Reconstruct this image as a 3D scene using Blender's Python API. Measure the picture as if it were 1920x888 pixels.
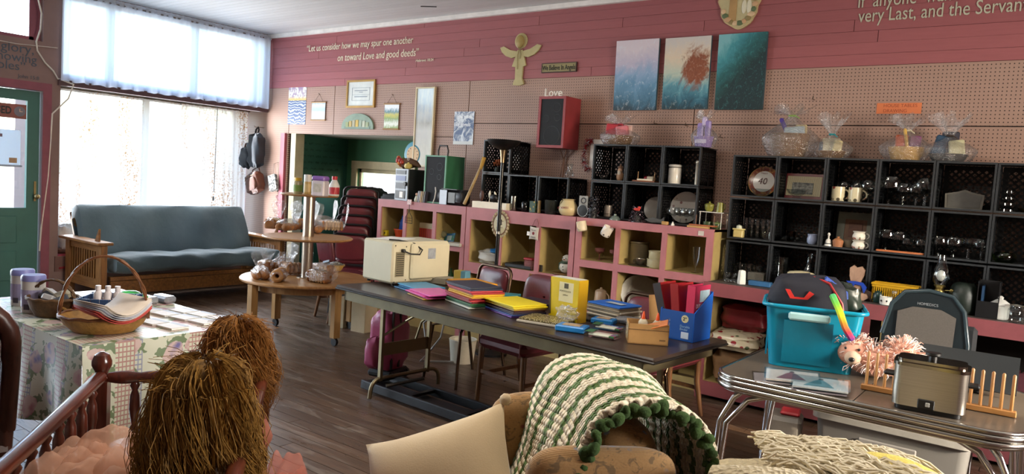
import bpy, bmesh, math, random
from mathutils import Matrix, Vector, Euler
random.seed(7)
PI = math.pi
S = bpy.context.scene
COL = S.collection
for o_ in list(bpy.data.objects):
    bpy.data.objects.remove(o_)

# ---------------------------------------------------------------- camera
def look(yaw, pitch, roll):
    y, p, r = map(math.radians, (yaw, pitch, roll))
    f = Vector((-math.sin(y)*math.cos(p), math.cos(y)*math.cos(p), math.sin(p)))
    a = f.cross(Vector((0, 0, 1))).normalized(); u = a.cross(f)
    a2 = a*math.cos(r)+u*math.sin(r); u2 = -a*math.sin(r)+u*math.cos(r)
    return Matrix((a2, u2, -f)).transposed()
cam = bpy.data.cameras.new('camera'); cam.sensor_width = 36; cam.lens = 36*1397.6/1920
cam.clip_start = .05; cam.clip_end = 200
co = bpy.data.objects.new('camera', cam); COL.objects.link(co)
co.matrix_world = Matrix.Translation((8.375, -5.878, 1.50)) @ look(36.413, -4.207, 3.649).to_4x4()
S.camera = co
# ---------------------------------------------------------------- world, sun, exposure
vs = S.view_settings
vs.view_transform = 'Standard'; vs.look = 'None'; vs.gamma = 1; vs.use_curve_mapping = False
vs.exposure = 0.56
w = bpy.data.worlds.new('sky'); S.world = w; w.use_nodes = True
nt = w.node_tree; nt.nodes.clear()
sk = nt.nodes.new('ShaderNodeTexSky'); sk.sky_type = 'NISHITA'; sk.sun_disc = False
sk.sun_elevation = math.radians(24); sk.sun_rotation = math.radians(104)
sk.air_density = 1.0; sk.dust_density = 2.5
bg = nt.nodes.new('ShaderNodeBackground'); bg.inputs[1].default_value = 1.6
ow = nt.nodes.new('ShaderNodeOutputWorld')
nt.links.new(sk.outputs[0], bg.inputs[0]); nt.links.new(bg.outputs[0], ow.inputs[0])
def light(name, kind, loc, direction, energy, color=(1, 1, 1), size=None, size_y=None, angle=None):
    l = bpy.data.lights.new(name, kind); l.energy = energy; l.color = color
    if size: l.shape = 'RECTANGLE'; l.size = size; l.size_y = size_y or size
    if angle is not None: l.angle = angle
    o = bpy.data.objects.new(name, l); COL.objects.link(o); o.location = loc
    o.rotation_euler = Vector(direction).to_track_quat('-Z', 'Y').to_euler()
    return o
light('sun', 'SUN', (14, -5, 8), (-.87, .24, -.43), 5, (1, .86, .66), angle=.01)
# daylight entering by the windows
light('window_daylight', 'AREA', (-.02, -1.25, 1.4), (1, .0, -.0), 75, (.95, .97, 1), 2.3, 1.6)
light('window_daylight', 'AREA', (.06, -5.2, 1.7), (1, .15, -.05), 85, (.95, .97, 1), 2.5, 2.3)
light('window_daylight', 'AREA', (10.55, -2.65, 1.68), (-1, -.1, -.1), 95, (1, .95, .87), 1.3, .65)
light('overhead_fill', 'AREA', (6.4, -3.6, 3.1), (0, 0, -1), 45, (1, .9, .78), 1.2, .3)  # added warm fill from above, not a known fixture of the room

# ---------------------------------------------------------------- mesh helpers
class MB:
    def __init__(s, M=None):
        s.v = []; s.f = []; s.M = M or Matrix.Identity(4)
    def _add(s, vs, fs, M=None):
        n = len(s.v); T = s.M @ M if M is not None else s.M
        s.v += [tuple(T @ Vector(p)) for p in vs]
        s.f += [tuple(i+n for i in q) for q in fs]
        return s
    def box(s, c, d, rz=0, M=None):
        x, y, z = d[0]/2, d[1]/2, d[2]/2
        vs = [(a*x, b*y, e*z) for e in (-1, 1) for b in (-1, 1) for a in (-1, 1)]
        fs = [(0, 2, 3, 1), (4, 5, 7, 6), (0, 1, 5, 4), (2, 6, 7, 3), (0, 4, 6, 2), (1, 3, 7, 5)]
        T = Matrix.Translation(c) @ Matrix.Rotation(rz, 4, 'Z')
        if M is not None: T = T @ M
        return s._add(vs, fs, T)
    def span(s, a, b):
        return s.box([(p+q)/2 for p, q in zip(a, b)], [abs(q-p) for p, q in zip(a, b)])
    def rbox(s, c, d, r=.01, rz=0, M=None):
        h = [t/2 for t in d]; r = min(r, min(h)*.98); vs = []; idx = {}
        for a in (-1, 1):
            for b in (-1, 1):
                for e in (-1, 1):
                    for k in range(3):
                        p = [a*(h[0]-r), b*(h[1]-r), e*(h[2]-r)]
                        sg = (a, b, e)[k]; p[k] = sg*h[k]
                        idx[(a, b, e, k)] = len(vs); vs.append(p)
        fs = []
        for k in range(3):
            for sg in (-1, 1):
                o = [i for i in range(3) if i != k]; q = []
                for (m, n) in ((-1, -1), (1, -1), (1, 1), (-1, 1)):
                    t = [0, 0, 0]; t[k] = sg; t[o[0]] = m; t[o[1]] = n
                    q.append(idx[(*t, k)])
                if (sg > 0) == (k == 1): q.reverse()
                fs.append(tuple(q))
        for k in range(3):
            o = [i for i in range(3) if i != k]
            for m in (-1, 1):
                for n in (-1, 1):
                    t0 = [0, 0, 0]; t0[o[0]] = m; t0[o[1]] = n; t1 = list(t0); t0[k] = -1; t1[k] = 1
                    fs.append((idx[(*t0, o[0])], idx[(*t1, o[0])], idx[(*t1, o[1])], idx[(*t0, o[1])]))
        for a in (-1, 1):
            for b in (-1, 1):
                for e in (-1, 1): fs.append((idx[(a, b, e, 0)], idx[(a, b, e, 1)], idx[(a, b, e, 2)]))
        T = Matrix.Translation(c) @ Matrix.Rotation(rz, 4, 'Z')
        if M is not None: T = T @ M
        return s._add(vs, fs, T)
    def lathe(s, c, prof, n=20, M=None, sx=1, sy=1, cap=True):
        vs = []; fs = []
        for r, z in prof:
            for i in range(n):
                a = 2*PI*i/n; vs.append((c[0]+r*math.cos(a)*sx, c[1]+r*math.sin(a)*sy, c[2]+z))
        for j in range(len(prof)-1):
            for i in range(n):
                k = (i+1) % n; fs.append((j*n+i, j*n+k, j*n+n+k, j*n+n+i))
        if cap:
            if prof[0][0] > 1e-4: fs.append(tuple(reversed(range(n))))
            if prof[-1][0] > 1e-4: fs.append(tuple(range((len(prof)-1)*n, len(prof)*n)))
        return s._add(vs, fs, M)
    def tube(s, pts, r, n=8, closed=False, cap=True):
        P = [Vector(p) for p in pts]; m = len(P); R = r if isinstance(r, (list, tuple)) else [r]*m
        up = None; rings = []; fs = []; vs = []
        for i in range(m):
            if closed: t = P[(i+1) % m]-P[i-1]
            else: t = P[min(i+1, m-1)]-P[max(i-1, 0)]
            if t.length < 1e-9: t = Vector((0, 0, 1))
            t.normalize()
            if up is None:
                up = Vector((0, 0, 1)) if abs(t.z) < .9 else Vector((1, 0, 0))
            a = (up-t*up.dot(t))
            if a.length < 1e-6: a = t.orthogonal()
            a.normalize(); b = t.cross(a); up = a
            for k in range(n):
                q = 2*PI*k/n; vs.append(P[i]+(a*math.cos(q)+b*math.sin(q))*R[i])
        for i in range(m if closed else m-1):
            j = (i+1) % m
            for k in range(n):
                l = (k+1) % n; fs.append((i*n+k, i*n+l, j*n+l, j*n+k))
        if cap and not closed:
            fs.append(tuple(reversed(range(n)))); fs.append(tuple(range((m-1)*n, m*n)))
        return s._add(vs, fs)
    def cyl(s, a, b, r, r1=None, n=12): return s.tube([a, b], [r, r if r1 is None else r1], n)
    def prism(s, poly, h, M=None):
        n = len(poly); vs = [(x, y, 0) for x, y in poly]+[(x, y, h) for x, y in poly]
        ar = sum(poly[i][0]*poly[(i+1) % n][1]-poly[(i+1) % n][0]*poly[i][1] for i in range(n))
        fs = [tuple(reversed(range(n))), tuple(range(n, 2*n))]+[(i, (i+1) % n, n+(i+1) % n, n+i) for i in range(n)]
        if (ar < 0) != (h < 0): fs = [tuple(reversed(q)) for q in fs]
        return s._add(vs, fs, M)
    def grid(s, fn, nu, nv, cu=False, cv=False, M=None):
        vs = [fn(i/(nu if cu else nu-1), j/(nv if cv else nv-1)) for j in range(nv) for i in range(nu)]; fs = []
        for j in range(nv if cv else nv-1):
            for i in range(nu if cu else nu-1):
                k = (i+1) % nu; l = (j+1) % nv; fs.append((j*nu+i, j*nu+k, l*nu+k, l*nu+i))
        return s._add(vs, fs, M)
    def sph(s, c, r, n=16, m=10, M=None):
        if not isinstance(r, (list, tuple)): r = (r, r, r)
        prof = [(math.sin(PI*j/m), -math.cos(PI*j/m)) for j in range(m+1)]
        prof[0] = (1e-5, -1); prof[-1] = (1e-5, 1)
        T = Matrix.Translation(c)
        if M is not None: T = T @ M
        return s.lathe((0, 0, 0), prof, n, T @ Matrix.Diagonal((*r, 1)), cap=False)
    def torus(s, c, R, r, n=24, m=8, M=None, sx=1, sy=1):
        T = Matrix.Translation(c)
        if M is not None: T = T @ M
        return s.grid(lambda u, v: (sx*(R+r*math.cos(2*PI*v))*math.cos(2*PI*u), sy*(R+r*math.cos(2*PI*v))*math.sin(2*PI*u), r*math.sin(2*PI*v)), n, m, True, True, T)
    def mesh(s, name, smooth=False):
        me = bpy.data.meshes.new(name); me.from_pydata(s.v, [], s.f); me.update()
        if smooth:
            me.polygons.foreach_set('use_smooth', [True]*len(me.polygons))
            try: me.set_sharp_from_angle(angle=math.radians(smooth if smooth is not True else 50))
            except Exception: pass
        return me
    def build(s, name, mat, parent=None, smooth=False, solid=0, loc=None, rot=None):
        return obj(name, s.mesh(name, smooth), mat, parent, loc, rot, solid)
def obj(name, me, mat=None, parent=None, loc=None, rot=None, solid=0):
    o = bpy.data.objects.new(name, me); COL.objects.link(o)
    if mat is not None and not me.materials: me.materials.append(mat)
    if parent is not None: o.parent = parent
    if loc is not None: o.location = loc
    if rot is not None: o.rotation_euler = rot
    if solid:
        m = o.modifiers.new('thickness', 'SOLIDIFY'); m.thickness = solid; m.offset = 0
    return o
def tag(o, label, cat, group=None, kind=None):
    if label: o['label'] = label
    if cat: o['category'] = cat
    if group: o['group'] = group
    if kind: o['kind'] = kind
    return o
def T(name, label, cat, loc=(0, 0, 0), rz=0, group=None, rot=None):
    o = bpy.data.objects.new(name, None); COL.objects.link(o); o.empty_display_size = .05
    o.location = loc; o.rotation_euler = rot or (0, 0, rz)
    return tag(o, label, cat, group)
def struct(o): o['kind'] = 'structure'; return o
def dup(root, loc, rz=None, label=None, group=None, scale=None, rot=None):
    def cp(o, par):
        c = o.copy(); COL.objects.link(c); c.parent = par
        for ch in KIDS.get(o.name) or [k for k in bpy.data.objects if k.parent == o]: cp(ch, c)
        return c
    r = cp(root, None); r.location = loc
    if rz is not None: r.rotation_euler = (0, 0, rz)
    if rot is not None: r.rotation_euler = rot
    if label: r['label'] = label
    if group: r['group'] = group
    if scale: r.scale = (scale,)*3 if not isinstance(scale, (tuple, list)) else scale
    return r
KIDS = {}
def RX(a): return Matrix.Rotation(a, 4, 'X')
def RY(a): return Matrix.Rotation(a, 4, 'Y')
def RZ(a): return Matrix.Rotation(a, 4, 'Z')
def TR(*p): return Matrix.Translation(p)
def arc(c, r, a0, a1, n, ax='xz'):
    out = []
    for i in range(n+1):
        a = a0+(a1-a0)*i/n; p = [c[0], c[1], c[2]]
        p['xyz'.index(ax[0])] += r*math.cos(a); p['xyz'.index(ax[1])] += r*math.sin(a); out.append(tuple(p))
    return out

# ---------------------------------------------------------------- materials
def lin(h):
    if not isinstance(h, str): return tuple(h)
    h = h.lstrip('#'); c = [int(h[i:i+2], 16)/255 for i in (0, 2, 4)]
    return tuple(x/12.92 if x <= .04045 else ((x+.055)/1.055)**2.4 for x in c)
class NT:
    def __init__(s, name):
        s.m = bpy.data.materials.new(name); s.m.use_nodes = True; s.t = s.m.node_tree
        s.b = s.t.nodes['Principled BSDF']; s.out = s.t.nodes['Material Output']
        s._tc = None
    def n(s, typ, **k):
        d = s.t.nodes.new('ShaderNode'+typ)
        for a, b in k.items(): setattr(d, a, b)
        return d
    def set(s, node, i, val):
        if val is None: return
        if hasattr(val, 'links') and hasattr(val, 'is_output'): s.t.links.new(val, node.inputs[i])
        else:
            try: node.inputs[i].default_value = val
            except Exception: node.inputs[i].default_value = (*lin(val), 1)
    def tc(s, kind='Object', scale=None, rot=None):
        if s._tc is None: s._tc = s.n('TexCoord')
        o = s._tc.outputs[kind]
        if scale is None and rot is None: return o
        m = s.n('Mapping'); s.set(m, 0, o)
        if scale is not None: m.inputs['Scale'].default_value = scale if isinstance(scale, tuple) else (scale,)*3
        if rot is not None: m.inputs['Rotation'].default_value = rot
        return m.outputs[0]
    def noise(s, scale=5, detail=3, rough=.55, vec=None, dist=0):
        d = s.n('TexNoise'); s.set(d, 'Vector', vec if vec is not None else s.tc()); d.inputs['Scale'].default_value = scale
        d.inputs['Detail'].default_value = detail; d.inputs['Roughness'].default_value = rough; d.inputs['Distortion'].default_value = dist
        return d.outputs['Fac']
    def voro(s, scale=5, vec=None, out='Distance', feature='F1', rnd=1):
        d = s.n('TexVoronoi', feature=feature); s.set(d, 'Vector', vec if vec is not None else s.tc()); d.inputs['Scale'].default_value = scale
        d.inputs['Randomness'].default_value = rnd
        return d.outputs[out]
    def wave(s, scale=5, dist=0, vec=None, dir='X', typ='BANDS', detail=2):
        d = s.n('TexWave', wave_type=typ, bands_direction=dir) if typ == 'BANDS' else s.n('TexWave', wave_type=typ)
        s.set(d, 'Vector', vec if vec is not None else s.tc()); d.inputs['Scale'].default_value = scale; d.inputs['Distortion'].default_value = dist
        d.inputs['Detail'].default_value = detail
        return d.outputs['Fac']
    def ramp(s, fac, stops, interp='LINEAR'):
        r = s.n('ValToRGB'); r.color_ramp.interpolation = interp; e = r.color_ramp.elements
        while len(e) < len(stops): e.new(.5)
        for el, (p, c) in zip(e, stops):
            el.position = p; el.color = (*lin(c), 1) if not isinstance(c, (int, float)) else (c, c, c, 1)
        s.set(r, 0, fac); return r.outputs[0]
    def mix(s, fac, a, b, mode='MIX'):
        d = s.n('Mix', data_type='RGBA', blend_type=mode)
        s.set(d, 0, fac)
        for i, q in ((6, a), (7, b)):
            if isinstance(q, str) or (isinstance(q, tuple) and len(q) == 3): d.inputs[i].default_value = (*lin(q), 1)
            else: s.set(d, i, q)
        return d.outputs[2]
    def math(s, op, a, b=None, c=None):
        d = s.n('Math', operation=op); s.set(d, 0, a); s.set(d, 1, b); s.set(d, 2, c); return d.outputs[0]
    def sep(s, vec):
        d = s.n('SeparateXYZ'); s.set(d, 0, vec); return d.outputs
    def bump(s, h, strength=.3, dist=.01):
        d = s.n('Bump'); d.inputs['Strength'].default_value = strength; d.inputs['Distance'].default_value = dist; s.set(d, 'Height', h)
        s.t.links.new(d.outputs[0], s.b.inputs['Normal']); return s
    def col(s, c): s.set(s.b, 'Base Color', (*lin(c), 1) if isinstance(c, str) else c); return s
    def p(s, **k):
        for a, b in k.items(): s.set(s.b, {'rough': 'Roughness', 'metal': 'Metallic', 'spec': 'Specular IOR Level', 'trans': 'Transmission Weight', 'ior': 'IOR', 'alpha': 'Alpha', 'sheen': 'Sheen Weight', 'coat': 'Coat Weight', 'sub': 'Subsurface Weight'}[a], b)
        return s
    def rand(s): return s.n('ObjectInfo').outputs['Random']
MATS = {}
def mt(c, rough=.6, metal=0, var=.12, scale=8, bump=0, bscale=60, sheen=0, coat=0, spec=None, vec=None, rnd=0):
    key = (c, rough, metal, var, scale, bump, bscale, sheen, coat, spec, vec, rnd)
    if key in MATS: return MATS[key]
    t = NT('surface'); n = t.noise(scale, 4, .6, t.tc('Object', vec) if vec else None); l = lin(c)
    a = tuple(x*(1-var) for x in l); b = tuple(min(1, x*(1+var)) for x in l)
    cc = t.mix(t.ramp(n, [(.3, 0.0), (.7, 1.0)]), a, b)
    if rnd: cc = t.mix(1, cc, t.ramp(t.rand(), [(0, 1-rnd), (1, 1.0)]), 'MULTIPLY')
    t.col(cc).p(rough=rough, metal=metal)
    if spec is not None: t.p(spec=spec)
    if sheen: t.p(sheen=sheen)
    if coat: t.p(coat=coat)
    if bump: t.bump(t.noise(bscale, 3), bump, .005)
    MATS[key] = t.m; return t.m
def glassy(name, tint=(1, 1, 1), base=.06, rough=.02, body=None, bodyamt=0):
    # thin clear sheet: mostly see-through, mirror-like at glancing angles
    t = NT(name); t.t.nodes.remove(t.b)
    tr = t.n('BsdfTransparent'); tr.inputs[0].default_value = (*tint, 1)
    gl = t.n('BsdfGlossy'); gl.inputs['Roughness'].default_value = rough
    fr = t.n('LayerWeight'); fr.inputs[0].default_value = .5
    ad = t.math('MULTIPLY_ADD', t.math('POWER', fr.outputs['Facing'], 3.5), .7, base*.6)
    mx = t.n('MixShader'); t.set(mx, 0, ad); t.t.links.new(tr.outputs[0], mx.inputs[1]); t.t.links.new(gl.outputs[0], mx.inputs[2])
    res = mx
    if body:
        di = t.n('BsdfDiffuse'); di.inputs[0].default_value = (*lin(body), 1)
        m2 = t.n('MixShader'); m2.inputs[0].default_value = bodyamt
        t.t.links.new(mx.outputs[0], m2.inputs[1]); t.t.links.new(di.outputs[0], m2.inputs[2]); res = m2
    t.t.links.new(res.outputs[0], t.out.inputs[0]); return t.m
def cellophane(name='cellophane', amt=.16):
    t = NT(name); t.t.nodes.remove(t.b)
    tr = t.n('BsdfTransparent'); tr.inputs[0].default_value = (.97, .97, .97, 1)
    gl = t.n('BsdfGlossy'); gl.inputs['Roughness'].default_value = .12
    bm = t.n('Bump'); bm.inputs['Strength'].default_value = 1; bm.inputs['Distance'].default_value = .02
    t.set(bm, 'Height', t.noise(24, 4, .6, None, 1.5)); t.t.links.new(bm.outputs[0], gl.inputs['Normal'])
    fr = t.n('LayerWeight'); fr.inputs[0].default_value = .5; t.t.links.new(bm.outputs[0], fr.inputs['Normal'])
    ad = t.math('MULTIPLY_ADD', t.math('POWER', fr.outputs['Facing'], 3), .6, amt)
    mx = t.n('MixShader'); t.set(mx, 0, ad); t.t.links.new(tr.outputs[0], mx.inputs[1]); t.t.links.new(gl.outputs[0], mx.inputs[2])
    di = t.n('BsdfDiffuse'); di.inputs[0].default_value = (.8, .8, .8, 1); m2 = t.n('MixShader'); m2.inputs[0].default_value = .045
    t.t.links.new(mx.outputs[0], m2.inputs[1]); t.t.links.new(di.outputs[0], m2.inputs[2])
    t.t.links.new(m2.outputs[0], t.out.inputs[0]); return t.m
def sheet(name, colour, thru=.5, clear=.1, var=None):
    # cloth that lets light through
    t = NT(name); t.t.nodes.remove(t.b)
    di = t.n('BsdfDiffuse'); tl = t.n('BsdfTranslucent'); tr = t.n('BsdfTransparent')
    c = var(t) if var else (*lin(colour), 1)
    t.set(di, 0, c); t.set(tl, 0, c)
    a = t.n('MixShader'); a.inputs[0].default_value = thru; t.t.links.new(di.outputs[0], a.inputs[1]); t.t.links.new(tl.outputs[0], a.inputs[2])
    b = t.n('MixShader'); t.set(b, 0, clear); t.t.links.new(a.outputs[0], b.inputs[1]); t.t.links.new(tr.outputs[0], b.inputs[2])
    t.t.links.new(b.outputs[0], t.out.inputs[0]); return t.m
def wood(c1, c2, rough=.45, scale=6, stretch=(1, 8, 8), coat=0):
    key = ('wood', c1, c2, rough, scale, stretch, coat)
    if key in MATS: return MATS[key]
    t = NT('wood'); v = t.tc('Object', stretch); n = t.noise(scale, 5, .6, v, .6)
    t.col(t.ramp(n, [(.28, c1), (.72, c2)])).p(rough=rough, coat=coat); t.bump(n, .12, .004)
    MATS[key] = t.m; return t.m
def metal(c='#c8c8c8', rough=.25):
    return mt(c, rough, 1, .04)
WHITE = mt('#e8e6e0', .5); BLACK = mt('#0b0b0d', .45); DARK = mt('#1b1b1d', .6)
CHROME = metal('#d8d8da', .12); STEEL = metal('#a9a49c', .32)
GLASS = glassy('clear_glass'); CELLO = cellophane()
FONT = None
def text(name, body, size, mat, M, parent=None, depth=.0006, align='LEFT', shear=0, bold=0, sx=1):
    c = bpy.data.curves.new(name, 'FONT'); c.body = body; c.size = size; c.extrude = depth; c.align_x = align; c.shear = shear; c.offset = bold
    c.resolution_u = 3
    tmp = bpy.data.objects.new(name, c); COL.objects.link(tmp)
    bpy.context.view_layer.update()
    me = bpy.data.meshes.new_from_object(tmp.evaluated_get(bpy.context.evaluated_depsgraph_get()))
    bpy.data.objects.remove(tmp); me.name = name
    me.transform(M @ Matrix.Diagonal((sx, 1, 1, 1))); me.materials.clear()
    return obj(name, me, mat, parent)
# text faces: on the long wall reading left to right (+X), upright (+Z), facing the room (-Y)
WALLTXT = RX(PI/2)

# ================================================================ the room
def posn(t): return t.n('NewGeometry').outputs['Position']
def plank_mat(name, c, rough, rnd=.2, grain=.12, coat=0, stretch=(1.2, 14, 14)):
    t = NT(name); mp = t.n('Mapping'); t.set(mp, 0, posn(t)); mp.inputs['Scale'].default_value = stretch
    n = t.noise(4, 6, .65, mp.outputs[0], .3); l = lin(c)
    cc = t.mix(t.ramp(n, [(.3, 0.0), (.75, 1.0)]), tuple(x*(1-grain) for x in l), tuple(min(1, x*(1+grain)) for x in l))
    cc = t.mix(1, cc, t.ramp(t.rand(), [(0, 1-rnd), (1, 1.0)]), 'MULTIPLY')
    t.col(cc).p(rough=rough, coat=coat); t.bump(n, .15, .003); return t
M_RED = plank_mat('red_painted_board', '#9d585a', .55, .10, .06).m
M_CEIL = plank_mat('white_painted_board', '#cfcfcd', .6, .08, .04).m
t = plank_mat('worn_floor_board', '#5b4535', .33, .35, .42)
mp = t.n('Mapping'); t.set(mp, 0, posn(t)); mp.inputs['Scale'].default_value = (.8, 5, 5)
scuff = t.noise(2.2, 8, .72, mp.outputs[0], 1.2)
base = t.b.inputs['Base Color'].links[0].from_socket
t.col(t.mix(t.ramp(scuff, [(.52, 0.0), (.72, .55)]), base, '#8d7f70'))
t.set(t.b, 'Roughness', t.ramp(scuff, [(.3, .22), (.75, .5)]))
M_FLOOR = t.m
M_GAP = mt('#17110d', .9)
UNIT = MB().rbox((0, 0, 0), (1, 1, 1), .004).mesh('plank')
def planks(parent, mat, axis_len, rows, lens, place, name='plank'):
    me = UNIT.copy(); me.materials.append(mat); k = 0
    for r in range(rows):
        x = axis_len[0]; first = True
        while x < axis_len[1]-.01:
            L = random.uniform(*lens)*(random.uniform(.3, 1) if first else 1); first = False
            x1 = min(axis_len[1], x+L)
            if axis_len[1]-x1 < .35: x1 = axis_len[1]
            c, d = place(r, x, x1)
            o = obj(name, me, None, parent); o.location = c; o.scale = d; x = x1
# floor
fl = struct(MB().span((-.15, -8.5, -.12), (10.6, 1.2, -.022)).build('floor', M_GAP))
planks(fl, M_FLOOR, (0, 9.6), 62, (2.2, 4.4), lambda r, a, b: (((a+b)/2, -.045-r*.09, -.011), (b-a-.004, .0865, .0215)))
rest = MB()
for r in range(62, 94): rest.span((0, -.002-r*.09-.0865, -.022), (9.6, -.002-r*.09, -.0005))
o = rest.build('board_field', M_FLOOR, fl); o['kind'] = 'stuff'
# ceiling
ce = struct(MB().span((-.15, -8.5, 3.19), (10.6, .12, 3.3)).build('ceiling', M_CEIL))
planks(ce, M_CEIL, (0, 7), 24, (3, 5), lambda r, a, b: (((a+b)/2, -.045-r*.085, 3.181), (b-a-.003, .082, .018)), 'ceiling_board')
cr = MB()
cr.box((.0, 0, 0), (.16, .012, .006), .5, None); co_ = cr.build('splinter', M_GAP, ce, loc=(3.15, -.42, 3.168))
struct(MB().span((-.02, -.045, 3.125), (10.6, 0, 3.17)).build('trim_1', mt('#e4e0da', .5)))
# long wall: red boards above, pegboard panels below
wl = struct(MB().span((-.45, .03, 2.002), (10.6, .12, 3.2)).span((-.45, .03, -.02), (.5, .12, 2.0)).span((2.72, .03, -.02), (10.6, .12, 2.0)).build('wall_right', M_GAP))
planks(wl, M_RED, (-.05, 10.5), 8, (2.2, 4.6), lambda r, a, b: (((a+b)/2, .012, 2.54+r*.083), (b-a-.004, .036+.004*math.sin(r*2.4), .0815)), 'wall_board')
t = NT('pegboard'); p3 = posn(t); sx_, sy_, sz_ = t.sep(p3)
def cell(v): return t.math('SUBTRACT', t.math('FRACT', t.math('DIVIDE', v, .0254)), .5)
dx, dz = cell(sx_), cell(sz_)
rr = t.math('SQRT', t.math('ADD', t.math('MULTIPLY', dx, dx), t.math('MULTIPLY', dz, dz)))
hole = t.math('LESS_THAN', rr, .15)
n = t.noise(1.1, 5, .6, p3); n2 = t.noise(40, 3, .6, p3)
bc = t.mix(n, '#a07f70', '#b2917f'); bc = t.mix(t.math('MULTIPLY', n2, .25), bc, '#7f6254')
t.col(t.mix(hole, bc, '#2c1c17')).p(rough=.55)
bn = t.n('Bump'); bn.inputs['Strength'].default_value = .6; bn.inputs['Distance'].default_value = .004; t.set(bn, 'Height', t.math('SUBTRACT', 1, hole)); t.t.links.new(bn.outputs[0], t.b.inputs['Normal'])
M_PEG = t.m
for a, b, z0, z1 in [(-.42, .45, 0, 2.5), (.455, 1.3, 1.93, 2.5), (1.305, 3.385, 1.93, 2.5), (3.39, 5.83, 2.073, 2.5), (5.835, 8.27, 2.073, 2.5), (8.275, 10.5, 2.073, 2.5),
                     (2.72, 3.385, 0, 1.927), (3.39, 5.83, 0, 2.068), (5.835, 8.27, 0, 2.068), (8.275, 10.5, 0, 2.068)]:
    MB().span((a, 0, z0), (b-.004, .028, z1-.003)).build('pegboard_panel', M_PEG, wl)
# stair alcove seen through the opening
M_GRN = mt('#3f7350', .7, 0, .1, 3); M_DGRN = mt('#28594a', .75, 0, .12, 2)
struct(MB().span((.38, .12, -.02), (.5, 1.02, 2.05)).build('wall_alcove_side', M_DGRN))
ab = MB(); y0, y1 = .93, 1.03
wx0, wx1, wz0, wz1 = .72, 1.7, 1.1, 1.55
ab.span((.5, y0, 0), (wx0, y1, 2.05)).span((wx1, y0, 0), (3.2, y1, 2.05)).span((wx0, y0, 0), (wx1, y1, wz0)).span((wx0, y0, wz1), (wx1, y1, 2.05))
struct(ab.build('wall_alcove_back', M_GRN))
struct(MB().span((2.9, .12, 0), (3.0, 1.03, 2.05)).build('wall_alcove_end', M_GRN))
struct(MB().span((.5, .03, 1.935), (2.9, 1.03, 2.0)).build('ceiling_alcove', mt('#b9b2a4', .6)))
M_TRIM = mt('#c3b48e', .55)
wn = struct(MB().span((wx0-.1, .9, wz1), (wx1+.1, .93, wz1+.1)).span((wx0-.1, .905, wz0), (wx0, .93, wz1)).span((wx1, .905, wz0), (wx1+.1, .93, wz1)).span((wx0-.1, .9, wz0-.06), (wx1+.1, .93, wz0)).build('window_3', M_TRIM))
MB().span((wx0, .96, wz0), (wx0+.04, .98, wz1)).span((wx1-.04, .96, wz0), (wx1, .98, wz1)).span((wx0, .96, wz1-.05), (wx1, .98, wz1)).span((wx0, .96, wz0), (wx1, .98, wz0+.04)).build('window_sash', M_TRIM, wn)
MB().span((wx0, .968, wz0), (wx1, .972, wz1)).build('pane', GLASS, wn)
struct(MB().span((.505, .0, 0), (.6, .13, 1.93)).build('trim_2', mt('#b3a98c', .6)))
struct(MB().span((.34, -.035, 0), (.42, .0, 1.93)).build('trim_3', mt('#a5505f', .5)))
sc = MB()
for j, (z, L) in enumerate([(1.83, .5), (1.75, .62), (1.67, .66), (1.59, .7), (1.51, .6), (1.43, .3)]):
    y = .18
    while y < .18+L:
        wl_ = random.uniform(.05, .11); pts = []
        for i in range(10): pts.append((.502, y+wl_*i/9, z+.012*math.sin(i*2.3+j)+.006*random.uniform(-1, 1)))
        sc.tube(pts, .0028, 4); y += wl_+.035
sc.build('faded_handwriting', mt('#1c3f35', .8), bpy.data.objects['wall_alcove_side'])
# ---- front wall with the shop window bay
M_MAUVE = mt('#7f6660', .7, 0, .1, 3); M_PURP = mt('#7e3f4d', .55); M_DOOR = mt('#2f6259', .5, 0, .1, 4)
fw = MB()
for a, b in [((-8.5, -6.5), (-.02, 3.2)), ((-3.9, -3.68), (-.02, 3.2)), ((-2.64, -2.47), (-.02, 3.2)), ((-3.68, -2.64), (2.11, 2.6)), ((-3.68, -2.64), (3.12, 3.2)),
             ((-2.47, -.0), (2.2, 2.27)), ((-2.47, 0), (3.12, 3.2)), ((-2.47, .0), (-.02, .36)), ((-6.5, -3.9), (-.02, .4)), ((-6.5, -3.9), (3.0, 3.2)), ((-.06, .12), (2.27, 3.12))]:
    fw.span((-.14, a[0], b[0]), (0, a[1], b[1]))
wf = struct(fw.build('wall_front', M_MAUVE))
struct(MB().span((0, -2.64, 0), (.025, -2.56, 2.19)).span((0, -3.76, 0), (.025, -3.68, 2.19)).span((0, -3.68, 2.11), (.025, -2.64, 2.19)).build('trim_4', M_PURP))
struct(MB().span((0, -2.5, 2.19), (.035, -.02, 2.25)).build('trim_5', mt('#4d3438', .6)))
# door
dy0, dy1 = -3.67, -2.655; gy0, gy1, gz0, gz1 = -3.53, -2.765, .93, 2.0
dr = MB().span((-.06, dy0, .01), (-.015, gy0, 2.1)).span((-.06, gy1, .01), (-.015, dy1, 2.1)).span((-.06, gy0, gz1), (-.015, gy1, 2.1)).span((-.06, gy0, .01), (-.015, gy1, gz0))
dr = struct(dr.build('door_1', M_DOOR))
MB().span((-.042, gy0, gz0), (-.036, gy1, gz1)).build('pane', GLASS, dr)
for z0, z1 in ((.2, .5), (.58, .85)):
    MB().rbox((-.012, (gy0+gy1)/2, (z0+z1)/2), (.01, .6, z1-z0), .006).build('door_panel', M_DOOR, dr)
MB().span((-.012, -2.7, 1.0), (-.002, -2.68, 1.2)).cyl((-.01, -2.69, 1.05), (.045, -2.69, 1.05), .01).sph((.055, -2.69, 1.05), .026).build('door_handle', metal('#8a7a55', .4), dr)
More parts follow.
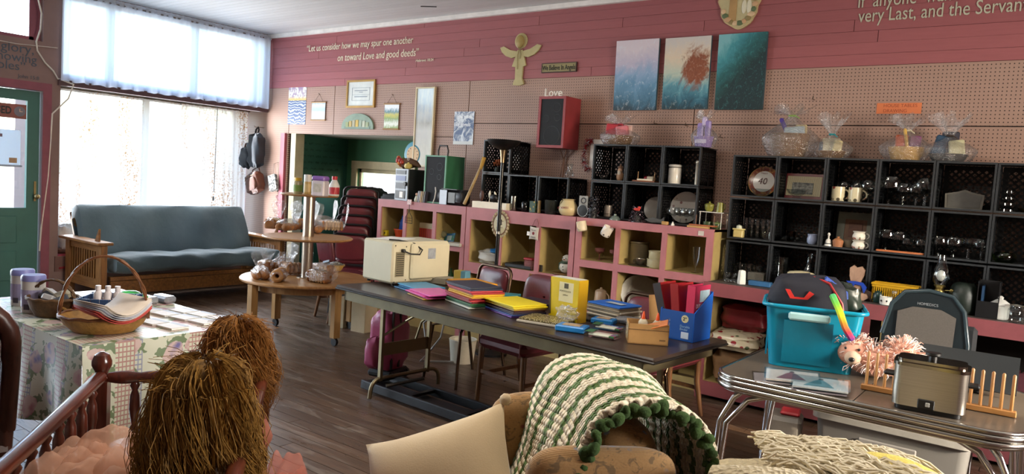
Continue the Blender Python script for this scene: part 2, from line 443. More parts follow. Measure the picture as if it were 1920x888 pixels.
MB().span((-.085, -3.66, 2.6), (-.07, -2.7, 2.64)).span((-.085, -3.66, 3.08), (-.07, -2.7, 3.12)).span((-.085, -2.74, 2.6), (-.07, -2.64, 3.12)).build('transom_sash', M_PURP, dr)
MB().span((-.08, -3.68, 2.6), (-.076, -2.64, 3.12)).build('transom_pane', GLASS, dr)
# transom windows over the bay (behind the valance)
w1 = MB()
for y in (-2.47, -1.96, -.99, -.07): w1.span((-.1, y-.035, 2.27), (-.04, y+.035, 3.12))
w1.span((-.1, -2.47, 2.27), (-.04, -.06, 2.31)).span((-.1, -2.47, 3.08), (-.04, -.06, 3.12))
w1 = struct(w1.build('window_1', mt('#6b6660', .6)))
for a, b in ((-2.43, -2.0), (-1.92, -1.03), (-.95, -.11)): MB().span((-.073, a, 2.31), (-.069, b, 3.08)).build('pane', GLASS, w1)
# bay: deck, side cheek, frame, big pane
struct(MB().span((-.75, -2.465, .37), (.0, -.005, .42)).span((.0005, -2.5, .27), (.015, 0, .43)).build('window_bay_deck', mt('#6a4a42', .7)))
struct(MB().span((-.78, -2.6, .0), (-.145, -2.472, 2.3)).build('wall_bay_side', M_MAUVE))
struct(MB().span((-.78, .03, 0), (-.42, .12, 2.3)).build('wall_bay_end', mt('#b98a8a', .7)))
struct(MB().span((-.78, -2.46, 2.275), (-.145, .025, 2.33)).build('ceiling_bay', mt('#d8d2c8', .6)))
w2 = MB()
for y in (-2.45, -1.22, -.0): w2.span((-.74, y-.03, .42), (-.68, y+.03, 2.27))
w2.span((-.74, -2.45, .42), (-.68, 0, .48)).span((-.74, -2.45, 2.2), (-.68, 0, 2.27))
w2 = struct(w2.build('window_2', mt('#8b8680', .6)))
for a, b in ((-2.42, -1.25), (-1.19, -.03)): MB().span((-.712, a, .48), (-.708, b, 2.2)).build('pane', GLASS, w2)
# second shop window, beyond the picture to the left
w4 = MB()
for y in (-6.5, -5.2, -3.9): w4.span((-.1, y-.03, .4), (-.04, y+.03, 3.0))
w4 = struct(w4.build('window_4', mt('#8b8680', .6)))
for a, b in ((-6.47, -5.23), (-5.17, -3.93)): MB().span((-.073, a, .4), (-.069, b, 3.0)).build('pane', GLASS, w4)
# walls behind the camera
rb = MB()
for a, b in [((-8.5, -3.3), (-.02, 3.2)), ((-2.0, .12), (-.02, 3.2)), ((-3.3, -2.0), (-.02, 1.35)), ((-3.3, -2.0), (2.0, 3.2))]: rb.span((10.6, a[0], b[0]), (10.72, a[1], b[1]))
struct(rb.build('wall_back', mt('#a3786e', .7)))
struct(MB().span((-.15, -8.62, -.02), (10.72, -8.5, 3.2)).build('wall_left', mt('#a98d80', .7)))
w5 = MB()
for y in (-3.28, -2.02): w5.span((10.63, y-.03, 1.35), (10.68, y+.03, 2.0))
struct(w5.build('window_5', mt('#8b8680', .6)))
# street outside
struct(MB().span((-60, -60, -.3), (-.16, 60, -.14)).build('ground_street', mt('#a29c92', .9)))
# ---- writing on the walls
M_CREAM = mt('#e6dcc4', .7, 0, .05)
for body, x, z, sz, sxx in [('“Let us consider how we may spur one another', .75, 2.925, .108, .86), ('on toward Love and good deeds”', 1.33, 2.785, .118, .82), ('Hebrews 10:24', 2.61, 2.72, .042, 1.0)]:
    text('wall_lettering', body, sz, M_CREAM, TR(x, -.0105, z) @ WALLTXT, wl, .002, shear=.1, sx=sxx)
M_LGREY = mt('#b9b7a0', .7, 0, .05)
for body, x, z, sz in [('If  anyone  wants', 7.02, 2.915, .135), ('very Last, and the Servant', 7.035, 2.81, .135)]:
    text('wall_lettering', body, sz, M_LGREY, TR(x, -.0105, z) @ WALLTXT, wl, .002, sx=.72)
FRONTTXT = RZ(PI/2) @ RX(PI/2)
M_BLUEINK = mt('#4b5560', .8)
for body, y, z, sz in [('glory,', -3.01, 2.46, .13), ('showing', -3.09, 2.37, .12), ('iples”', -3.06, 2.285, .12), ('John 15:8', -2.86, 2.215, .05)]:
    text('wall_lettering', body, sz, M_BLUEINK, TR(.003, y, z) @ FRONTTXT, wf, .001)

# ================================================================ curtains
def curtain(name, y0, y1, z0, z1, x, amp, folds, mat, label, seed=1, flare=0, ny=160, nz=14, sag=0):
    rnd = random.Random(seed); ph = [rnd.uniform(0, 6.28) for _ in range(5)]
    def fn(u, v):
        y = y0+(y1-y0)*u; s = .55+.45*(1-v)
        d = amp*s*(math.sin(2*PI*folds*u+ph[0]+1.5*math.sin(2*PI*1.7*u+ph[1]))+.45*math.sin(2*PI*folds*2.3*u+ph[2])+.3*math.sin(2*PI*folds*.6*u+ph[3]))
        return (x+d, y+.012*math.sin(folds*4*u+ph[4])*(1-v), z0+(z1-z0)*v+sag*math.sin(PI*u)*(v)+flare*math.sin(2*PI*folds*u)*(1-v))
    return tag(MB().grid(fn, ny, nz).build(name, mat, smooth=80), label, 'curtain')
M_VAL = sheet('white_valance_cloth', '#dfe4ec', .62, .04)
v = T('valance_curtain', 'gathered white valance curtain hanging over the transom windows', 'curtain', (.05, -1.25, 2.24))
o = curtain('cloth', -2.49, -.03, 2.235, 3.13, .055, .017, 15, M_VAL, None, 3, .006); del o['category']; o.parent = v; o.matrix_parent_inverse = TR(.05, -1.25, 2.24).inverted()
o = curtain('ruffle', -2.49, -.02, 3.10, 3.155, .06, .014, 34, M_VAL, None, 9); del o['category']; o.parent = v; o.matrix_parent_inverse = TR(.05, -1.25, 2.24).inverted()
MB().cyl((.0, -1.24, .875), (.0, 1.22, .875), .009).build('curtain_rod', metal('#8d8a86', .4), v)
def lace_f(t):
    n = t.noise(46, 3, .6); w_ = t.noise(2.6, 2, .5, t.tc('Object', (1, 1, .25)))
    return t.math('MULTIPLY', t.ramp(n, [(.5, 0.0), (.6, 1.0)]), t.ramp(w_, [(.44, 0.0), (.6, 1.0)]))
def lace(t): return t.mix(lace_f(t), '#e6dcd2', '#b3865c')
def lace_clear(t): return t.math('MULTIPLY_ADD', lace_f(t), -.2, .34)
def sheer(name, off=0):
    t = NT(name); t.t.nodes.remove(t.b)
    di = t.n('BsdfDiffuse'); tl = t.n('BsdfTranslucent'); tr = t.n('BsdfTransparent'); c = lace(t); t.set(di, 0, c); t.set(tl, 0, c)
    a = t.n('MixShader'); a.inputs[0].default_value = .6; t.t.links.new(di.outputs[0], a.inputs[1]); t.t.links.new(tl.outputs[0], a.inputs[2])
    b = t.n('MixShader'); t.set(b, 0, t.math('MAXIMUM', t.math('SUBTRACT', lace_clear(t), off), .02)); t.t.links.new(a.outputs[0], b.inputs[1]); t.t.links.new(tr.outputs[0], b.inputs[2])
    t.t.links.new(b.outputs[0], t.out.inputs[0]); return t.m
M_LACE = sheer('flowered_lace', .1); M_LACE2 = sheer('thicker_flowered_lace', .27)
for nm, a, b, fo, sd, lb in (('lace_curtain', -1.0, -.08, 9, 5, 'sheer flowered lace curtain bunched at the right of the window bay'), ('lace_curtain', -2.4, -1.02, 6, 8, 'sheer flowered lace curtain across the left of the bright window bay')):
    c = T(nm, lb, 'curtain', (-.3, (a+b)/2, .45), group='lace curtains of the window bay')
    o = curtain('cloth', a, b, .46, 2.19, -.3, .022, fo, M_LACE2 if fo == 9 else M_LACE, None, sd); del o['category']; o.parent = c; o.matrix_parent_inverse = TR(-.3, (a+b)/2, .45).inverted()
    MB().cyl((0, a-(a+b)/2-.02, 1.745), (0, b-(a+b)/2+.02, 1.745), .008).build('curtain_rod', metal('#7a6a5a', .5), c)

# ================================================================ futon
M_OAK = wood('#5d3a1c', '#94642f', .45, 5); M_OAKV = wood('#5d3a1c', '#94642f', .45, 5, (8, 8, 1))
t = NT('blue_grey_canvas'); n = t.noise(3, 5, .6); f2 = t.noise(220, 2)
t.col(t.mix(n, '#33464f', '#50646c')).p(rough=.85, sheen=.25); t.bump(t.math('ADD', t.math('MULTIPLY', t.noise(7, 3), 3), f2), .35, .012); M_FUT = t.m
fu = T('futon_sofa', 'wooden slat-arm futon sofa with blue-grey mattress under the window', 'sofa', (.45, -1.36, 0))
def arm(side):
    s = side; a = MB(); y = s*1.035
    a.rbox((0, 0, .64), (.88, .15, .03), .006); ar = a.build('arm_rest', M_OAK, fu, loc=(0, y, 0))
    MB().box((.36, 0, .31), (.09, .06, .62)).build('arm_post', M_OAKV, ar); MB().box((-.33, 0, .31), (.09, .06, .62)).build('arm_post', M_OAKV, ar)
    MB().box((0, 0, .585), (.66, .035, .06)).box((0, 0, .23), (.66, .035, .1)).build('arm_rail', M_OAK, ar)
    for i in range(11): MB().box((-.26+i*.052, 0, .42), (.022, .016, .3)).build('slat', M_OAKV, ar)
    MB().prism([(0, 0), (.1, 0), (0, -.16)], .02, TR(.3, .01, .62) @ RX(PI/2) @ RZ(PI)).build('bracket', M_OAK, ar)
    return ar
arm(-1); arm(1)
MB().box((.41, 0, .2), (.03, 1.95, .13)).box((.39, 0, .29), (.05, 1.95, .04)).build('seat_rail', M_OAK, fu)
MB().box((-.35, 0, .3), (.03, 1.95, .1)).build('back_rail', M_OAK, fu)
def cushion(w, h, d, r, seed, wr=.012):
    rnd = random.Random(seed); ph = [rnd.uniform(0, 6) for _ in range(6)]
    def fn(u, v):
        a = 2*PI*v; e = .42; ca, sa = math.cos(a), math.sin(a)
        px = (abs(ca)**e)*(1 if ca > 0 else -1); pz = (abs(sa)**e)*(1 if sa > 0 else -1)
        y = (u-.5)*w; k = min(1, (min(u, 1-u)*w/r)); k = max(.001, math.sqrt(max(0, 1-(1-k)**2))) if k < 1 else 1
        wv = wr*(math.sin(9*u*w+ph[0]+2*px)*math.sin(5*pz+ph[1])+.6*math.sin(17*u*w+ph[2]+3*pz))
        return (px*d/2*(.55+.45*k)+wv*abs(pz), y, pz*(h/2)*(.4+.6*k)+wv)
    return MB().grid(fn, 60, 40, False, True)
b = cushion(1.96, .19, .78, .05, 1); b.build('seat_mattress', M_FUT, fu, True, loc=(.1, 0, .41), rot=(0, math.radians(-4), 0))
b = cushion(2.0, .17, .62, .05, 2); b.build('back_mattress', M_FUT, fu, True, loc=(-.29, 0, .68), rot=(0, math.radians(66), 0))
for y in (-.95, 0, .95): MB().box((-.38, y, .6), (.03, .05, .62), 0, RY(math.radians(-22))).build('back_slat', M_OAK, fu)

# ================================================================ pink cubby shelves
M_PINK = mt('#a8696d', .5, 0, .1, 6, .15, 40); M_TAN = mt('#ab9761', .6, 0, .14, 5); M_DRED = mt('#87474b', .5, 0, .12, 6, .15, 40)
def shelf_unit(x0, x1, label, cols, rows, top=.075, lip=.05, deep=.46, z1=1.24):
    # cols / rows are the inner divider positions
    u = T('cubby_shelf', label, 'shelf', ((x0+x1)/2, -.5, 0)); xm = (x0+x1)/2
    W = x1-x0
    MB().span((-W/2, 0, .0), (-W/2+.018, deep, z1)).build('side_panel', M_TAN, u); MB().span((W/2-.018, 0, .0), (W/2, deep, z1)).build('side_panel', M_TAN, u)
    MB().span((-W/2, 0, z1-.018), (W/2, deep, z1)).build('top_board', M_PINK, u)
    MB().span((-W/2+.018, deep-.012, .0), (W/2-.018, deep, z1-.018)).build('back_panel', M_TAN, u)
    MB().span((-W/2, -.018, z1-top), (W/2, 0, z1+.002)).build('face_top', M_PINK, u)
    for x in [x0+lip/2, x1-lip/2]: MB().span((x-xm-lip/2, -.016, 0), (x-xm+lip/2, 0, z1-top)).build('face_stile', M_PINK, u)
    for x in cols:
        MB().span((x-xm-.009, 0, .02), (x-xm+.009, deep-.012, z1-.018)).build('divider', M_TAN, u)
        MB().span((x-xm-.022, -.016, 0), (x-xm+.022, 0, z1-top)).build('face_stile', M_PINK, u)
    for z, h in rows:
        MB().span((-W/2+.018, 0, z-.02), (W/2-.018, deep-.012, z)).build('shelf_board', M_TAN, u)
        MB().span((-W/2+lip, -.0175, z-h), (W/2-lip, .0, z)).build('face_rail', M_PINK, u)
    MB().span((-W/2+.02, .01, .0), (W/2-.02, .03, .09)).build('kick_board', M_TAN, u)
    return u
U1 = shelf_unit(2.68, 3.865, 'pink cubby shelf at the left end, holding the stereo and black shelf radio', (3.07, 3.47), ((.86, .05), (.45, .05)))
U2 = shelf_unit(3.875, 5.075, 'pink cubby shelf with wide openings in the middle of the row', (4.28, 4.7), ((.73, .1),), .11)
U3 = shelf_unit(5.085, 6.285, 'pink cubby shelf with six square openings beside the long counter', (5.48, 5.89), ((.89, .06), (.5, .06)), .06, .055)
# long counter under the tall crate wall
lc = T('long_counter', 'long dark pink counter with open shelf below, under the tall crate wall', 'counter', (8.4, -.62, 0))
MB().span((-2.1, .0, .835), (2.0, .58, .86)).build('worktop', mt('#4c423c', .7, 0, .3, 14, .4, 30), lc)
MB().span((-2.11, -.02, .765), (2.0, .0, .862)).build('face_top', M_DRED, lc)
for x in (-2.09, -1.0, .1, 1.2): MB().span((x-.025, -.018, 0), (x+.025, .0, .77)).build('face_stile', M_DRED, lc)
for x in (-2.09, -.9, .4): MB().span((x-.01, 0, .02), (x+.01, .58, .835)).build('side_panel', M_TAN, lc)
MB().span((-2.1, .0, .1), (2.0, .58, .12)).build('shelf_board', M_TAN, lc); MB().span((-2.1, -.02, .03), (2.0, .0, .13)).build('face_rail', M_DRED, lc)
MB().span((-2.1, .56, .1), (2.0, .58, .84)).build('back_panel', mt('#2b2420', .8), lc)

# ================================================================ milk crates
t = NT('black_crate_plastic'); n = t.noise(9, 4, .6); t.col(t.mix(n, '#08090b', '#141619')).p(rough=.42, spec=.4); M_CR = t.m
CW, CH, CD = .317, .308, .32
def lattice(w, h, pitch, wd, th, clip=.0):
    # diagonal strips clipped to a w x h rectangle (xz plane, centred)
    m = MB(); n = int((w+h)/pitch)+1
    for sg in (1, -1):
        for k in range(-n, n+1):
            c = k*pitch; pts = []
            # line z = sg*x + c within box
            for x in (-w/2, w/2):
                z = sg*x+c
                if -h/2 <= z <= h/2: pts.append((x, z))
            for z in (-h/2, h/2):
                x = (z-c)*sg
                if -w/2 < x < w/2: pts.append((x, z))
            if len(pts) >= 2:
                (xa, za), (xb, zb) = pts[0], pts[1]; L = math.hypot(xb-xa, zb-za)
                if L > .02: m.box(((xa+xb)/2, 0, (za+zb)/2), (L, th, wd), 0, RY(-math.atan2(zb-za, xb-xa)))
    m.span((-w/2, -th/2, -h/2), (-w/2+.03, th/2, h/2)).span((w/2-.03, -th/2, -h/2), (w/2, th/2, h/2)).span((-w/2, -th/2, -h/2), (w/2, th/2, -h/2+.03)).span((-w/2, -th/2, h/2-.03), (w/2, th/2, h/2))
    return m
_b = lattice(CW-.02, CH-.02, .042, .013, .004); ME_BACK = _b.mesh('back_lattice'); ME_BACK.materials.append(M_CR)
_s = lattice(CD-.02, CH-.02, .042, .015, .004); _s.box((.02, 0, -.02), (.012, .012, .25))
ME_SIDE = _s.mesh('side_lattice'); ME_SIDE.materials.append(M_CR)
_p = MB().box((0, 0, 0), (CW, CD, .004)).box((0, -.1, -.004), (CW, .012, .01)).box((0, .08, -.004), (CW, .012, .01)); ME_TOP = _p.mesh('top_panel'); ME_TOP.materials.append(M_CR)
_r = MB()
for a, b in (((-CW/2, -.006, -CH/2), (-CW/2+.012, .02, CH/2)), ((CW/2-.012, -.006, -CH/2), (CW/2, .02, CH/2)), ((-CW/2, -.006, -CH/2), (CW/2, .02, -CH/2+.012)), ((-CW/2, -.006, CH/2-.012), (CW/2, .02, CH/2))): _r.span(a, b)
ME_RIM = _r.mesh('front_rim'); ME_RIM.materials.append(mt('#2a2d30', .4, 0, .15, 30))  # greyer than the crate plastic: edge highlight put into the rim colour
def crate(x, z, label, group, sx=1):
    c = T('milk_crate', label, 'crate', (x, -.38, z), group=group); c.scale = (sx, 1, 1)
    obj('front_rim', ME_RIM, None, c, (0, 0, CH/2)); obj('back_lattice', ME_BACK, None, c, (0, CD-.006, CH/2))
    for s in (-1, 1): obj('side_lattice', ME_SIDE, None, c, (s*(CW/2-.004), CD/2, CH/2), (0, 0, PI/2))
    obj('top_panel', ME_TOP, None, c, (0, CD/2, CH-.003)); obj('bottom_panel', ME_TOP, None, c, (0, CD/2, .003), (PI, 0, 0))
    return c
RZR = [.862, 1.183, 1.501]   # row bases of the tall crate wall
colw = ['first', 'second', 'third', 'fourth', 'fifth', 'sixth']; roww = ['bottom', 'middle', 'top']
for r in range(3):
    for k in range(6):
        crate(6.336+.1675+k*.335, RZR[r], 'black milk crate of the tall crate wall, %s row, %s from its left end' % (roww[r], colw[k]), 'black milk crates of the tall wall', 1.045)
for r in range(2):
    for k in range(3):
        crate(5.28+k*.32, 1.245+r*.312, 'black milk crate in the block of six, %s row, %s from left' % (('lower', 'upper')[r], ('first', 'second', 'third')[k]), 'black milk crates of the block of six')
for k, x in enumerate((4.085, 4.405, 4.735)): crate(x, 1.26, 'black milk crate in the low row behind the floor lamp, %s from left' % ('first', 'second', 'third')[k], 'black milk crates behind the floor lamp')
crate(4.085, 1.572, 'single black milk crate perched on top of the low crate row behind lamp bowl', 'black milk crates behind the floor lamp')

# ================================================================ tiered bread table
M_MAPLE = wood('#8a5f33', '#b98a55', .4, 4); M_LEGW = wood('#8a6436', '#b48a52', .45, 4, (8, 8, 1))
bt = T('tiered_round_table', 'round three-tier wooden display table on casters holding bread', 'table', (2.95, -1.6, 0))
def disc(z, r, th): return [(1e-4, z-th), (r-.012, z-th), (r, z-th+.01), (r, z-.008), (r-.008, z), (1e-4, z)]
MB().lathe((0, 0, 0), disc(.53, .57, .03), 56, cap=False).build('lower_top', M_MAPLE, bt, 40)
MB().lathe((0, 0, 0), disc(.9, .395, .022), 48, cap=False).build('middle_tier', M_MAPLE, bt, 40)
MB().lathe((0, 0, 0), disc(1.28, .255, .02), 40, cap=False).build('upper_tier', M_MAPLE, bt, 40)
MB().lathe((0, 0, 0), [(.05, .53), (.05, .88)], 24).lathe((0, 0, 0), [(.05, .9), (.05, 1.262)], 24).lathe((0, 0, 0), [(.09, .53), (.09, .536)], 24).build('pole', metal('#b8aea0', .3), bt, 40)
MB().lathe((0, 0, 0), [(.46, .44), (.48, .44), (.48, .5), (.46, .5), (.46, .44)], 40, cap=False).build('apron', M_LEGW, bt, 40)
for dx, dy in ((-.49, .05), (.49, -.06), (.01, .53), (-.01, -.54)):
    lg = MB().box((dx, dy, .285), (.062, .062, .43), math.atan2(dy, dx)).build('leg', M_LEGW, bt)
    MB().lathe((0, 0, 0), [(.035, -.012), (.035, .012)], 16, TR(dx, dy, .035) @ RX(PI/2)).cyl((dx, dy, .03), (dx, dy, .08), .01).build('caster', BLACK, lg, 40)

# ================================================================ long folding table
ft = T('folding_table', 'long black-topped folding table covered with folders and school supplies', 'table', (5.745, -2.30, 0), math.radians(-5.0))
t = NT('black_laminate'); n = t.noise(30, 4, .7); t.col(t.mix(n, '#2a211c', '#3a2d25')).p(rough=.3); M_LAM = t.m
MB().rbox((0, 0, .728), (2.46, .75, .022), .008).build('table_top', M_LAM, ft)
MB().rbox((0, 0, .7165), (2.47, .76, .012), .005).build('edge_band', mt('#14120f', .4), ft)
M_APR = mt('#6d6346', .5, .3, .2, 6)
MB().span((-1.16, -.35, .645), (1.16, -.335, .712)).span((-1.16, .335, .645), (1.16, .35, .712)).span((-1.16, -.35, .645), (-1.145, .35, .712)).span((1.145, -.35, .645), (1.16, .35, .712)).build('apron', M_APR, ft)
M_TUBE = metal('#8a7d62', .45)
for s in (-1, 1):
    x = s*.93
    a = MB(); pts = [(x, -.28, .012), (x, -.275, .06)]+arc((x, -.2, .06), .075, PI, PI/2, 5, 'yz')+arc((x, .26, .06), .075, PI/2, 0, 5, 'yz')+[(x, .335, .012)]
    tr_ = a.tube(pts, .014, 8).build('trestle_foot', M_TUBE, ft, True)
    for y in (-.2, .22): MB().box((x, y, .4), (.028, .022, .56)).build('leg', M_TUBE, tr_)
    MB().box((x, .01, .33), (.006, .42, .085)).build('cross_plate', M_TUBE, tr_)
    MB().tube([(x, .1, .37), (x-s*.05, .1, .5), (x-s*.32, .1, .68)], .009, 6).tube([(x, -.2, .42), (x-s*.06, -.05, .52), (x-s*.3, -.03, .66)], .008, 6).build('fold_brace', M_TUBE, tr_)

# ================================================================ chrome kitchen table
ct = T('chrome_kitchen_table', 'retro kitchen table with grey laminate top and ribbed chrome edge', 'table', (7.80, -2.50, 0))
def rrect(w, h, r, n=6):
    pts = []
    for cx, cy, a0 in ((w/2-r, h/2-r, 0), (-w/2+r, h/2-r, PI/2), (-w/2+r, -h/2+r, PI), (w/2-r, -h/2+r, 1.5*PI)):
        for i in range(n+1):
            a = a0+PI/2*i/n; pts.append((cx+r*math.cos(a), cy+r*math.sin(a)))
    return pts
t = NT('grey_laminate'); n = t.wave(7, 3, None, 'X'); n2 = t.noise(60, 3); t.col(t.mix(t.math('MULTIPLY', n2, .7), '#4f463c', '#6d6358')).p(rough=.28); M_GLAM = t.m
for s in (-1, 1):   # two leaves meeting at a seam
    w_ = 1.10/2-.002
    pl = [(x, y) for x, y in rrect(1.10, .78, .13)]
    pl = [(max(x, .002), y) if s > 0 else (min(x, -.002), y) for x, y in pl]
    q = []
    for p_ in pl:
        if not q or (abs(p_[0]-q[-1][0])+abs(p_[1]-q[-1][1])) > 1e-4: q.append(p_)
    MB().prism([(x*.992, y*.99) if abs(x) > .01 else (x, y*.99) for x, y in q], .012, TR(0, 0, .75)).build('table_top', M_GLAM, ct)
for z, g, tk in ((.7575, 0, .009), (.739, 0, .012), (.715, -.004, .014)):
    pts = [(x, y, z) for x, y in rrect(1.10+g, .78+g, .13, 8)]
    MB().tube(pts, tk, 8, True).build('chrome_band', metal('#b9b6b0', .2), ct, True)
MB().prism(rrect(1.08, .76, .12), .055, TR(0, 0, .695)).build('skirt', metal('#9a968e', .28), ct)
for sx in (-1, 1):
    for sy in (-1, 1):
        x, y = sx*.44, sy*.3
        for d in (0, 1):
            pts = [(x-sx*.12*d, y-sy*.02*d, .69), (x+sx*(.03-.06*d), y+sy*.02, .66), (x+sx*(.08-.03*d), y+sy*.03, .55), (x+sx*(.1), y+sy*.04*(1-d), .03), (x+sx*.1, y+sy*.04*(1-d), .0)]
            MB().tube(pts, .0125, 10).build('leg', CHROME, ct, True)

# ================================================================ chairs
M_BURG = mt('#5a2229', .33, 0, .18, 10, .12, 90); M_CHW = wood('#4f3119', '#7d5430', .4, 6, (8, 8, 1)); M_BRT = metal('#5c4a3c', .35); M_BLT = mt('#161517', .35, .4)
def pad(w, d, h, puff=.35, n=18):
    def fn(u, v):
        a = 2*PI*u; e = .45; ca, sa = math.cos(a), math.sin(a)
        px = abs(ca)**e*(1 if ca > 0 else -1); py = abs(sa)**e*(1 if sa > 0 else -1)
        b = PI*(v-.5); r = max(.0001, math.cos(b))**puff
        return (px*w/2*r, py*d/2*r, math.sin(b)*h/2)
    return MB().grid(fn, 40, 11, True, False)
def banquet_chair(label, loc, rz, frame=None, group=None, seat=True):
    fr = frame or M_BRT
    c = T('banquet_chair', label, 'chair', loc, rz, group)
    if seat: pad(.42, .42, .075).build('seat', M_BURG, c, True, loc=(0, 0, .45))
    def back(u, v):
        x = (u-.5)*.36; z = .56+.27*v; rr = .10
        if v > .6: x *= 1-.12*((v-.6)/.4)**2
        return (x, .2+.035*v+.012*math.cos((u-.5)*3), z)
    p = MB(); p.M = TR(0, .235, .70) @ RX(PI/2-.14); q = pad(.33, .27, .05); MBt = MB(); MBt.v = [tuple(p.M @ Vector(k)) for k in q.v]; MBt.f = q.f
    MBt.build('backrest', M_BURG, c, True)
    pts = [(-.19, .15, .4), (-.19, .2, .5), (-.19, .235, .7)]+[(-.19+.06-.06*math.cos(a), .25+.01*math.sin(a), .79+.06*math.sin(a)) for a in (.3, .8, 1.3)]
    pts = pts+[(-x, y, z) for x, y, z in reversed(pts)]
    MB().tube(pts, .0125, 8).build('back_frame', fr, c, True)
    for s in (-1, 1):
        MB().tube([(s*.12, -.12, .42), (s*.17, -.18, .4), (s*.2, -.22, .0)], .012, 8).build('leg', fr, c, True)
        MB().tube([(s*.19, .15, .42), (s*.19, .17, .38), (s*.2, .25, .0)], .012, 8).build('leg', fr, c, True)
    return c
def dining_chair(label, loc, rz, group=None, back=True, wd=.45, h=1.0):
    c = T('dining_chair', label, 'chair', loc, rz, group); c.scale = (1, 1, h)
    st = MB().rbox((0, 0, .43), (wd, .43, .1), .035).build('seat', M_BURG, c, 30)
    [MB().tube([(q_*(wd/2-.035), -.2165, .475), (q_*(wd/2-.035), -.217, .385)], .004, 5).build('piping', mt('#7d4a4a', .4), st) for q_ in (-1, 1)]
    for s in (-1, 1):
        MB().tube([(s*(wd/2-.03), -.18, .39), (s*(wd/2-.02), -.19, .0)], [.021, .015], 8).build('leg', M_CHW, c, True)
        MB().tube([(s*(wd/2-.03), .24, .0), (s*(wd/2-.03), .19, .25), (s*(wd/2-.03), .19, .5), (s*(wd/2-.04), .25, .86)], [.015, .02, .02, .016], 8).build('leg', M_CHW, c, True)
        MB().box((s*(wd/2-.025), .0, .2), (.018, .37, .025)).build('stretcher', M_CHW, c)
    MB().box((0, -.185, .22), (wd-.06, .016, .025)).build('stretcher', M_CHW, c)
    if back:
        q = pad(wd+.0, .3, .06); m = MB(); X = TR(0, .225, .72) @ RX(PI/2-.17); m.v = [tuple(X @ Vector(k)) for k in q.v]; m.f = q.f; m.build('backrest', M_BURG, c, True)
    return c
banquet_chair('burgundy vinyl chair with brown tube back frame, pushed in beside the microwave', (4.86, -1.62, 0), math.radians(-12), None)
dining_chair('burgundy chair with wooden legs, seat pushed under the middle of the folding table', (5.52, -1.82, 0), math.radians(-8))
banquet_chair('burgundy chair behind the blue binder box at the folding table', (6.33, -1.88, 0), math.radians(-5))
dining_chair('burgundy wooden chair facing left at the right end of the folding table', (6.26, -1.24, 0), -PI/2-.1, None, True, .44, .92)
dining_chair('burgundy wooden chair turned away behind the round bread table', (2.56, -.80, 0), PI-.35)
k0 = None
for i in range(6):
    lab = 'burgundy stacking chair, %s of the leaning stack by the opening' % ('bottom one', 'second from bottom', 'third from bottom', 'third from top', 'second from top', 'topmost')[i]
    banquet_chair(lab, (2.21-.01*i, -.40+.034*i, .098*i), PI+.7, M_BLT, 'stacked burgundy chairs')
# carved chair at the left edge
M_MAHO = wood('#2a1511', '#4b2a20', .35, 6, (8, 8, 1))
cc = T('carved_armchair', 'dark carved wood chair with burgundy cushion at the left edge', 'chair', (5.01, -4.975, 0), math.radians(-100))
pts = [(-.24, .2, .45), (-.245, .24, .7)]+[(-.24*math.cos(a), .28, .8+.18*math.sin(a)) for a in [PI*i/12 for i in range(13)]]+[(.245, .24, .7), (.24, .2, .45)]
MB().tube(pts, .032, 10).build('back_frame', M_MAHO, cc, True)
q = pad(.42, .46, .07); m = MB(); X = TR(0, .25, .75) @ RX(PI/2-.12); m.v = [tuple(X @ Vector(k)) for k in q.v]; m.f = q.f; m.build('backrest', mt('#56202b', .6, 0, .2, 12, .2, 60), cc, True)
pad(.5, .48, .12).build('seat', mt('#56202b', .6, 0, .2, 12, .2, 60), cc, True, loc=(0, -.02, .45))
MB().rbox((0, 0, .37), (.52, .5, .06), .02).build('seat_frame', M_MAHO, cc)
for sx in (-1, 1):
    MB().tube([(sx*.23, -.22, .38), (sx*.25, -.25, .25), (sx*.23, -.23, .0)], [.03, .022, .015], 8).build('leg', M_MAHO, cc, True)
    MB().tube([(sx*.24, .2, .5), (sx*.23, .22, .3), (sx*.24, .32, .0)], [.028, .024, .018], 8).build('leg', M_MAHO, cc, True)
    MB().tube([(sx*.24, .24, .66), (sx*.28, .05, .67), (sx*.29, -.12, .64), (sx*.28, -.14, .55), (sx*.25, -.1, .4)], .02, 8).build('arm', M_MAHO, cc, True)

# ================================================================ flowered armchair, afghan, cushion
t = NT('flowered_upholstery'); v1 = t.voro(20, None, 'Distance'); n = t.noise(24, 4, .6, None, 1.4); n2 = t.noise(7, 2)
c = t.mix(t.noise(160, 2), '#8a6438', '#a98350')
c = t.mix(t.ramp(n, [(.56, 0.0), (.62, .75)]), c, '#5d4a2f'); c = t.mix(t.math('MULTIPLY', t.ramp(v1, [(.14, 1.0), (.24, 0.0)]), t.ramp(n2, [(.48, 0.0), (.55, 1.0)])), c, '#6d7480')
c = t.mix(t.math('MULTIPLY', t.ramp(v1, [(.1, 1.0), (.2, 0.0)]), t.ramp(n2, [(.4, 1.0), (.46, 0.0)])), c, '#7c3f35')
t.col(c).p(rough=.85, sheen=.2); t.bump(t.wave(90, 0, None, 'Z'), .25, .003); M_FLOR = t.m
RZA = math.radians(-40.6)
ac = T('flowered_armchair', 'flowered brown wing armchair with a green striped afghan over its back', 'armchair', (7.10, -4.18, 0), RZA); ac.scale = (.74, 1, .92)
pad(.6, .62, .2, .25).build('seat_cushion', M_FLOR, ac, True, loc=(0, -.08, .4))
MB().rbox((0, 0, .18), (.86, .7, .3), .04).build('base', M_FLOR, ac)
q = pad(.62, .62, .24, .3); m = MB(); X = TR(0, .3, .62) @ RX(PI/2-.22); m.v = [tuple(X @ Vector(k)) for k in q.v]; m.f = q.f; m.build('backrest', M_FLOR, ac, True)
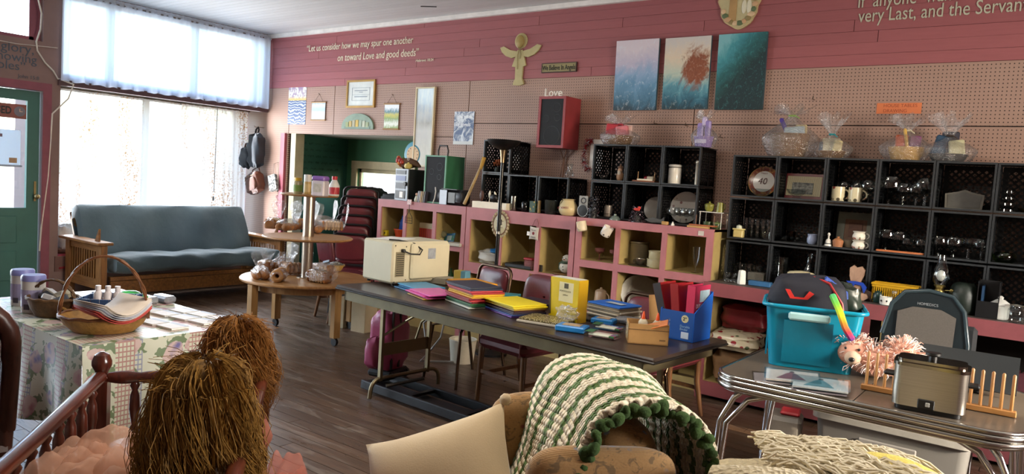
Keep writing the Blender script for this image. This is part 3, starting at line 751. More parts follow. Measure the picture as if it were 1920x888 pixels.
for s in (-1, 1):
    q = pad(.2, .62, .2, .6); m = MB(); X = TR(s*.36, -.04, .5); m.v = [tuple(X @ Vector(k)) for k in q.v]; m.f = q.f
    am = m.build('arm', M_FLOR, ac, True)
    MB().tube([(s*.36+.09*math.cos(a), -.335, .5+.085*math.sin(a)) for a in [PI*i/10 for i in range(11)]], .006, 6).build('piping', mt('#6b5334', .7), am)
    MB().rbox((s*.36, -.04, .26), (.17, .6, .42), .03).build('arm_panel', M_FLOR, ac, 30)
    q = pad(.34, .42, .15, .45); m = MB(); X = TR(s*.345, .245, .72) @ RZ(s*-.12) @ RY(PI/2); m.v = [tuple(X @ Vector(k)) for k in q.v]; m.f = q.f
    wg = m.build('wing', M_FLOR, ac, True)
for sx in (-1, 1):
    for sy in (-1, 1): MB().box((sx*.34, sy*.27, .02), (.05, .05, .05)).build('foot', M_MAHO, ac)
# afghan
t = NT('crocheted_afghan'); x_, y_, z_ = t.sep(t.tc('UV'))
zz = t.math('MULTIPLY', t.math('SUBTRACT', t.math('GREATER_THAN', t.math('FRACT', t.math('MULTIPLY', y_, 29)), .5), .5), .022)
ph_ = t.math('FRACT', t.math('MULTIPLY', t.math('ADD', x_, zz), 7.2))
gr = t.math('MULTIPLY', t.math('GREATER_THAN', ph_, .56), t.math('LESS_THAN', ph_, .9))
nn = t.noise(26, 3)
cr = t.mix(nn, '#d9c7a4', '#efe4cb'); gg = t.mix(nn, '#3c5a1d', '#5f7d33')
t.col(t.mix(gr, cr, gg)).p(rough=.95, sheen=.3)
uvm = t.n('Mapping'); t.set(uvm, 0, t.tc('UV')); uvm.inputs['Scale'].default_value = (70, 110, 1)
vb = t.voro(1, uvm.outputs[0], 'Distance', 'F1', .35); t.bump(t.math('SUBTRACT', 1, vb), 1, .014); M_AFG = t.m
def uvgrid(name, fn, nu, nv, mat, parent, thick=0, loc=None, rot=None):
    o = MB().grid(fn, nu, nv).build(name, mat, parent, True, loc=loc, rot=rot)
    uv = o.data.uv_layers.new(name='UVMap')
    for lp in o.data.loops:
        i = lp.vertex_index; uv.data[lp.index].uv = ((i % nu)/(nu-1), (i//nu)/(nv-1))
    if thick:
        md = o.modifiers.new('thickness', 'SOLIDIFY'); md.thickness = thick; md.offset = 1
    return o
def back_path(v):
    # front hanging edge -> over the crown -> down behind (local y, z)
    P = [(.02, .44), (.1, .58), (.155, .74), (.19, .88), (.25, .985), (.35, 1.02), (.46, .99), (.535, .9), (.565, .74), (.585, .55), (.60, .36)]
    k = v*(len(P)-1); i = min(int(k), len(P)-2); f = k-i
    g = lambda j: P[max(0, min(len(P)-1, j))]
    def cr_(a, b, c, d, f): return .5*((2*b)+(-a+c)*f+(2*a-5*b+4*c-d)*f*f+(-a+3*b-3*c+d)*f**3)
    return tuple(cr_(g(i-1)[q], g(i)[q], g(i+1)[q], g(i+2)[q], f) for q in (0, 1))
af = T('striped_afghan', 'cream and green striped crocheted afghan draped over the flowered armchair', 'blanket', (7.10, -4.18, 0), RZA); af.scale = (.74, 1, .92)
def afn(u, v):
    y, z = back_path(v); x = -.34+.70*u
    e = abs(u-.5)*2; z -= .06*max(0, e-.55)**1.5*(1 if .25 < v < .8 else .3); bul = .012*math.sin(9*v+7*u)
    return (x+.015*math.sin(6*v), y+bul, z+.008*math.sin(11*u+5*v))
def afk(u, v):
    # knots of the crochet stand proud of the cloth
    p = Vector(afn(u, v)); e = .004; du = Vector(afn(u+e, v))-Vector(afn(u-e, v)); dv = Vector(afn(u, v+e))-Vector(afn(u, v-e)); n = du.cross(dv).normalized()
    r = v*58; k = abs(math.sin(PI*r))**.7*abs(math.sin(PI*(u*36+.5*(int(r) % 2))))**.7
    return tuple(p+n*.009*k)
uvgrid('cloth', afk, 150, 240, M_AFG, af, .02)
sc = MB()
for i in range(64):
    v = i/63; a = afn(1, v); r = .019+.005*math.sin(i*1.9)
    sc.sph((a[0]+.012+.012*(i % 2), a[1]+.01*math.sin(i*2.1), a[2]+.008*math.cos(i*1.3)), (r*.9, r, r*.75), 8, 6, RX(i*.5))
    sc.sph((a[0]-.012+.01*(i % 3), a[1]+.012*math.cos(i*1.7), a[2]-.016), (r*.8, r*.8, r*.55), 8, 5, RX(i*.9))
o = sc.build('scalloped_edge', mt('#31491a', .95, 0, .3, 40, .6, 120), af, True); o['kind'] = 'stuff'
# cushion on the armchair
def pillow(w, h, d, seed=1):
    rnd = random.Random(seed)
    def fn(u, v):
        a, b = u*2-1, v*2-1
        k = (1-abs(a)**2.6)*(1-abs(b)**2.6); pin = 1-.10*(abs(a)*(1-abs(b)**2))*0
        px = a*w/2*(1-.09*(1-b*b)*abs(a)); py = b*h/2*(1-.09*(1-a*a)*abs(b))
        return px, py, k
    m = MB()
    for s in (1, -1):
        def g(u, v, s=s):
            px, py, k = fn(u if s > 0 else 1-u, v); return (px, py, s*d/2*max(0, k)**.55+.004*math.sin(9*px+5*py))
        m.grid(g, 26, 26)
    return m
M_CUSH = mt('#c6b08c', .9, 0, .06, 5, .12, 200, .2)
pw = T('cream_cushion', 'plain cream square cushion standing on the flowered armchair seat', 'cushion', (6.93, -4.19, .53), 0, None, (math.radians(60), math.radians(-24), math.radians(24)))
pillow(.5, .46, .27).build('cover', M_CUSH, pw, True)
MB().sph((.255, .235, 0), (.02, .02, .012), 8, 6).build('corner_tab', M_CUSH, pw, True)

# fringed cream blanket nearest the camera, over an upholstered stool
t = NT('cream_knit'); t.col(t.mix(t.noise(9, 3), '#bfae8a', '#d6c8a6')).p(rough=.95, sheen=.3)
uvm = t.n('Mapping'); t.set(uvm, 0, t.tc('Object')); uvm.inputs['Scale'].default_value = (70, 70, 70); t.bump(t.voro(1, uvm.outputs[0], 'Distance', 'F1', .6), 1, .012); M_KNIT = t.m
M_YEL = mt('#d8c565', .95, 0, .15, 60, 1, 90)
KX, KY = 7.885, -3.83
KZ = .06
sl = T('upholstered_stool', 'flowered stool under the fringed cream blanket in the foreground', 'stool', (KX, KY, 0), .5)
MB().rbox((0, 0, .32), (.5, .4, .6), .05).build('body', M_FLOR, sl, 30)
for sx in (-1, 1):
    for sy in (-1, 1): MB().box((sx*.2, sy*.15, .01), (.04, .04, .04)).build('foot', M_MAHO, sl)
kb = T('cream_knit_blanket', 'fringed cream knitted blanket heaped in the right foreground', 'blanket', (KX, KY, .58+KZ), .5)
def heap(w, d, h, z0, ph, p=2.4):
    def fn(u, v):
        a, b = u*2-1, v*2-1; r = (abs(a)**p+abs(b)**p)**(1/p)
        k = max(0, 1-r**2.2)
        z = z0+h*k**.6+.018*math.sin(7*a+ph)*math.cos(5*b+ph)*k+.01*math.sin(15*a*b+ph)
        if r > .8: z -= (r-.8)*.5
        return (a*w/2, b*d/2, z)
    return fn
MB().grid(heap(.66, .56, .13, .0, 1), 40, 36).build('cloth', M_KNIT, kb, True, .012)
def fold(u, v):
    a = 2*PI*u; x = -.26+.34*v; return (x+.02*math.cos(a), -.1-.05*math.sin(3*v)+.055*math.cos(a), .12+.03*math.sin(PI*v)+.045*math.sin(a))
MB().grid(fold, 14, 24, True).build('folded_roll', M_KNIT, kb, True)
fr = MB(); rnd = random.Random(4)
for i in range(620):
    x = rnd.uniform(-.12, .24); y = rnd.uniform(-.1, .2); z = .12+.05*(1-(x/.33)**2)*(1-(y/.3)**2)+rnd.uniform(0, .03); a = rnd.uniform(-.75, -.1)+.25*math.sin(x*30); L = rnd.uniform(.08, .16)
    pts = [(x+math.cos(a)*L*k/4, y+math.sin(a)*L*k/4+.006*math.sin(k*2+i), z+.018*math.sin(PI*k/4)-.03*(k/4)**2+.004*math.sin(k*3+i)) for k in range(5)]
    fr.tube(pts, .0034, 5)
o = fr.build('yarn_fringe', mt('#ded3b8', .95, 0, .08, 40, .5, 200), kb, True); o['kind'] = 'stuff'
yl = T('yellow_knit_blanket', 'lemon yellow knitted blanket edge showing beside the cream fringe', 'blanket', (KX+.21, KY+.15, .612+KZ), .35)
def yf(u, v):
    a = 2*PI*u; x = -.20+.42*v; return (x, .05*math.cos(a)*(1+.1*math.sin(9*v)), .085+.05*math.sin(PI*v)+.05*math.sin(a)-.09*v*v)
MB().grid(yf, 16, 30, True).build('cloth', M_YEL, yl, True)

# ================================================================ doll crib and dolls
M_CRIB = wood('#32130c', '#5e2819', .28, 6, (8, 8, 1), .4); M_CRIBH = wood('#32130c', '#5e2819', .28, 6, (1, 8, 8), .4)
cb = T('doll_crib', 'dark red wooden doll crib with turned spindles in the left foreground', 'crib', (5.92, -4.74, 0), math.atan2(-.63, .77))
# local +X runs to the camera (length), local +Y across (width)
CL, CWD = 1.2, .50
def turned(x, y, z0, z1, r): 
    h = z1-z0; pr = [(.5, 0), (1, .05), (.55, .1), (.9, .16), (1.05, .3), (.7, .42), (.5, .47), (1, .5), (.5, .53), (.7, .58), (1.05, .7), (.9, .84), (.55, .9), (1, .95), (.5, 1)]
    return MB().lathe((x, y, z0), [(a*r, b*h) for a, b in pr], 10)
for x in (0, CL):
    for y in (0, CWD):
        ht = .875
        p_ = MB().box((x, y, ht/2-.05), (.045, .045, ht-.1)); p_.lathe((x, y, ht-.1), [(.0225, 0), (.027, .012), (.018, .022), (.02, .03), (.03, .05), (.03, .065), (.022, .085), (.006, .095)], 14)
        p_.build('post', M_CRIB, cb, 35)
for y in (0, CWD):
    MB().tube([(.02, y, .79), (CL*.5, y, .785), (CL-.02, y, .79)], .021, 10).build('side_rail', M_CRIBH, cb, True)
    MB().box((CL/2, y, .44), (CL-.04, .022, .04)).build('side_rail', M_CRIBH, cb)
    for i in range(11): turned(.1+i*(CL-.2)/10, y, .46, .775, .016).build('spindle', M_CRIB, cb, True)
for x in (0, CL):
    rp = [(.016+.006*abs(math.sin(k*PI*5/24))) for k in range(25)]
    MB().tube([(x, .02+(CWD-.04)*k/24, .785) for k in range(25)], rp, 10).build('end_rail', M_CRIBH, cb, True)
    MB().box((x, CWD/2, .44), (.022, CWD-.04, .04)).build('end_rail', M_CRIBH, cb)
    for i in range(4): turned(x, .1+i*.1, .46, .775, .016).build('spindle', M_CRIB, cb, True)
MB().rbox((CL/2, CWD/2, .46), (CL-.05, CWD-.05, .03), .01).build('mattress_board', mt('#c9bda6', .8), cb)
MB().rbox((CL/2, CWD/2, .49), (CL-.07, CWD-.07, .04), .02).build('mattress', mt('#d9d0c0', .9), cb, 30)
M_SKIN = mt('#c99d80', .5)
def hair_mat(a, b):
    t = NT('doll_hair'); n = t.noise(5, 4, .6, t.tc('Object', (14, 14, 3)), .8); t.col(t.ramp(n, [(.25, a), (.75, b)])).p(rough=.6, spec=.15); return t.m
def doll(label, loc, rz, R, hl, seed, hm, dress):
    d = T('doll', label, 'doll', loc, rz); rnd = random.Random(seed); HZ = .40
    MB().sph((0, 0, HZ), (R*.62, R*.66, R*.78), 20, 14).build('head', M_SKIN, d, True)
    MB().lathe((0, 0, .02), [(.10, 0), (.125, .05), (.10, .12), (.075, .2), (.085, .25), (.04, .3)], 18).build('dress_body', dress, d, True)
    for s in (-1, 1): MB().tube([(s*.08, 0, .26), (s*.14, -.04, .18), (s*.13, -.1, .1)], [.034, .028, .02], 10).build('arm', dress, d, True)
    # hair: a cap under many fine wavy strands gathered into locks
    MB().grid(lambda u, v: (R*(.78+.35*v)*math.cos(2*PI*u)*math.sin(.1+1.5*min(1, v*1.3)), R*(.78+.35*v)*math.sin(2*PI*u)*math.sin(.1+1.5*min(1, v*1.3)), HZ+R*.92*math.cos(.1+1.5*min(1, v*1.3))-hl*.62*max(0, v-.6)/.4), 36, 16, True).build('hair_cap', hm, d, True)
    st = MB()
    for i in range(250):
        a = rnd.uniform(0, 2*PI); th = math.acos(rnd.uniform(.05, 1)); L = hl*rnd.uniform(.7, 1.1); sw = rnd.uniform(-.5, .5); ph = rnd.uniform(0, 6); fq = rnd.uniform(.7, 1.6); cur = rnd.uniform(.012, .034); flare = rnd.uniform(.22, .55)
        for q in range(15):
            o1, o2 = rnd.gauss(0, .009), rnd.gauss(0, .009); n = 10; pts = []; lf = rnd.uniform(.85, 1.1)
            for k in range(n):
                f = k/(n-1)*lf; aa = a+sw*f
                if f < .35: t_ = th+(1.5-th)*(f/.35)**.8; r_, z_ = R*1.0*math.sin(t_), HZ+R*.98*math.cos(t_)
                else: g = (f-.35)/.65; r_, z_ = R*(1.0+flare*g-.25*g**4), HZ+R*.05-L*g
                w1 = cur*f*math.sin(ph+k*fq)+o1*(.5+f); w2 = cur*f*math.cos(ph+k*fq)+o2*(.5+f)
                pts.append((r_*math.cos(aa)-w1*math.sin(aa)+w2*math.cos(aa), r_*math.sin(aa)+w1*math.cos(aa)+w2*math.sin(aa), z_+.4*w2+o2*.3))
            st.tube(pts, [.0017*(1-.6*(k/(n-1))) for k in range(n)], 3, cap=False)
    for i in range(140):   # flyaway hairs
        a = rnd.uniform(0, 2*PI); th = math.acos(rnd.uniform(.1, 1)); p = Vector((R*math.cos(a)*math.sin(th), R*math.sin(a)*math.sin(th), HZ+R*math.cos(th))); e = Vector((rnd.uniform(-1, 1), rnd.uniform(-1, 1), rnd.uniform(-.6, .6)))*.03
        st.tube([p, p*1.0+Vector((math.cos(a), math.sin(a), .5))*.02+e*.5, p+Vector((math.cos(a), math.sin(a), .2))*.035+e], .0008, 3, cap=False)
    o = st.build('hair', hm, d, True); o['kind'] = 'stuff'
    return d
M_H1 = hair_mat('#3a230a', '#a87c3a'); M_H2 = hair_mat('#45260d', '#a06c34')
doll('seated doll with a big mop of golden brown curls, nearest in the crib', (6.72, -4.87, .535), 0, .097, .30, 3, M_H1, mt('#d9cfc0', .8, 0, .1, 9))
doll('seated doll with auburn blond curls at the far end of the crib', (6.21, -4.44, .515), 0, .082, .22, 6, M_H2, mt('#d98d78', .8))
M_TULLE = sheet('peach_tulle', '#e8bda2', .5, .6)
M_TULLE2 = sheet('coral_tulle', '#e39a88', .5, .58)
def tulle(name, label, loc, w, d, h, seed, mat, n=44):
    rnd = random.Random(seed); t_ = T(name, label, 'fabric', loc, -.69)
    for k in range(5):
        ph = [rnd.uniform(0, 6) for _ in range(6)]; s = 1-.12*k
        def fn(u, v, ph=ph, s=s, k=k):
            a, b = u*2-1, v*2-1; r = min(1, math.hypot(a, b)/1.15)
            z = h*s*(1-r*r)**.8*(.86+.14*math.sin(4*a+ph[0])*math.cos(3*b+ph[1]))+.03*math.sin(9*a+ph[2]+4*b)*math.cos(7*b+ph[3])+.012*math.sin(19*b+9*a+ph[4])+.006*math.sin(31*a+ph[5])
            return (a*w/2*s, b*d/2*s, max(.0, z+.02))
        MB().grid(fn, n, n).build('layer', mat, t_, True)
    return t_
tulle('peach_tulle_skirt', 'pile of peach tulle skirts lying in the doll crib', (6.46, -5.0, .515), .62, .44, .27, 3, M_TULLE)
tulle('coral_tulle_skirt', 'coral pink tulle poking through the right side of the crib', (6.66, -4.58, .40), .36, .26, .26, 8, M_TULLE2)
tulle('cream_lace_cloth', 'cream lace cloth bunched below the nearest doll', (6.72, -5.12, .515), .34, .3, .2, 12, sheet('cream_lace', '#d8c9ae', .3, .15))

# ================================================================ cloth covered table
t = NT('flowered_tablecloth'); x_, y_, z_ = t.sep(t.tc('UV')); P = t.tc('UV')
mp = t.n('Mapping'); t.set(mp, 0, P); mp.inputs['Scale'].default_value = (1, 1, 1)
def band(v, lo, hi): return t.math('MULTIPLY', t.math('GREATER_THAN', v, lo), t.math('LESS_THAN', v, hi))
col = t.math('FRACT', t.math('MULTIPLY', x_, 3.1))
plaid = band(col, .55, .8); gk = t.math('FRACT', t.math('MULTIPLY', x_, 62)); gk2 = t.math('FRACT', t.math('MULTIPLY', y_, 50))
lines = t.math('MAXIMUM', t.math('GREATER_THAN', gk, .7), t.math('GREATER_THAN', gk2, .7))
base = t.mix(t.noise(8, 2, .5, P), '#b9bda6', '#d3d2bf')
c = t.mix(t.math('MULTIPLY', plaid, t.math('MULTIPLY', lines, .75)), base, '#a05a5c')
blu = t.math('MULTIPLY', band(col, .8, .9), lines); c = t.mix(t.math('MULTIPLY', blu, .7), c, '#6d72a0')
nd = t.n('TexNoise'); t.set(nd, 'Vector', P); nd.inputs['Scale'].default_value = 14; nd.inputs['Detail'].default_value = 4
wv = t.mix(.06, P, nd.outputs['Color']); vo = t.voro(7.5, wv, 'Distance', 'F1', .7); pet = t.voro(26, wv, 'Distance')
vc = t.n('TexVoronoi'); t.set(vc, 'Vector', wv); vc.inputs['Scale'].default_value = 7.5; vc.inputs['Randomness'].default_value = .7
hue = t.ramp(t.sep(vc.outputs['Color'])[0], [(0, '#9c6468'), (.45, '#a9737a'), (.5, '#6b6596'), (.75, '#7a76a4'), (.8, '#9a5f63')], 'CONSTANT')
flo = t.mix(t.ramp(pet, [(.2, 0.0), (.6, 1.0)]), hue, '#c3aaa4')
nopl = t.math('SUBTRACT', 1, plaid)
lf = t.math('MULTIPLY', band(vo, .4, .62), t.math('GREATER_THAN', t.noise(20, 2, .5, P), .5))
c = t.mix(t.math('MULTIPLY', lf, nopl), c, '#6c7d5c'); c = t.mix(t.math('MULTIPLY', t.math('LESS_THAN', vo, .4), nopl), c, flo)
t.col(c).p(rough=.35, spec=.5); t.bump(t.noise(6, 3), .2, .01); M_CLOTH = t.m
tb = T('small_table', 'small table hidden under the flowered vinyl tablecloth', 'table', (4.66, -4.15, 0))
MB().rbox((0, 0, .722), (1.24, .72, .03), .008).build('table_top', M_MAPLE, tb)
for sx in (-1, 1):
    for sy in (-1, 1): MB().box((sx*.56, sy*.3, .353), (.05, .05, .705)).build('leg', M_LEGW, tb)
def cloth_mesh(x0, x1, y0, y1, z, drop, n=14):
    # top + skirts with soft waves
    m = MB(); uvs = []
    def skirt(px0, py0, px1, py1, nx, ny, L, nn):
        def fn(u, v):
            w_ = .03*math.sin(2*PI*u*nn+.7)*v**1.5+.012*v
            return (px0+(px1-px0)*u+nx*w_, py0+(py1-py0)*u+ny*w_, z-drop*v*(1+.05*math.sin(5*u)))
        return fn
    parts = [(lambda u, v: (x0+(x1-x0)*u, y0+(y1-y0)*v, z), 2, 2, (x1-x0, y1-y0)), (skirt(x1, y0, x1, y1, 1, 0, y1-y0, 2.5), 40, 8, (y1-y0, drop)), (skirt(x0, y0, x1, y0, 0, -1, x1-x0, 3.5), 50, 8, (x1-x0, drop)),
             (skirt(x0, y1, x0, y0, -1, 0, y1-y0, 2.5), 30, 8, (y1-y0, drop)), (skirt(x1, y1, x0, y1, 0, 1, x1-x0, 3.5), 40, 8, (x1-x0, drop))]
    U = []
    for k, (fn, a, b, (lu, lv)) in enumerate(parts):
        m.grid(fn, a, b); U += [((i/(a-1))*lu+k*.37, (j/(b-1))*lv*(1 if k == 0 else -1)+k*.2) for j in range(b) for i in range(a)]
    me = m.mesh('tablecloth', True); uv = me.uv_layers.new(name='UVMap')
    for lp in me.loops: uv.data[lp.index].uv = U[lp.vertex_index]
    return me
cl = obj('tablecloth', cloth_mesh(4.02, 5.30, -4.53, -3.77, .7415, .40), M_CLOTH, None); tag(cl, 'flowered plaid vinyl tablecloth hanging over the small table behind the crib', 'tablecloth')

# ================================================================ things on the long wall
def wall_rect(L, R, Tp, B): return (L[0]+R[0])/2, (Tp[1]+B[1])/2, abs(R[0]-L[0]), abs(Tp[1]-B[1])
def flat(name, label, cat, L, R, Tp, B, mat, th=.006, off=.0, group=None):
    x, z, w_, h = wall_rect(L, R, Tp, B)
    return tag(MB().box((0, 0, 0), (w_, th, h)).build(name, mat, loc=(x, -off-th/2-.0005, z)), label, cat, group), w_, h
def paint(fn, rough=.5):
    t = NT('print'); g = t.tc('Generated'); t.col(fn(t, g, t.sep(g))).p(rough=rough); return t.m
def stops(v, *st): return lambda t, g, s: t.ramp(s[2], list(st))
# printed banner poster, two halves
def pr1(t, g, s):
    n = t.noise(9, 3, .6, g); up = t.mix(t.ramp(n, [(.45, 0.0), (.55, 1.0)]), '#d9dccb', '#9d86a0'); up = t.mix(t.ramp(s[2], [(.66, 1.0), (.74, 0.0)]), up, '#d7b36b')
    w_ = t.wave(4, 9, g, 'Z'); lo = t.mix(t.ramp(w_, [(.55, 0.0), (.9, 1.0)]), '#56698f', '#c3cadb')
    return t.mix(t.math('GREATER_THAN', s[2], .63), lo, up)
o, w_, h = flat('long_poster', 'tall two-part paper poster with a boat above blue waves, by the window', 'poster', (0.426, 2.282), (0.774, 2.279), (0.613, 2.510), (0.602, 2.043), paint(pr1), .002, .001)
def scroll(label, L, R, Tp, B, fn):
    x, z, w_, h = wall_rect(L, R, Tp, B); s = T('scroll_print', label, 'wall hanging', (x, -.012, z), group='small hanging scrolls')
    MB().box((0, 0, 0), (w_, .002, h)).build('paper', paint(fn, .35), s)
    for q in (-1, 1): MB().cyl((-w_/2-.012, 0, q*h/2), (w_/2+.012, 0, q*h/2), .009, n=8).build('rod', wood('#7d5a2c', '#b58c4e'), s)
    MB().tube([(-w_/3, 0, h/2+.005), (0, .004, h/2+.1), (w_/3, 0, h/2+.005)], .0018, 4).cyl((0, .012, h/2+.1), (0, -.012, h/2+.105), .003, n=6).build('hanging_string', mt('#5c4636', .8), s)
scroll('small hanging scroll with pale blue lake print', (0.902, 2.194), (1.151, 2.192), (1.015, 2.308), (1.020, 2.097), lambda t, g, s: t.ramp(t.math('ADD', s[2], t.math('MULTIPLY', t.math('SUBTRACT', t.noise(5, 3, .6, g), .5), .3)), [(.1, '#cdd6d2'), (.3, '#e2ebec'), (.6, '#a9c8da'), (.85, '#cfe0e6'), (1, '#7d9cb8')]))
scroll('small hanging scroll with green and yellow meadow print', (2.171, 2.141), (2.397, 2.140), (2.279, 2.276), (2.291, 1.999), lambda t, g, s: t.ramp(t.math('ADD', s[2], t.math('MULTIPLY', t.math('SUBTRACT', t.noise(8, 4, .6, g), .5), .35)), [(.05, '#8aa05c'), (.2, '#dfe3d8'), (.42, '#7d9a52'), (.55, '#c9bf55'), (.7, '#5f8a94'), (.85, '#e9eef0')]))
# framed certificate
x, z, w_, h = wall_rect((1.528, 2.407), (2.005, 2.398), (1.773, 2.554), (1.769, 2.238))
fr = T('framed_certificate', 'gold framed certificate hanging half over the red boards', 'picture', (x, -.012, z))
def frame4(w_, h, b, d, mat, par): 
    for sx in (-1, 1): MB().box((sx*(w_-b)/2, 0, 0), (b, d, h)).build('frame_bar', mat, par); MB().box((0, 0, sx*(h-b)/2), (w_-2*b, d, b)).build('frame_bar', mat, par)
frame4(w_, h, .022, .022, mt('#a8803c', .35, .3), fr)
MB().box((0, .004, 0), (w_-.04, .006, h-.04)).build('mat_board', mt('#d3d8d4', .6), fr)
MB().box((0, 0, -.01), (w_*.62, .003, .003+.0)).box((0, 0, h*.22), (w_*.62, .003, .003)).box((0, 0, -h*.24), (w_*.62, .003, .003)).box((-w_*.31, 0, -.0), (.003, .003, h*.46)).box((w_*.31, 0, -.0), (.003, .003, h*.46)).box((0, 0, h*.12), (w_*.45, .003, .008)).box((0, 0, h*.06), (w_*.12, .003, .007)).box((0, 0, -h*.1), (w_*.45, .003, .01)).build('printed_lines', mt('#8f9aa4', .6), fr)
# half round plaque
x, z, w_, h = wall_rect((1.470, 2.035), (2.007, 2.009), (1.728, 2.172), (1.705, 1.994))
pq = T('half_round_plaque', 'half-round painted wood plaque showing a small village', 'plaque', (x, -.002, z-h/2))
pts = [(w_/2*math.cos(PI*i/20), h*math.sin(PI*i/20)**.8) for i in range(21)]
MB().prism(pts, .02, RX(PI/2)).build('board', mt('#7d9280', .6, 0, .15, 9), pq)
for i in range(7):
    a = -.75+.25*i; hh = h*(.5+.3*math.cos(a*1.6)); MB().box((a*w_*.42, -.022, hh*.45), (w_*.085, .006, hh*.55)).build('house', mt(('#8f9b6a', '#b39b57', '#a7a387', '#c9a94a', '#8f9f8a', '#b0b49c', '#94a07c')[i], .6), pq)
MB().box((0, -.022, h*.1), (w_*.8, .005, h*.14)).build('lettering_band', mt('#6c8377', .6), pq)
# tall framed mirror-like print
x, z, w_, h = wall_rect((2.664, 2.043), (2.939, 2.016), (2.807, 2.445), (2.800, 1.602))
mr = T('tall_framed_panel', 'tall narrow cream framed glass panel hanging over the opening', 'picture', (x, -.025, z))
frame4(w_, h, .014, .03, mt('#cdbf9a', .4), mr)
def pr3(t, g, s): return t.mix(t.ramp(t.noise(4, 4, .6, g), [(.4, 0.0), (.62, .6)]), t.ramp(s[2], [(0, '#c9c7bd'), (.45, '#d6d8d6'), (.55, '#b5b7b4'), (.65, '#b4c3d1'), (1, '#bccad6')]), '#dfe0d8')
t = NT('glazed_print'); g = t.tc('Generated'); t.col(pr3(t, g, t.sep(g))).p(rough=.12); MB().box((0, 0, 0), (w_-.026, .008, h-.026)).build('glazing', t.m, mr)
# angels poster
def pr4(t, g, s):
    n = t.noise(3.5, 4, .6, g, 1.5); c = t.mix(t.ramp(n, [(.42, 0.0), (.58, 1.0)]), '#4f6488', '#d3dae0'); return t.mix(t.math('LESS_THAN', s[2], .1), c, '#cfd3d0')
po, w_, h = flat('wall_poster', 'blue and white cloud poster beside the green speaker', 'poster', (3.208, 2.019), (3.474, 2.021), (3.340, 2.188), (3.345, 1.851), paint(pr4), .002, .006)
text('print_lettering', 'the voice', .05, mt('#e8ecef', .6), TR(-w_/2+.05, -.0015, h/2-.07) @ WALLTXT, po, .0002, bold=.001); text('print_lettering', 'of angels', .055, mt('#e8ecef', .6), TR(-w_/2+.03, -.0015, h/2-.15) @ WALLTXT, po, .0002, bold=.001)
# angel
x, z, w_, h = wall_rect((3.772, 2.755), (4.245, 2.756), (3.993, 2.927), (3.990, 2.406))
an = T('wooden_angel', 'cream cut-out angel figure with spread wings on the red boards', 'wall ornament', (x, -.002, z)); M_ANG = mt('#b7ab78', .6, 0, .1, 9)
H = h
gown = [(-.035, .19), (.035, .19), (.05, .12), (.095, -.08), (.055, -.1), (.05, -.3), (.08, -.4), (.03, -.42), (-.02, -.42), (-.075, -.41), (-.045, -.3), (-.05, -.1), (-.1, -.09), (-.045, .12)]
MB().prism([(a*H/.94*1.55, b*H/.94) for a, b in gown], .022, RX(PI/2)).build('gown', M_ANG, an)
for s in (-1, 1):
    wg = [(.03, .17), (.12, .2), (.2, .27), (.245, .25), (.22, .17), (.17, .1), (.1, .06), (.045, .08)]
    MB().prism([(s*a*H/.94*1.8, b*H/.94) for a, b in wg], .016 if s > 0 else .016, TR(0, -.004, 0) @ RX(PI/2)).build('wing', M_ANG, an)
MB().lathe((0, 0, 0), [(.075, 0), (.075, .01), (.05, .022), (1e-4, .026)], 20, TR(0, -.0, H*.37) @ RX(PI/2)).build('hood', M_ANG, an, True)
MB().sph((0, -.03, H*.355), (.05, .025, .06)).build('face', mt('#a89255', .6), an, True)
MB().tube([(.0, -.026, H*.26), (-.02, -.028, H*.1), (-.012, -.028, -.08)], .003, 5).tube([(.0, -.026, H*.26), (.02, -.028, H*.12), (.01, -.028, .02)], .003, 5).torus((0, -.028, H*.27), .022, .004, 12, 6, RX(PI/2)).build('rope_bow', mt('#8c7c4c', .8), an, True)
# sign
x, z, w_, h = wall_rect((4.276, 2.595), (4.663, 2.580), (4.466, 2.632), (4.473, 2.543))
sg = T('believe_sign', 'small weathered wood sign reading We Believe In Angels', 'sign', (x, -.012, z))
MB().rbox((0, 0, 0), (w_, .022, h), .006).build('board', wood('#7d744e', '#a39868', .7), sg)
frame4(w_, h, .008, .026, mt('#54413a', .7), sg)
text('lettering', 'We Believe In Angels', .064, mt('#26261c', .7), TR(0, -.0118, -.022) @ WALLTXT, sg, .0008, 'CENTER', sx=.66, bold=.001)
# Love letters above the red speaker
x, z, w_, h = wall_rect((4.460, 2.054), (4.725, 2.055), (4.650, 2.287), (4.612, 1.830))
sp = T('red_speaker', 'red wall speaker with black grille mounted under the angel sign', 'speaker', (x, -.26, z))
M_RSP = mt('#8f3236', .5, 0, .1); w_ = .29; h = .46
MB().box((0, .12, 0), (w_, .24, h)).build('cabinet', M_RSP, sp)
for sx in (-1, 1): MB().box((sx*(w_/2-.012), -.006, 0), (.024, .014, h)).build('face_frame', M_RSP, sp); MB().box((0, -.006, sx*(h/2-.012)), (w_-.048, .014, .024)).build('face_frame', M_RSP, sp)
gr_ = MB().box((0, -.002, 0), (w_-.048, .006, h-.048)).build('grille', mt('#1d2024', .8, 0, .1, 300), sp)
for cx, cz, r in ((.01, -.12, .085), (-.06, .03, .032), (.06, .04, .03), (.05, .13, .04)): MB().torus((cx, -.0055, cz), r, .002, 24, 6, RX(PI/2)).build('driver_ring', mt('#383c40', .6), gr_)
MB().tube([(-.02, .2, -.23), (.0, .235, -.32), (-.03, .24, -.5)], .006, 6).tube([(.05, .2, -.23), (.01, .235, -.3), (.0, .24, -.5)], .006, 6).build('cable', mt('#8a6552', .6), sp)
lv = text('love_letters', 'Love', .105, mt('#e9e4da', .5), TR(x-.115, -.235, z+.232) @ WALLTXT, None, .008, sx=.95); tag(lv, 'white standing letters spelling Love on top of the red speaker', 'letters')
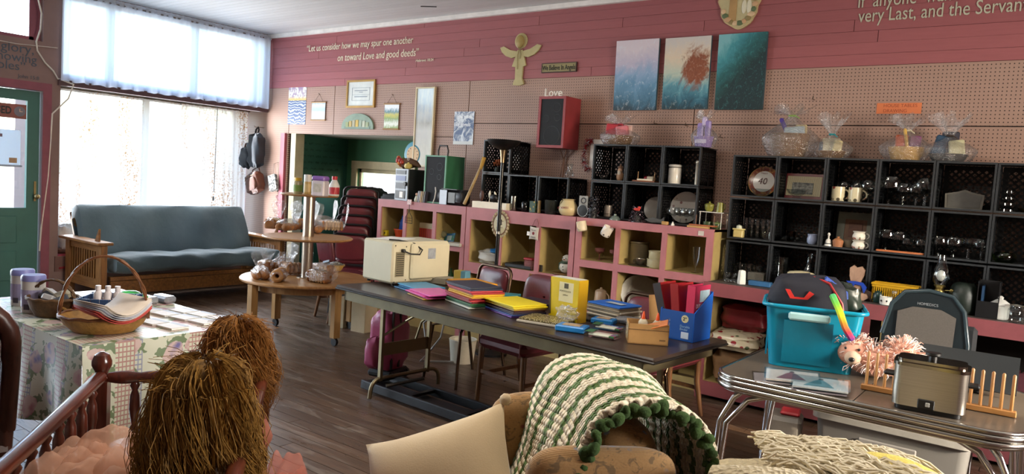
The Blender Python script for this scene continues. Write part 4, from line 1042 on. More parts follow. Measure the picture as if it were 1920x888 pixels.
# triptych
def art1(t, g, s):
    n = t.noise(3, 6, .65, g, 1.2); n2 = t.noise(14, 5, .7, g, .8); v_ = t.math('ADD', s[2], t.math('MULTIPLY', t.math('SUBTRACT', n, .5), .5))
    c = t.ramp(v_, [(.02, '#1d3c4a'), (.14, '#3f6f8a'), (.32, '#5f8fb0'), (.5, '#86a4c4'), (.66, '#b9b4c8'), (.9, '#d3c8d0')]); return t.mix(t.ramp(n2, [(.56, 0.0), (.72, .6)]), c, '#d6e2ea')
def art2(t, g, s):
    n = t.noise(4, 6, .65, g, 1.5); n2 = t.noise(16, 5, .7, g, 1); v_ = t.math('ADD', s[2], t.math('MULTIPLY', t.math('SUBTRACT', n, .5), .45))
    c = t.ramp(v_, [(.02, '#173842'), (.15, '#2c6478'), (.32, '#5d9aa8'), (.5, '#b5c4b4'), (.75, '#d9c7ae'), (.95, '#c9c3bc')])
    a = t.math('SUBTRACT', s[0], .72); b = t.math('SUBTRACT', s[2], .58); d = t.math('SQRT', t.math('ADD', t.math('MULTIPLY', a, a), t.math('MULTIPLY', t.math('MULTIPLY', b, b), 1.3)))
    d = t.math('ADD', d, t.math('MULTIPLY', t.math('SUBTRACT', n, .5), .75)); c = t.mix(t.ramp(d, [(.2, 1.0), (.36, 0.0)]), c, t.mix(n2, '#5a2318', '#a8623a')); return t.mix(t.ramp(n2, [(.58, 0.0), (.74, .55)]), c, '#d9e0d8')
def art3(t, g, s):
    n = t.noise(4, 6, .65, g, 1.5); n2 = t.noise(18, 5, .75, g, 1.2); v_ = t.math('ADD', t.math('SUBTRACT', s[2], t.math('MULTIPLY', s[0], .75)), t.math('MULTIPLY', t.math('SUBTRACT', n, .5), .6))
    c = t.ramp(v_, [(-.0, '#0e2c30'), (.1, '#13403f'), (.35, '#1f5f62'), (.6, '#3f8f98'), (.8, '#79b3b8')]); return t.mix(t.ramp(n2, [(.56, 0.0), (.74, .6)]), c, '#4fb0a8')
for nm, L, R, Tp, B, fn in (('leftmost wave canvas of three, pale lavender and blue', (5.079, 2.503), (5.486, 2.489), (5.300, 2.787), (5.268, 2.188), art1), ('middle wave canvas of three, with a warm brown swirl', (5.545, 2.496), (5.947, 2.482), (5.760, 2.781), (5.735, 2.194), art2), ('rightmost wave canvas of three, deep teal green', (6.010, 2.489), (6.399, 2.475), (6.216, 2.782), (6.195, 2.187), art3)):
    x, z, w_, h = wall_rect(L, R, Tp, B); c = T('wave_canvas', nm, 'painting', (x, -.035, z), group='wave triptych', rot=(math.radians(2.2), 0, 0))
    MB().box((0, 0, 0), (w_, .004, h)).build('painted_face', paint(fn, .45), c); MB().box((0, .013, 0), (w_, .022, h)).build('stretcher', mt('#35505a', .7), c)
# oval plaque near the top
x, z = (6.144, 3.021)
op = T('oval_plaque', 'cream oval plaque with painted flowers high on the red boards', 'plaque', (x, -.002, z)); rnd = random.Random(2)
pts = [((.165+.012*math.sin(5*a)+.006*math.sin(11*a))*math.cos(a), (.19+.014*math.sin(4*a+1))*math.sin(a)) for a in [2*PI*i/44 for i in range(44)]]
MB().prism(pts, .022, RX(PI/2)).build('board', mt('#c5b182', .6, 0, .08, 10), op)
MB().prism([(a*.93, b*.94) for a, b in pts], .004, TR(0, -.022, 0) @ RX(PI/2)).build('inset_face', mt('#bfb386', .6, 0, .1, 14), op)
MB().box((-.045, -.028, 0), (.06, .004, .3)).build('painted_band', mt('#b08c58', .6), op)
for i in range(12):
    a = 3.5+i*.27; MB().sph((.13*math.cos(a), -.029, .155*math.sin(a)), (.02+.006*(i % 3), .006, .02)).build('painted_flower', mt(('#d3b48c', '#5e6e4a', '#c69e74', '#8f7c4e')[i % 4], .6), op, True)
for px_ in (.045, .085): MB().sph((px_, -.029, -.03), (.02, .005, .055)).build('painted_figure', mt('#d8d2b6', .6), op, True)
# orange note
o, w_, h = flat('orange_sign', 'small orange paper sign pinned above the wrapped gift baskets', 'sign', (7.215, 2.192), (7.501, 2.190), (7.357, 2.229), (7.364, 2.154), mt('#d97a4a', .7, 0, .05), .002, .001)
for bd, zz in (('HOUSE TABLES', .008), ('DRAWING', -.028)): text('sign_lettering', bd, .032, mt('#a04a2c', .7), TR(-.1, -.0015, zz) @ WALLTXT, o, .0002)
# peg hooks
for i, (x, z) in enumerate([(5.502, 2.074), (6.091, 1.965), (5.785, 2.057), (6.779, 2.259), (4.818, 1.727)]):
    tag(MB().tube([(x, .005, z), (x, -.06, z), (x+.01, -.075, z+.02)], .0035, 6).build('peg_hook', metal('#8a7a6c', .5)), ('empty peg hook under the left wave canvas', 'empty peg hook below the right wave canvas', 'empty peg hook under the middle wave canvas', 'empty peg hook above the second wrapped basket', 'empty peg hook beside the glass carafe')[i], 'hook', 'empty peg hooks')
# tinsel wreath on a card beside the crates
x, z = (4.899, 1.790)
cd = tag(MB().box((0, 0, 0), (.13, .003, .28)).build('white_card', WHITE, loc=(x+.03, -.006, z)), 'white card on the pegboard behind the red tinsel garland', 'card')
wr = T('tinsel_garland', 'red and silver heart tinsel garland hanging beside the crates', 'garland', (x-.02, -.04, z)); rnd = random.Random(5)
for mat, nm in ((mt('#a81f28', .25, .5), 'red_tinsel'), (metal('#d5d5da', .2), 'silver_tinsel')):
    m = MB()
    for i in range(110):
        a = PI*.35+i/110*PI*1.25; c = Vector((.05*math.cos(a)-.01, 0, .13*math.sin(a))); d = Vector((rnd.uniform(-1, 1), rnd.uniform(-1, .3), rnd.uniform(-1, 1))).normalized()*.03
        if (i//9) % 2 == (0 if nm[0] == 'r' else 1) or rnd.random() < .2: m.tube([c-d, c+d], [.003, .001], 4)
    o = m.build(nm, mat, wr); o['kind'] = 'stuff'

# ---- bags, papers and hearts by the window
def bag(name, label, loc, prof_fn, mat, hm, rz=0):
    b = T(name, label, 'bag', loc, rz); return b
x, z = (-0.109, 1.694)
b = T('navy_duffel', 'dark navy duffel bag hanging on a peg hook by the lace curtain', 'bag', (x, -.12, z), .0)
M_NAVY = mt('#1c2733', .55, 0, .25, 10, .3, 30)
def soft(w_, d, h, e=.5, lump=.02, seed=0):
    ph = seed*1.7
    def fn(u, v):
        a = 2*PI*u; bb = PI*(v-.5); ca, sa, cb_, sb = math.cos(a), math.sin(a), math.cos(bb), math.sin(bb)
        f = lambda q, k: abs(q)**k*(1 if q > 0 else -1)
        l = 1+lump*math.sin(5*a+ph+4*bb)+lump*math.sin(9*bb+ph+a)
        return (w_/2*f(ca, e)*max(1e-4, abs(cb_))**e*l, d/2*f(sa, e)*max(1e-4, abs(cb_))**e*l, h/2*f(sb, .7)*l)
    return MB().grid(fn, 28, 16, True)
soft(.24, .16, .42, .5, .05, 1).build('body', M_NAVY, b, True, loc=(.06, 0, .0)); soft(.2, .14, .26, .6, .06, 3).build('side_pouch', M_NAVY, b, True, loc=(-.1, -.02, -.1), rot=(0, .3, 0))
MB().tube([(.03, 0, .18), (.02, .02, .27), (.05, .03, .30), (.08, .02, .27), (.08, 0, .18)], .011, 6).build('strap', mt('#15181d', .7), b, True); MB().tube([(-.16, -.02, .0), (-.12, -.03, .08), (-.05, -.03, .1), (.0, -.05, .12)], .01, 6).build('strap', mt('#5c3a30', .7), b, True)
MB().box((.0, -.09, .11), (.04, .004, .035)).build('tag', WHITE, b)
MB().tube([(.05, .115, .3), (.05, -.02, .3), (.05, -.03, .315)], .004, 6).build('peg_hook', metal('#8a7a6c', .5), b)
x, z = (-0.042, 1.276)
b = T('brown_handbag', 'brown leather shoulder bag tilted below the navy duffel', 'bag', (x, -.12, z), 0, None, (0, math.radians(-20), 0))
M_LEA = mt('#5d3424', .45, 0, .2, 8, .2, 40)
soft(.27, .14, .26, .35, .03, 2).build('body', M_LEA, b, True); soft(.2, .05, .16, .35, .03, 5).build('front_pocket', M_LEA, b, True, loc=(.02, -.07, -.02))
MB().tube([(-.12, -.06, .06), (-.02, -.085, .085), (.1, -.08, .08)], .004, 5).build('zip', metal('#8a6f50', .4), b)
MB().tube([(-.1, .03, .11), (-.06, .05, .2), (.05, .06, .21), (.1, .03, .11)], .009, 6).build('strap', M_LEA, b, True)
x, z = (0.267, 1.301)
nw = T('hanging_newspaper', 'folded grey newspaper in a wire holder beside the brown bag', 'newspaper', (x, -.07, z), 0, None, (0, math.radians(-14), 0))
for i in range(3): MB().box((.006*i, -.012+.01*i, -.006*i), (.15, .004, .2)).build('sheet', paint(lambda t, g, s: t.mix(t.ramp(t.noise(6, 2, .5, g), [(.45, 0.0), (.55, 1.0)]), '#b9b9b2', '#4a4d4c')), nw)
MB().tube([(-.08, -.03, -.1), (.08, -.03, -.1), (.08, .03, -.08), (.07, .06, .25), (-.02, .06, .25), (-.08, .03, -.08), (-.08, -.03, -.1)], .003, 5).build('wire_holder', metal('#77706a', .5), nw)
x, z = (0.319, 1.067)
hh = T('heart_hanger', 'string of small dark red hearts hanging on the pegboard', 'wall ornament', (x, -.02, z))
for k, zz in enumerate((.05, -.03)):
    hp = [(16*math.sin(a)**3/16, (13*math.cos(a)-5*math.cos(2*a)-2*math.cos(3*a)-math.cos(4*a))/16) for a in [2*PI*i/22 for i in range(22)]]
    MB().prism([(p*.035, q*.035) for p, q in hp], .012, TR(0, .0, zz) @ RX(PI/2)).build('heart', mt('#6b1620', .5), hh)
MB().tube([(0, -.004, .17), (0, -.004, -.06)], .0018, 4).sph((-.012, -.005, .13), .008, 8, 6).sph((.012, -.005, .11), .008, 8, 6).build('string', mt('#3d3a34', .8), hh)
# cord in front of the curtain, cable loop by the door
tag(MB().tube([((0.050, -0.739, 2.178)), ((0.050, -0.745, 1.600)), ((0.050, -0.749, 1.147))], .004, 6).sph(((0.050, -0.754, 1.069)), (.012, .012, .03), 8, 6).build('pull_cord', mt('#3a3532', .7)), 'thin pull cord hanging in front of the lace curtain', 'cord')
tag(MB().tube([((0.020, -2.696, 2.996)), ((0.020, -2.666, 2.873)), ((0.020, -2.673, 2.715)), ((0.020, -2.709, 2.588)), ((0.020, -2.699, 2.501)), ((0.020, -2.624, 2.392)), ((0.020, -2.549, 2.324)), ((0.020, -2.508, 2.255)), ((0.060, -2.372, 2.214)), ((0.060, -2.420, 2.061)), ((0.030, -2.556, 1.894)), ((0.020, -2.563, 1.640)), ((0.020, -2.581, 1.259)), ((0.020, -2.633, 0.768)), ((0.020, -2.649, 0.494))], .008, 6).build('loose_cable', mt('#c9c1b4', .6), None, True), 'pale loose cable looping down beside the door frame', 'cable')
tag(MB().tube([(.012, -3.4, 2.55), ((0.012, -2.884, 2.535)), ((0.012, -2.510, 2.561))], .005, 5).build('wall_wire', mt('#b7aaa0', .6), None, True), 'thin pale wire stretched across the mauve wall above the door', 'cable')
# papers on the door glass
sgn = T('closed_sign', 'red closed sign with a clock dial on the door glass', 'sign', (-.03, -2.98, 1.885)); MB().box((0, 0, 0), (.006, .42, .14)).build('panel', mt('#8a5048', .6), sgn)
text('lettering', 'CLOSED', .1, mt('#2e2b2b', .6), TR(.004, -.2, -.03) @ FRONTTXT, sgn, .0006, sx=.75, bold=.003)
MB().lathe((0, 0, 0), [(.05, 0), (.05, .003)], 24, TR(.004, .15, .0) @ RY(PI/2)).build('clock_dial', mt('#75707a', .6), sgn); MB().box((.0085, .15, .012), (.002, .006, .03)).box((.0085, .162, .0), (.002, .026, .006)).build('clock_hands', mt('#d9b49c', .6), sgn)
nt_ = T('door_notice', 'white notice with small drawings on the door glass', 'notice', (-.033, -2.93, 1.52)); MB().box((0, 0, 0), (.002, .23, .36)).build('paper', sheet('thin_paper', '#dfe4e8', .5, .02), nt_)
MB().box((.0015, .05, -.12), (.001, .07, .05)).build('drawing', mt('#a88a6c', .7), nt_); MB().box((.0015, -.07, .12), (.001, .05, .03)).build('drawing', mt('#87707a', .7), nt_); MB().box((.0015, 0, -.175), (.001, .26, .02)).build('drawing', mt('#9aa5b8', .7), nt_)
# car in the street
cr = T('parked_car', 'teal car parked in the street beyond the door', 'car', (-7.2, -5.9, -.14), 1.45)
prof = [(-2.1, .35), (-2.1, .75), (-1.5, .9), (-.9, 1.35), (.7, 1.38), (1.3, .95), (2.0, .85), (2.1, .4)]
MB().prism(prof, 1.6, TR(0, .8, 0) @ RX(PI/2)).build('body', mt('#3f9a9f', .25, .2), cr)
for s in (-1, 1):
    MB().prism([(-1.35, .92), (-.85, 1.28), (.6, 1.3), (1.1, .95)], .01, TR(0, s*.81+(.005), 0) @ RX(PI/2)).build('side_window', mt('#8fb5bd', .1), cr)
    for x in (-1.3, 1.3): MB().lathe((0, 0, 0), [(.2, -.01), (.34, 0), (.34, .2), (.2, .2)], 20, TR(x, s*.72+.1, .34) @ RX(PI/2)).build('wheel', BLACK, cr, 40)
# bouquet and clutter on the bay deck
t_ = T('dried_bouquet', 'bunch of dried orange flowers standing behind the futon', 'plant', (-.12, -1.72, .43)); rnd = random.Random(3)
MB().lathe((0, 0, 0), [(.06, 0), (.08, .1), (.05, .24), (.06, .28)], 16).build('vase', mt('#b49a86', .5), t_, True)
st = MB()
for i in range(130):
    a = rnd.uniform(0, 2*PI); r = rnd.uniform(0, .13); zz = .44+rnd.uniform(-.08, .1)*(1-r*3); st.sph((r*math.cos(a), r*math.sin(a), zz), rnd.uniform(.012, .024), 6, 4)
    if i < 24: st.tube([(0, 0, .25), (r*math.cos(a), r*math.sin(a), zz)], .003, 4)
o = st.build('blossoms', sheet('dried_petals', '#c98a50', .4, .0), t_, True); o['kind'] = 'stuff'
rc = T('red_cloth', 'red cloth draped over the bay deck left of the futon', 'cloth', (-.2, -2.3, .43)); MB().grid(lambda u, v: (-.25+.47*v+(.0 if v < .9 else 0), -.16+.34*u, .004+.006*math.sin(9*u)*v-(.14*(max(0, v-.9)/.1))), 20, 20).build('drape', mt('#8f1f2b', .7, 0, .15, 9), rc, True, .004)
wb = T('white_sack', 'white patterned sack sitting on the red cloth', 'bag', (-.22, -2.3, .44)); soft(.22, .2, .3, .6, .05, 4).build('body', mt('#c9c8c4', .6, 0, .12, 14), wb, True, loc=(0, 0, .15)); MB().rbox((.0, .0, .03), (.2, .24, .06), .02).build('base_tray', mt('#6b4a3a', .7), wb)

# ================================================================ crockery and goods on the shelves
def lat(name, label, cat, loc, prof, mat, group=None, n=20, sx=1, sy=1, sm=45):
    return tag(MB().lathe((0, 0, 0), prof, n, None, sx, sy).build(name, mat, None, sm, loc=loc), label, cat, group)
def handle(r, z0, z1, out, th, mat, par, ang=0):
    zc = (z0+z1)/2; hz = (z1-z0)/2; pts = [((r-.004)+out*math.sin(a), 0, zc+hz*math.cos(a)) for a in [PI*i/8 for i in range(9)]]
    m = MB(RZ(ang)); m.tube(pts, th, 6); return m.build('handle', mat, par, True)
def mug(label, loc, r, h, mat, ang=0, group=None, rot=None, name='mug', cat='mug'):
    m = T(name, label, cat, loc, 0, group, rot)
    MB().lathe((0, 0, 0), [(r*.85, 0), (r*.95, .006), (r, h*.2), (r, h), (r*.92, h), (r*.9, .01), (1e-4, .01)], 22, cap=False).lathe((0, 0, 0), [(1e-4, 0), (r*.85, 0)], 22, cap=False).build('cup', mat, m, 45)
    handle(r, h*.2, h*.82, r*.75, r*.13, mat, m, ang); return m
WINE = [(.36, 0), (.36, .02), (.05, .035), (.045, .42), (.12, .48), (.42, .62), (.46, .78), (.36, 1), (.35, 1), (.44, .78), (.4, .63), (.1, .5), (1e-4, .49)]
GOB = [(.4, 0), (.4, .02), (.08, .05), (.06, .2), (.11, .26), (.06, .32), (.2, .42), (.48, .6), (.5, .8), (.44, 1), (.43, 1), (.48, .8), (.45, .62), (.1, .45), (1e-4, .44)]
SAUC = [(.5, 0), (.5, .02), (.08, .05), (.07, .5), (.3, .6), (.7, .75), (.72, 1), (.7, 1), (.67, .77), (.2, .63), (1e-4, .62)]
TUMB = [(.34, 0), (.38, .02), (.42, 1), (.39, 1), (.35, .06), (1e-4, .06)]
FLUTE = [(.2, 0), (.2, .012), (.03, .03), (.03, .22), (.1, .3), (.17, .6), (.2, 1), (.19, 1), (.16, .6), (.08, .3), (1e-4, .26)]
BOWL = [(.4, 0), (.4, .05), (.7, .3), (1, 1), (.96, 1), (.66, .34), (1e-4, .12)]
M_GL2 = glassy('sparkling_glass', (.93, .95, .95), .1, .05)
def glass(label, loc, h, prof=WINE, mat=None, group='drinking glasses in the crates', name='wine_glass', cat='glass', w_=1):
    return lat(name, label, cat, loc, [(a*h*w_, b*h) for a, b in prof], mat or M_GL2, group, 18)
def plate(label, loc, r, mat, tilt=.3, rz=0, name='plate', group=None):
    # dinner plate leaning back against the crate
    o = MB().lathe((0, 0, 0), [(1e-4, 0), (r*.6, 0), (r*.68, .006), (r, .02), (r, .024), (r*.66, .012), (1e-4, .008)], 36).build(name, mat, None, 40, loc=(loc[0], loc[1], loc[2]+r*math.cos(tilt)+.002), rot=(PI/2-tilt, 0, rz))
    return tag(o, label, 'plate', group)
M_CER = mt('#d9d0b8', .3, 0, .06, 10); M_PORC = mt('#dcdad2', .22, 0, .05, 10)
def spotted(c1, c2, sc=30, th=.3, c3=None):
    t = NT('printed_ceramic'); v_ = t.voro(sc); c = t.mix(t.ramp(v_, [(th-.06, 1.0), (th, 0.0)]), c1, c2)
    if c3: c = t.mix(t.ramp(t.voro(sc*.7), [(th-.14, 1.0), (th-.08, 0.0)]), c, c3)
    t.col(c).p(rough=.25); return t.m
M_FLW = spotted('#ded8ca', '#a35a4a', 28, .26, '#5f6f4a')
zT, zM, zB = 1.508, 1.19, .869
# --- tall crate wall, top row
x = (6.509, -0.200, 1.645)[0]
t = NT('anniversary_plate'); g = t.tc('Object'); r_ = t.n('VectorMath', operation='LENGTH'); t.set(r_, 0, g); c = t.ramp(r_.outputs['Value'], [(.0, '#d8d5cf'), (.079, '#d8d5cf'), (.08, '#7c3524'), (.1, '#8f4a30'), (.112, '#a9863f')], 'CONSTANT'); t.col(t.mix(t.math('MULTIPLY', t.ramp(t.noise(40, 3), [(.5, 0.0), (.6, .4)]), t.math('GREATER_THAN', r_.outputs['Value'], .08)), c, '#c9a25a')).p(rough=.2)
p40 = plate('white anniversary plate numbered 40 with red rim in the top left crate', (x, -.16, zT), .115, t.m, .22)
text('numeral', '40', .07, mt('#4a1a18', .5), TR(-.045, -.02, .0135), p40, .0004, shear=.15); text('script_line', 'Happy', .02, mt('#7a4a3c', .5), TR(-.03, .06, .0135), p40, .0003)
lat('glass_bowl', 'clear glass bowl in front of the number 40 plate', 'bowl', (x+.02, -.27, zT), [(a*.075, b*.06) for a, b in BOWL], M_GL2)
x = (6.805, -0.160, 1.629)[0]
pf = T('red_framed_photo', 'red framed black and white photo with arched mat in the top row', 'picture', (x, -.2, zT), 0, None, (math.radians(-9), 0, 0))
MB().box((0, 0, .095), (.30, .012, .19)).build('frame', mt('#6d1a20', .4), pf); MB().box((.008, -.008, .097), (.245, .004, .145)).build('mat_board', paint(lambda t, g, s: t.mix(t.ramp(t.wave(9, 3, g, 'X'), [(.4, 0.0), (.6, 1.0)]), '#cfc4a0', '#8f8462')), pf); MB().box((.0, -.0115, .08), (.15, .003, .085)).build('photo', paint(lambda t, g, s: t.mix(t.ramp(t.noise(5, 3, .6, g), [(.4, 0.0), (.6, 1.0)]), '#3d3f3c', '#8e9087')), pf)
lat('glass_bowl', 'footed cut-glass bowl in front of the red framed photo', 'bowl', (x-.01, -.29, zT), [(a*.075, b*.07) for a, b in [(.45, 0), (.5, .08), (.3, .3), (.8, .6), (1, 1), (.95, 1), (.7, .6), (1e-4, .4)]], M_GL2)
M_STEIN = spotted('#cfc6a6', '#4c4638', 22, .3, '#8a3b2c')
mug('cream printed stein, left of the pair in the top row', ((7.075, -0.280, 1.575)[0], -.28, zT), .045, .105, M_STEIN, .0, 'printed steins'); mug('cream printed stein, right of the pair in the top row', ((7.187, -0.280, 1.582)[0], -.28, zT), .045, .105, M_STEIN, 0, 'printed steins')
for i, px in enumerate((1585, 1610)): glass('stemmed glass behind the printed steins, %s one' % ('left', 'right')[i], (((7.080, -0.160, 1.655)[0], (7.176, -0.160, 1.660)[0])[i], -.16, zT), .15)
glass('wine glass standing right of the printed steins', ((7.266, -0.240, 1.643)[0], -.24, zT), .16)
for i, (x, h, pf_) in enumerate((((7.397, -0.250, 1.631)[0], .19, GOB), ((7.481, -0.270, 1.599)[0], .15, WINE), ((7.562, -0.270, 1.597)[0], .15, WINE), ((7.611, -0.220, 1.637)[0], .19, WINE))):
    glass('stemmed glass in the fourth top crate, %s from left' % ('first', 'second', 'third', 'fourth')[i], (x, -.25, zT), h, pf_)
x = (7.832, -0.200, 1.587)[0]
tp = T('glass_plaque', 'frosted glass plaque with peaked top in the fifth top crate', 'plaque', (x, -.2, zT), .0, None, (math.radians(-8), 0, 0)); pl_ = [(-.105, 0), (.105, 0), (.112, .1), (.04, .115), (0, .13), (-.04, .115), (-.112, .1)]
MB().prism(pl_, .012, TR(0, .006, 0) @ RX(PI/2)).build('body', mt('#7a766c', .25, 0, .1), tp); MB().prism([(a*.86, .012+b*.8) for a, b in pl_], .003, TR(0, -.006, 0) @ RX(PI/2)).build('inset', mt('#5d5b55', .35, 0, .15, 30), tp)
x = (8.078, -0.280, 1.618)[0]
gt = T('glass_tower', 'tiered clear glass candle tower in the sixth top crate', 'ornament', (x, -.28, zT))
for i, r in enumerate((.045, .04, .036, .03)): MB().lathe((0, 0, .038*i), [(r*.6, 0), (r, .006), (r, .02), (r*.5, .034), (r*.45, .038)], 18).build('tier', M_GL2, gt, 45)
lat('brass_dish', 'small brass dish beside the glass candle tower', 'dish', (x+.1, -.26, zT), [(a*.05, b*.03) for a, b in BOWL], metal('#8a7440', .35))
# --- middle row
x = (6.412, -0.360, 1.244)[0]
cj = T('cream_butter_crock', 'little cream lidded butter crock at the left of the middle row', 'crock', (x, -.345, zM)); MB().rbox((0, 0, .03), (.075, .05, .06), .008).build('box', mt('#c5b272', .4), cj); MB().rbox((0, 0, .065), (.085, .056, .012), .004).build('rim', mt('#cfbe80', .4), cj); MB().lathe((0, 0, .071), [(.022, 0), (.02, .02), (1e-4, .03)], 14).build('knob', mt('#b8bca8', .4), cj, 45)
for i in range(5): glass('small clear glass in the first middle crate, %s from left' % ('first', 'second', 'third', 'fourth', 'fifth')[i], (6.40+i*.045, -.16, zM), .15, TUMB, None, 'small glasses of the middle row', 'tumbler', 'glass', .55)
glass('round glass cup at the right of the first middle crate', ((6.606, -0.300, 1.229)[0], -.3, zM), .06, TUMB, None, 'small glasses of the middle row', 'glass_cup', 'glass', 1.5)
for i, x in enumerate(((6.718, -0.280, 1.216)[0], (6.814, -0.280, 1.221)[0])): lat('glass_dish', 'square clear glass dish, %s of the pair in the second middle crate' % ('left', 'right')[i], 'dish', (x, -.28, zM), [(a*.045, b*.045) for a, b in BOWL], M_GL2, 'clear glass dishes', 4)
x = (6.934, -0.300, 1.237)[0]
lat('tulip_cup', 'pale blue tulip-shaped cup at the right of the second middle crate', 'cup', (x, -.3, zM), [(.02, 0), (.034, .015), (.036, .04), (.03, .06), (.034, .075), (.031, .075), (.027, .06), (.03, .04), (1e-4, .01)], mt('#a9b3cf', .3, 0, .1, 20))
lat('amber_glass', 'small amber glass at the back of the second middle crate', 'glass', ((6.745, -0.160, 1.256)[0], -.16, zM), [(a*.075, b*.075) for a, b in TUMB], glassy('amber_glass', (.6, .35, .15), .08))
x = (7.170, -0.140, 1.363)[0]
gp = T('grey_picture_frame', 'large pale grey picture frame leaning in the third middle crate', 'picture', (x+.01, -.15, zM), 0, None, (math.radians(-8), 0, 0))
for sx in (-1, 1): MB().box((sx*.098, 0, .125), (.05, .015, .25)).build('frame_bar', mt('#6f7263', .5), gp); MB().box((0, 0, .125+sx*.1), (.15, .014, .05)).build('frame_bar', mt('#6f7263', .5), gp)
MB().box((0, .002, .125), (.15, .006, .16)).build('picture', mt('#7a5a44', .6, 0, .25, 12), gp); MB().box((0, -.006, .125), (.09, .004, .1)).build('inner_print', mt('#6a4636', .6, 0, .3, 18), gp)
x = (7.056, -0.350, 1.227)[0]; bl = T('ceramic_bell', 'small white ceramic bell with printed band', 'bell', (x, -.35, zM)); MB().lathe((0, 0, 0), [(.026, 0), (.027, .008), (.022, .02), (.018, .045), (.008, .055)], 18).build('skirt', M_PORC, bl, 45); MB().lathe((0, 0, .055), [(.006, 0), (.006, .02), (.011, .03), (.006, .042), (1e-4, .044)], 12).build('handle', M_PORC, bl, 45); MB().lathe((0, 0, .018), [(.0235, 0), (.0235, .008)], 18, cap=False).build('band', mt('#4a4a4e', .5), bl)
x = (7.120, -0.350, 1.222)[0]; tp = T('terracotta_pot', 'small terracotta pot with lid', 'pot', (x, -.35, zM)); MB().lathe((0, 0, 0), [(.03, 0), (.036, .04), (.036, .05), (.03, .05)], 18).build('pot', mt('#9c6440', .6), tp, 45); MB().lathe((0, 0, .05), [(.034, 0), (.02, .012), (.008, .016), (.01, .026), (1e-4, .028)], 18).build('lid', mt('#a87048', .6), tp, 45)
x = (7.254, -0.340, 1.246)[0]
for i, z in enumerate((zM, zM+.062)):
    mg = T('flowered_mug', 'white flowered chamber-pot mug, %s of the stacked pair' % ('lower', 'upper')[i], 'mug', (x, -.345, z), 0, 'stacked flowered mugs'); MB().lathe((0, 0, 0), [(.03, 0), (.045, .015), (.046, .032), (.036, .05), (.046, .062), (.043, .062), (.033, .05), (.042, .03), (1e-4, .008)], 20).build('cup', M_FLW, mg, 50); handle(.043, .012, .05, .022, .005, M_PORC, mg)
lat('glass_candle', 'stubby ribbed glass candle behind the terracotta pot', 'candle', ((7.169, -0.280, 1.236)[0], -.27, zM), [(.03, 0), (.036, .02), (.034, .055), (.03, .055), (1e-4, .03)], mt('#8f8470', .3))
for i, x in enumerate(((7.398, -0.240, 1.265)[0], (7.481, -0.240, 1.266)[0], (7.531, -0.200, 1.259)[0], (7.617, -0.220, 1.268)[0])): glass('stemmed sherbet glass in the fourth middle crate, %s from left' % ('first', 'second', 'third', 'fourth')[i], (x, -.22, zM), (.15, .14, .1, .1)[i], GOB)
x = (7.512, -0.400, 1.213)[0]
tag(MB().rbox((0, 0, 0), (.29, .03, .016), .005).build('bread_board', wood('#a85c34', '#c9794c'), None, loc=(x, -.36, zM+.009)), 'orange-brown narrow wooden board lying across the fourth middle crate', 'board')
for i, (x, pf_) in enumerate((((7.725, -0.280, 1.263)[0], GOB), ((7.810, -0.280, 1.265)[0], GOB), ((7.894, -0.280, 1.263)[0], SAUC), ((7.965, -0.280, 1.281)[0], WINE))): glass('stemmed goblet in the fifth middle crate, %s from left' % ('first', 'second', 'third', 'fourth')[i], (x, -.28, zM), .135, pf_, None, 'drinking glasses in the crates', 'goblet')
lat('green_glass_bowl', 'green glass bowl in the sixth middle crate', 'bowl', ((8.093, -0.300, 1.234)[0], -.3, zM), [(.04, 0), (.06, .02), (.065, .045), (.055, .065), (.052, .065), (.06, .045), (1e-4, .01)], glassy('green_glass', (.35, .5, .15), .12))
# --- bottom row and the ledge in front of it
ZC = .8625
for i, x in enumerate((6.40, 6.47, 6.54)): glass('clear tumbler at the back of the first bottom crate, %s' % ('left', 'middle', 'right')[i], (x, -.22, zB), .12, TUMB, None, 'tumblers of the bottom row', 'tumbler')
sh = T('salt_shaker', 'white tapered salt shaker on the counter ledge', 'shaker', ((6.518, -0.500, 0.872)[0], -.5, ZC)); MB().lathe((0, 0, 0), [(.03, 0), (.032, .01), (.027, .09), (.024, .1), (.01, .104), (1e-4, .105)], 4).build('body', M_PORC, sh); MB().box((0, -.0235, .06), (.012, .002, .014)).build('mark', mt('#b8b6ae', .4), sh)
for i, x in enumerate(((6.406, -0.500, 0.865)[0], (6.452, -0.480, 0.865)[0])): lat('cut_glass_shaker', 'small cut-glass candle holder, %s of the pair on the ledge' % ('left', 'right')[i], 'glass', (x, -.49, ZC), [(.024, 0), (.026, .02), (.014, .035), (.025, .06), (.026, .07), (.02, .07), (1e-4, .05)], M_GL2, 'cut glass candle holders', 10)
tag(MB().rbox((0, 0, .018), (.16, .06, .036), .004).build('blue_box', mt('#2f5f8a', .5, 0, .15, 20), None, loc=((6.647, -0.450, 0.916)[0], -.47, ZC)), 'flat blue box lying on the counter ledge', 'box')
tag(MB().rbox((0, 0, .03), (.12, .08, .06), .006).build('glass_block', glassy('frosted_block', (.6, .58, .52), .2, .15, '#8a857a', .3), None, loc=((6.582, -0.340, 0.969)[0], -.36, zB+.02)), 'dull glass block behind the flat blue box', 'box')
lat('glass_blender_jar', 'tall clear glass blender jar in the second bottom crate', 'jar', ((6.721, -0.250, 1.000)[0], -.25, zB), [(.045, 0), (.05, .02), (.06, .2), (.056, .2), (.046, .03), (1e-4, .02)], M_GL2)
lat('glass_decanter', 'clear glass decanter behind the cream canister', 'bottle', ((6.922, -0.270, 1.033)[0], -.27, zB), [(.055, 0), (.06, .02), (.055, .12), (.022, .17), (.02, .22), (.026, .25), (.022, .25), (.016, .2), (.05, .12), (1e-4, .02)], M_GL2)
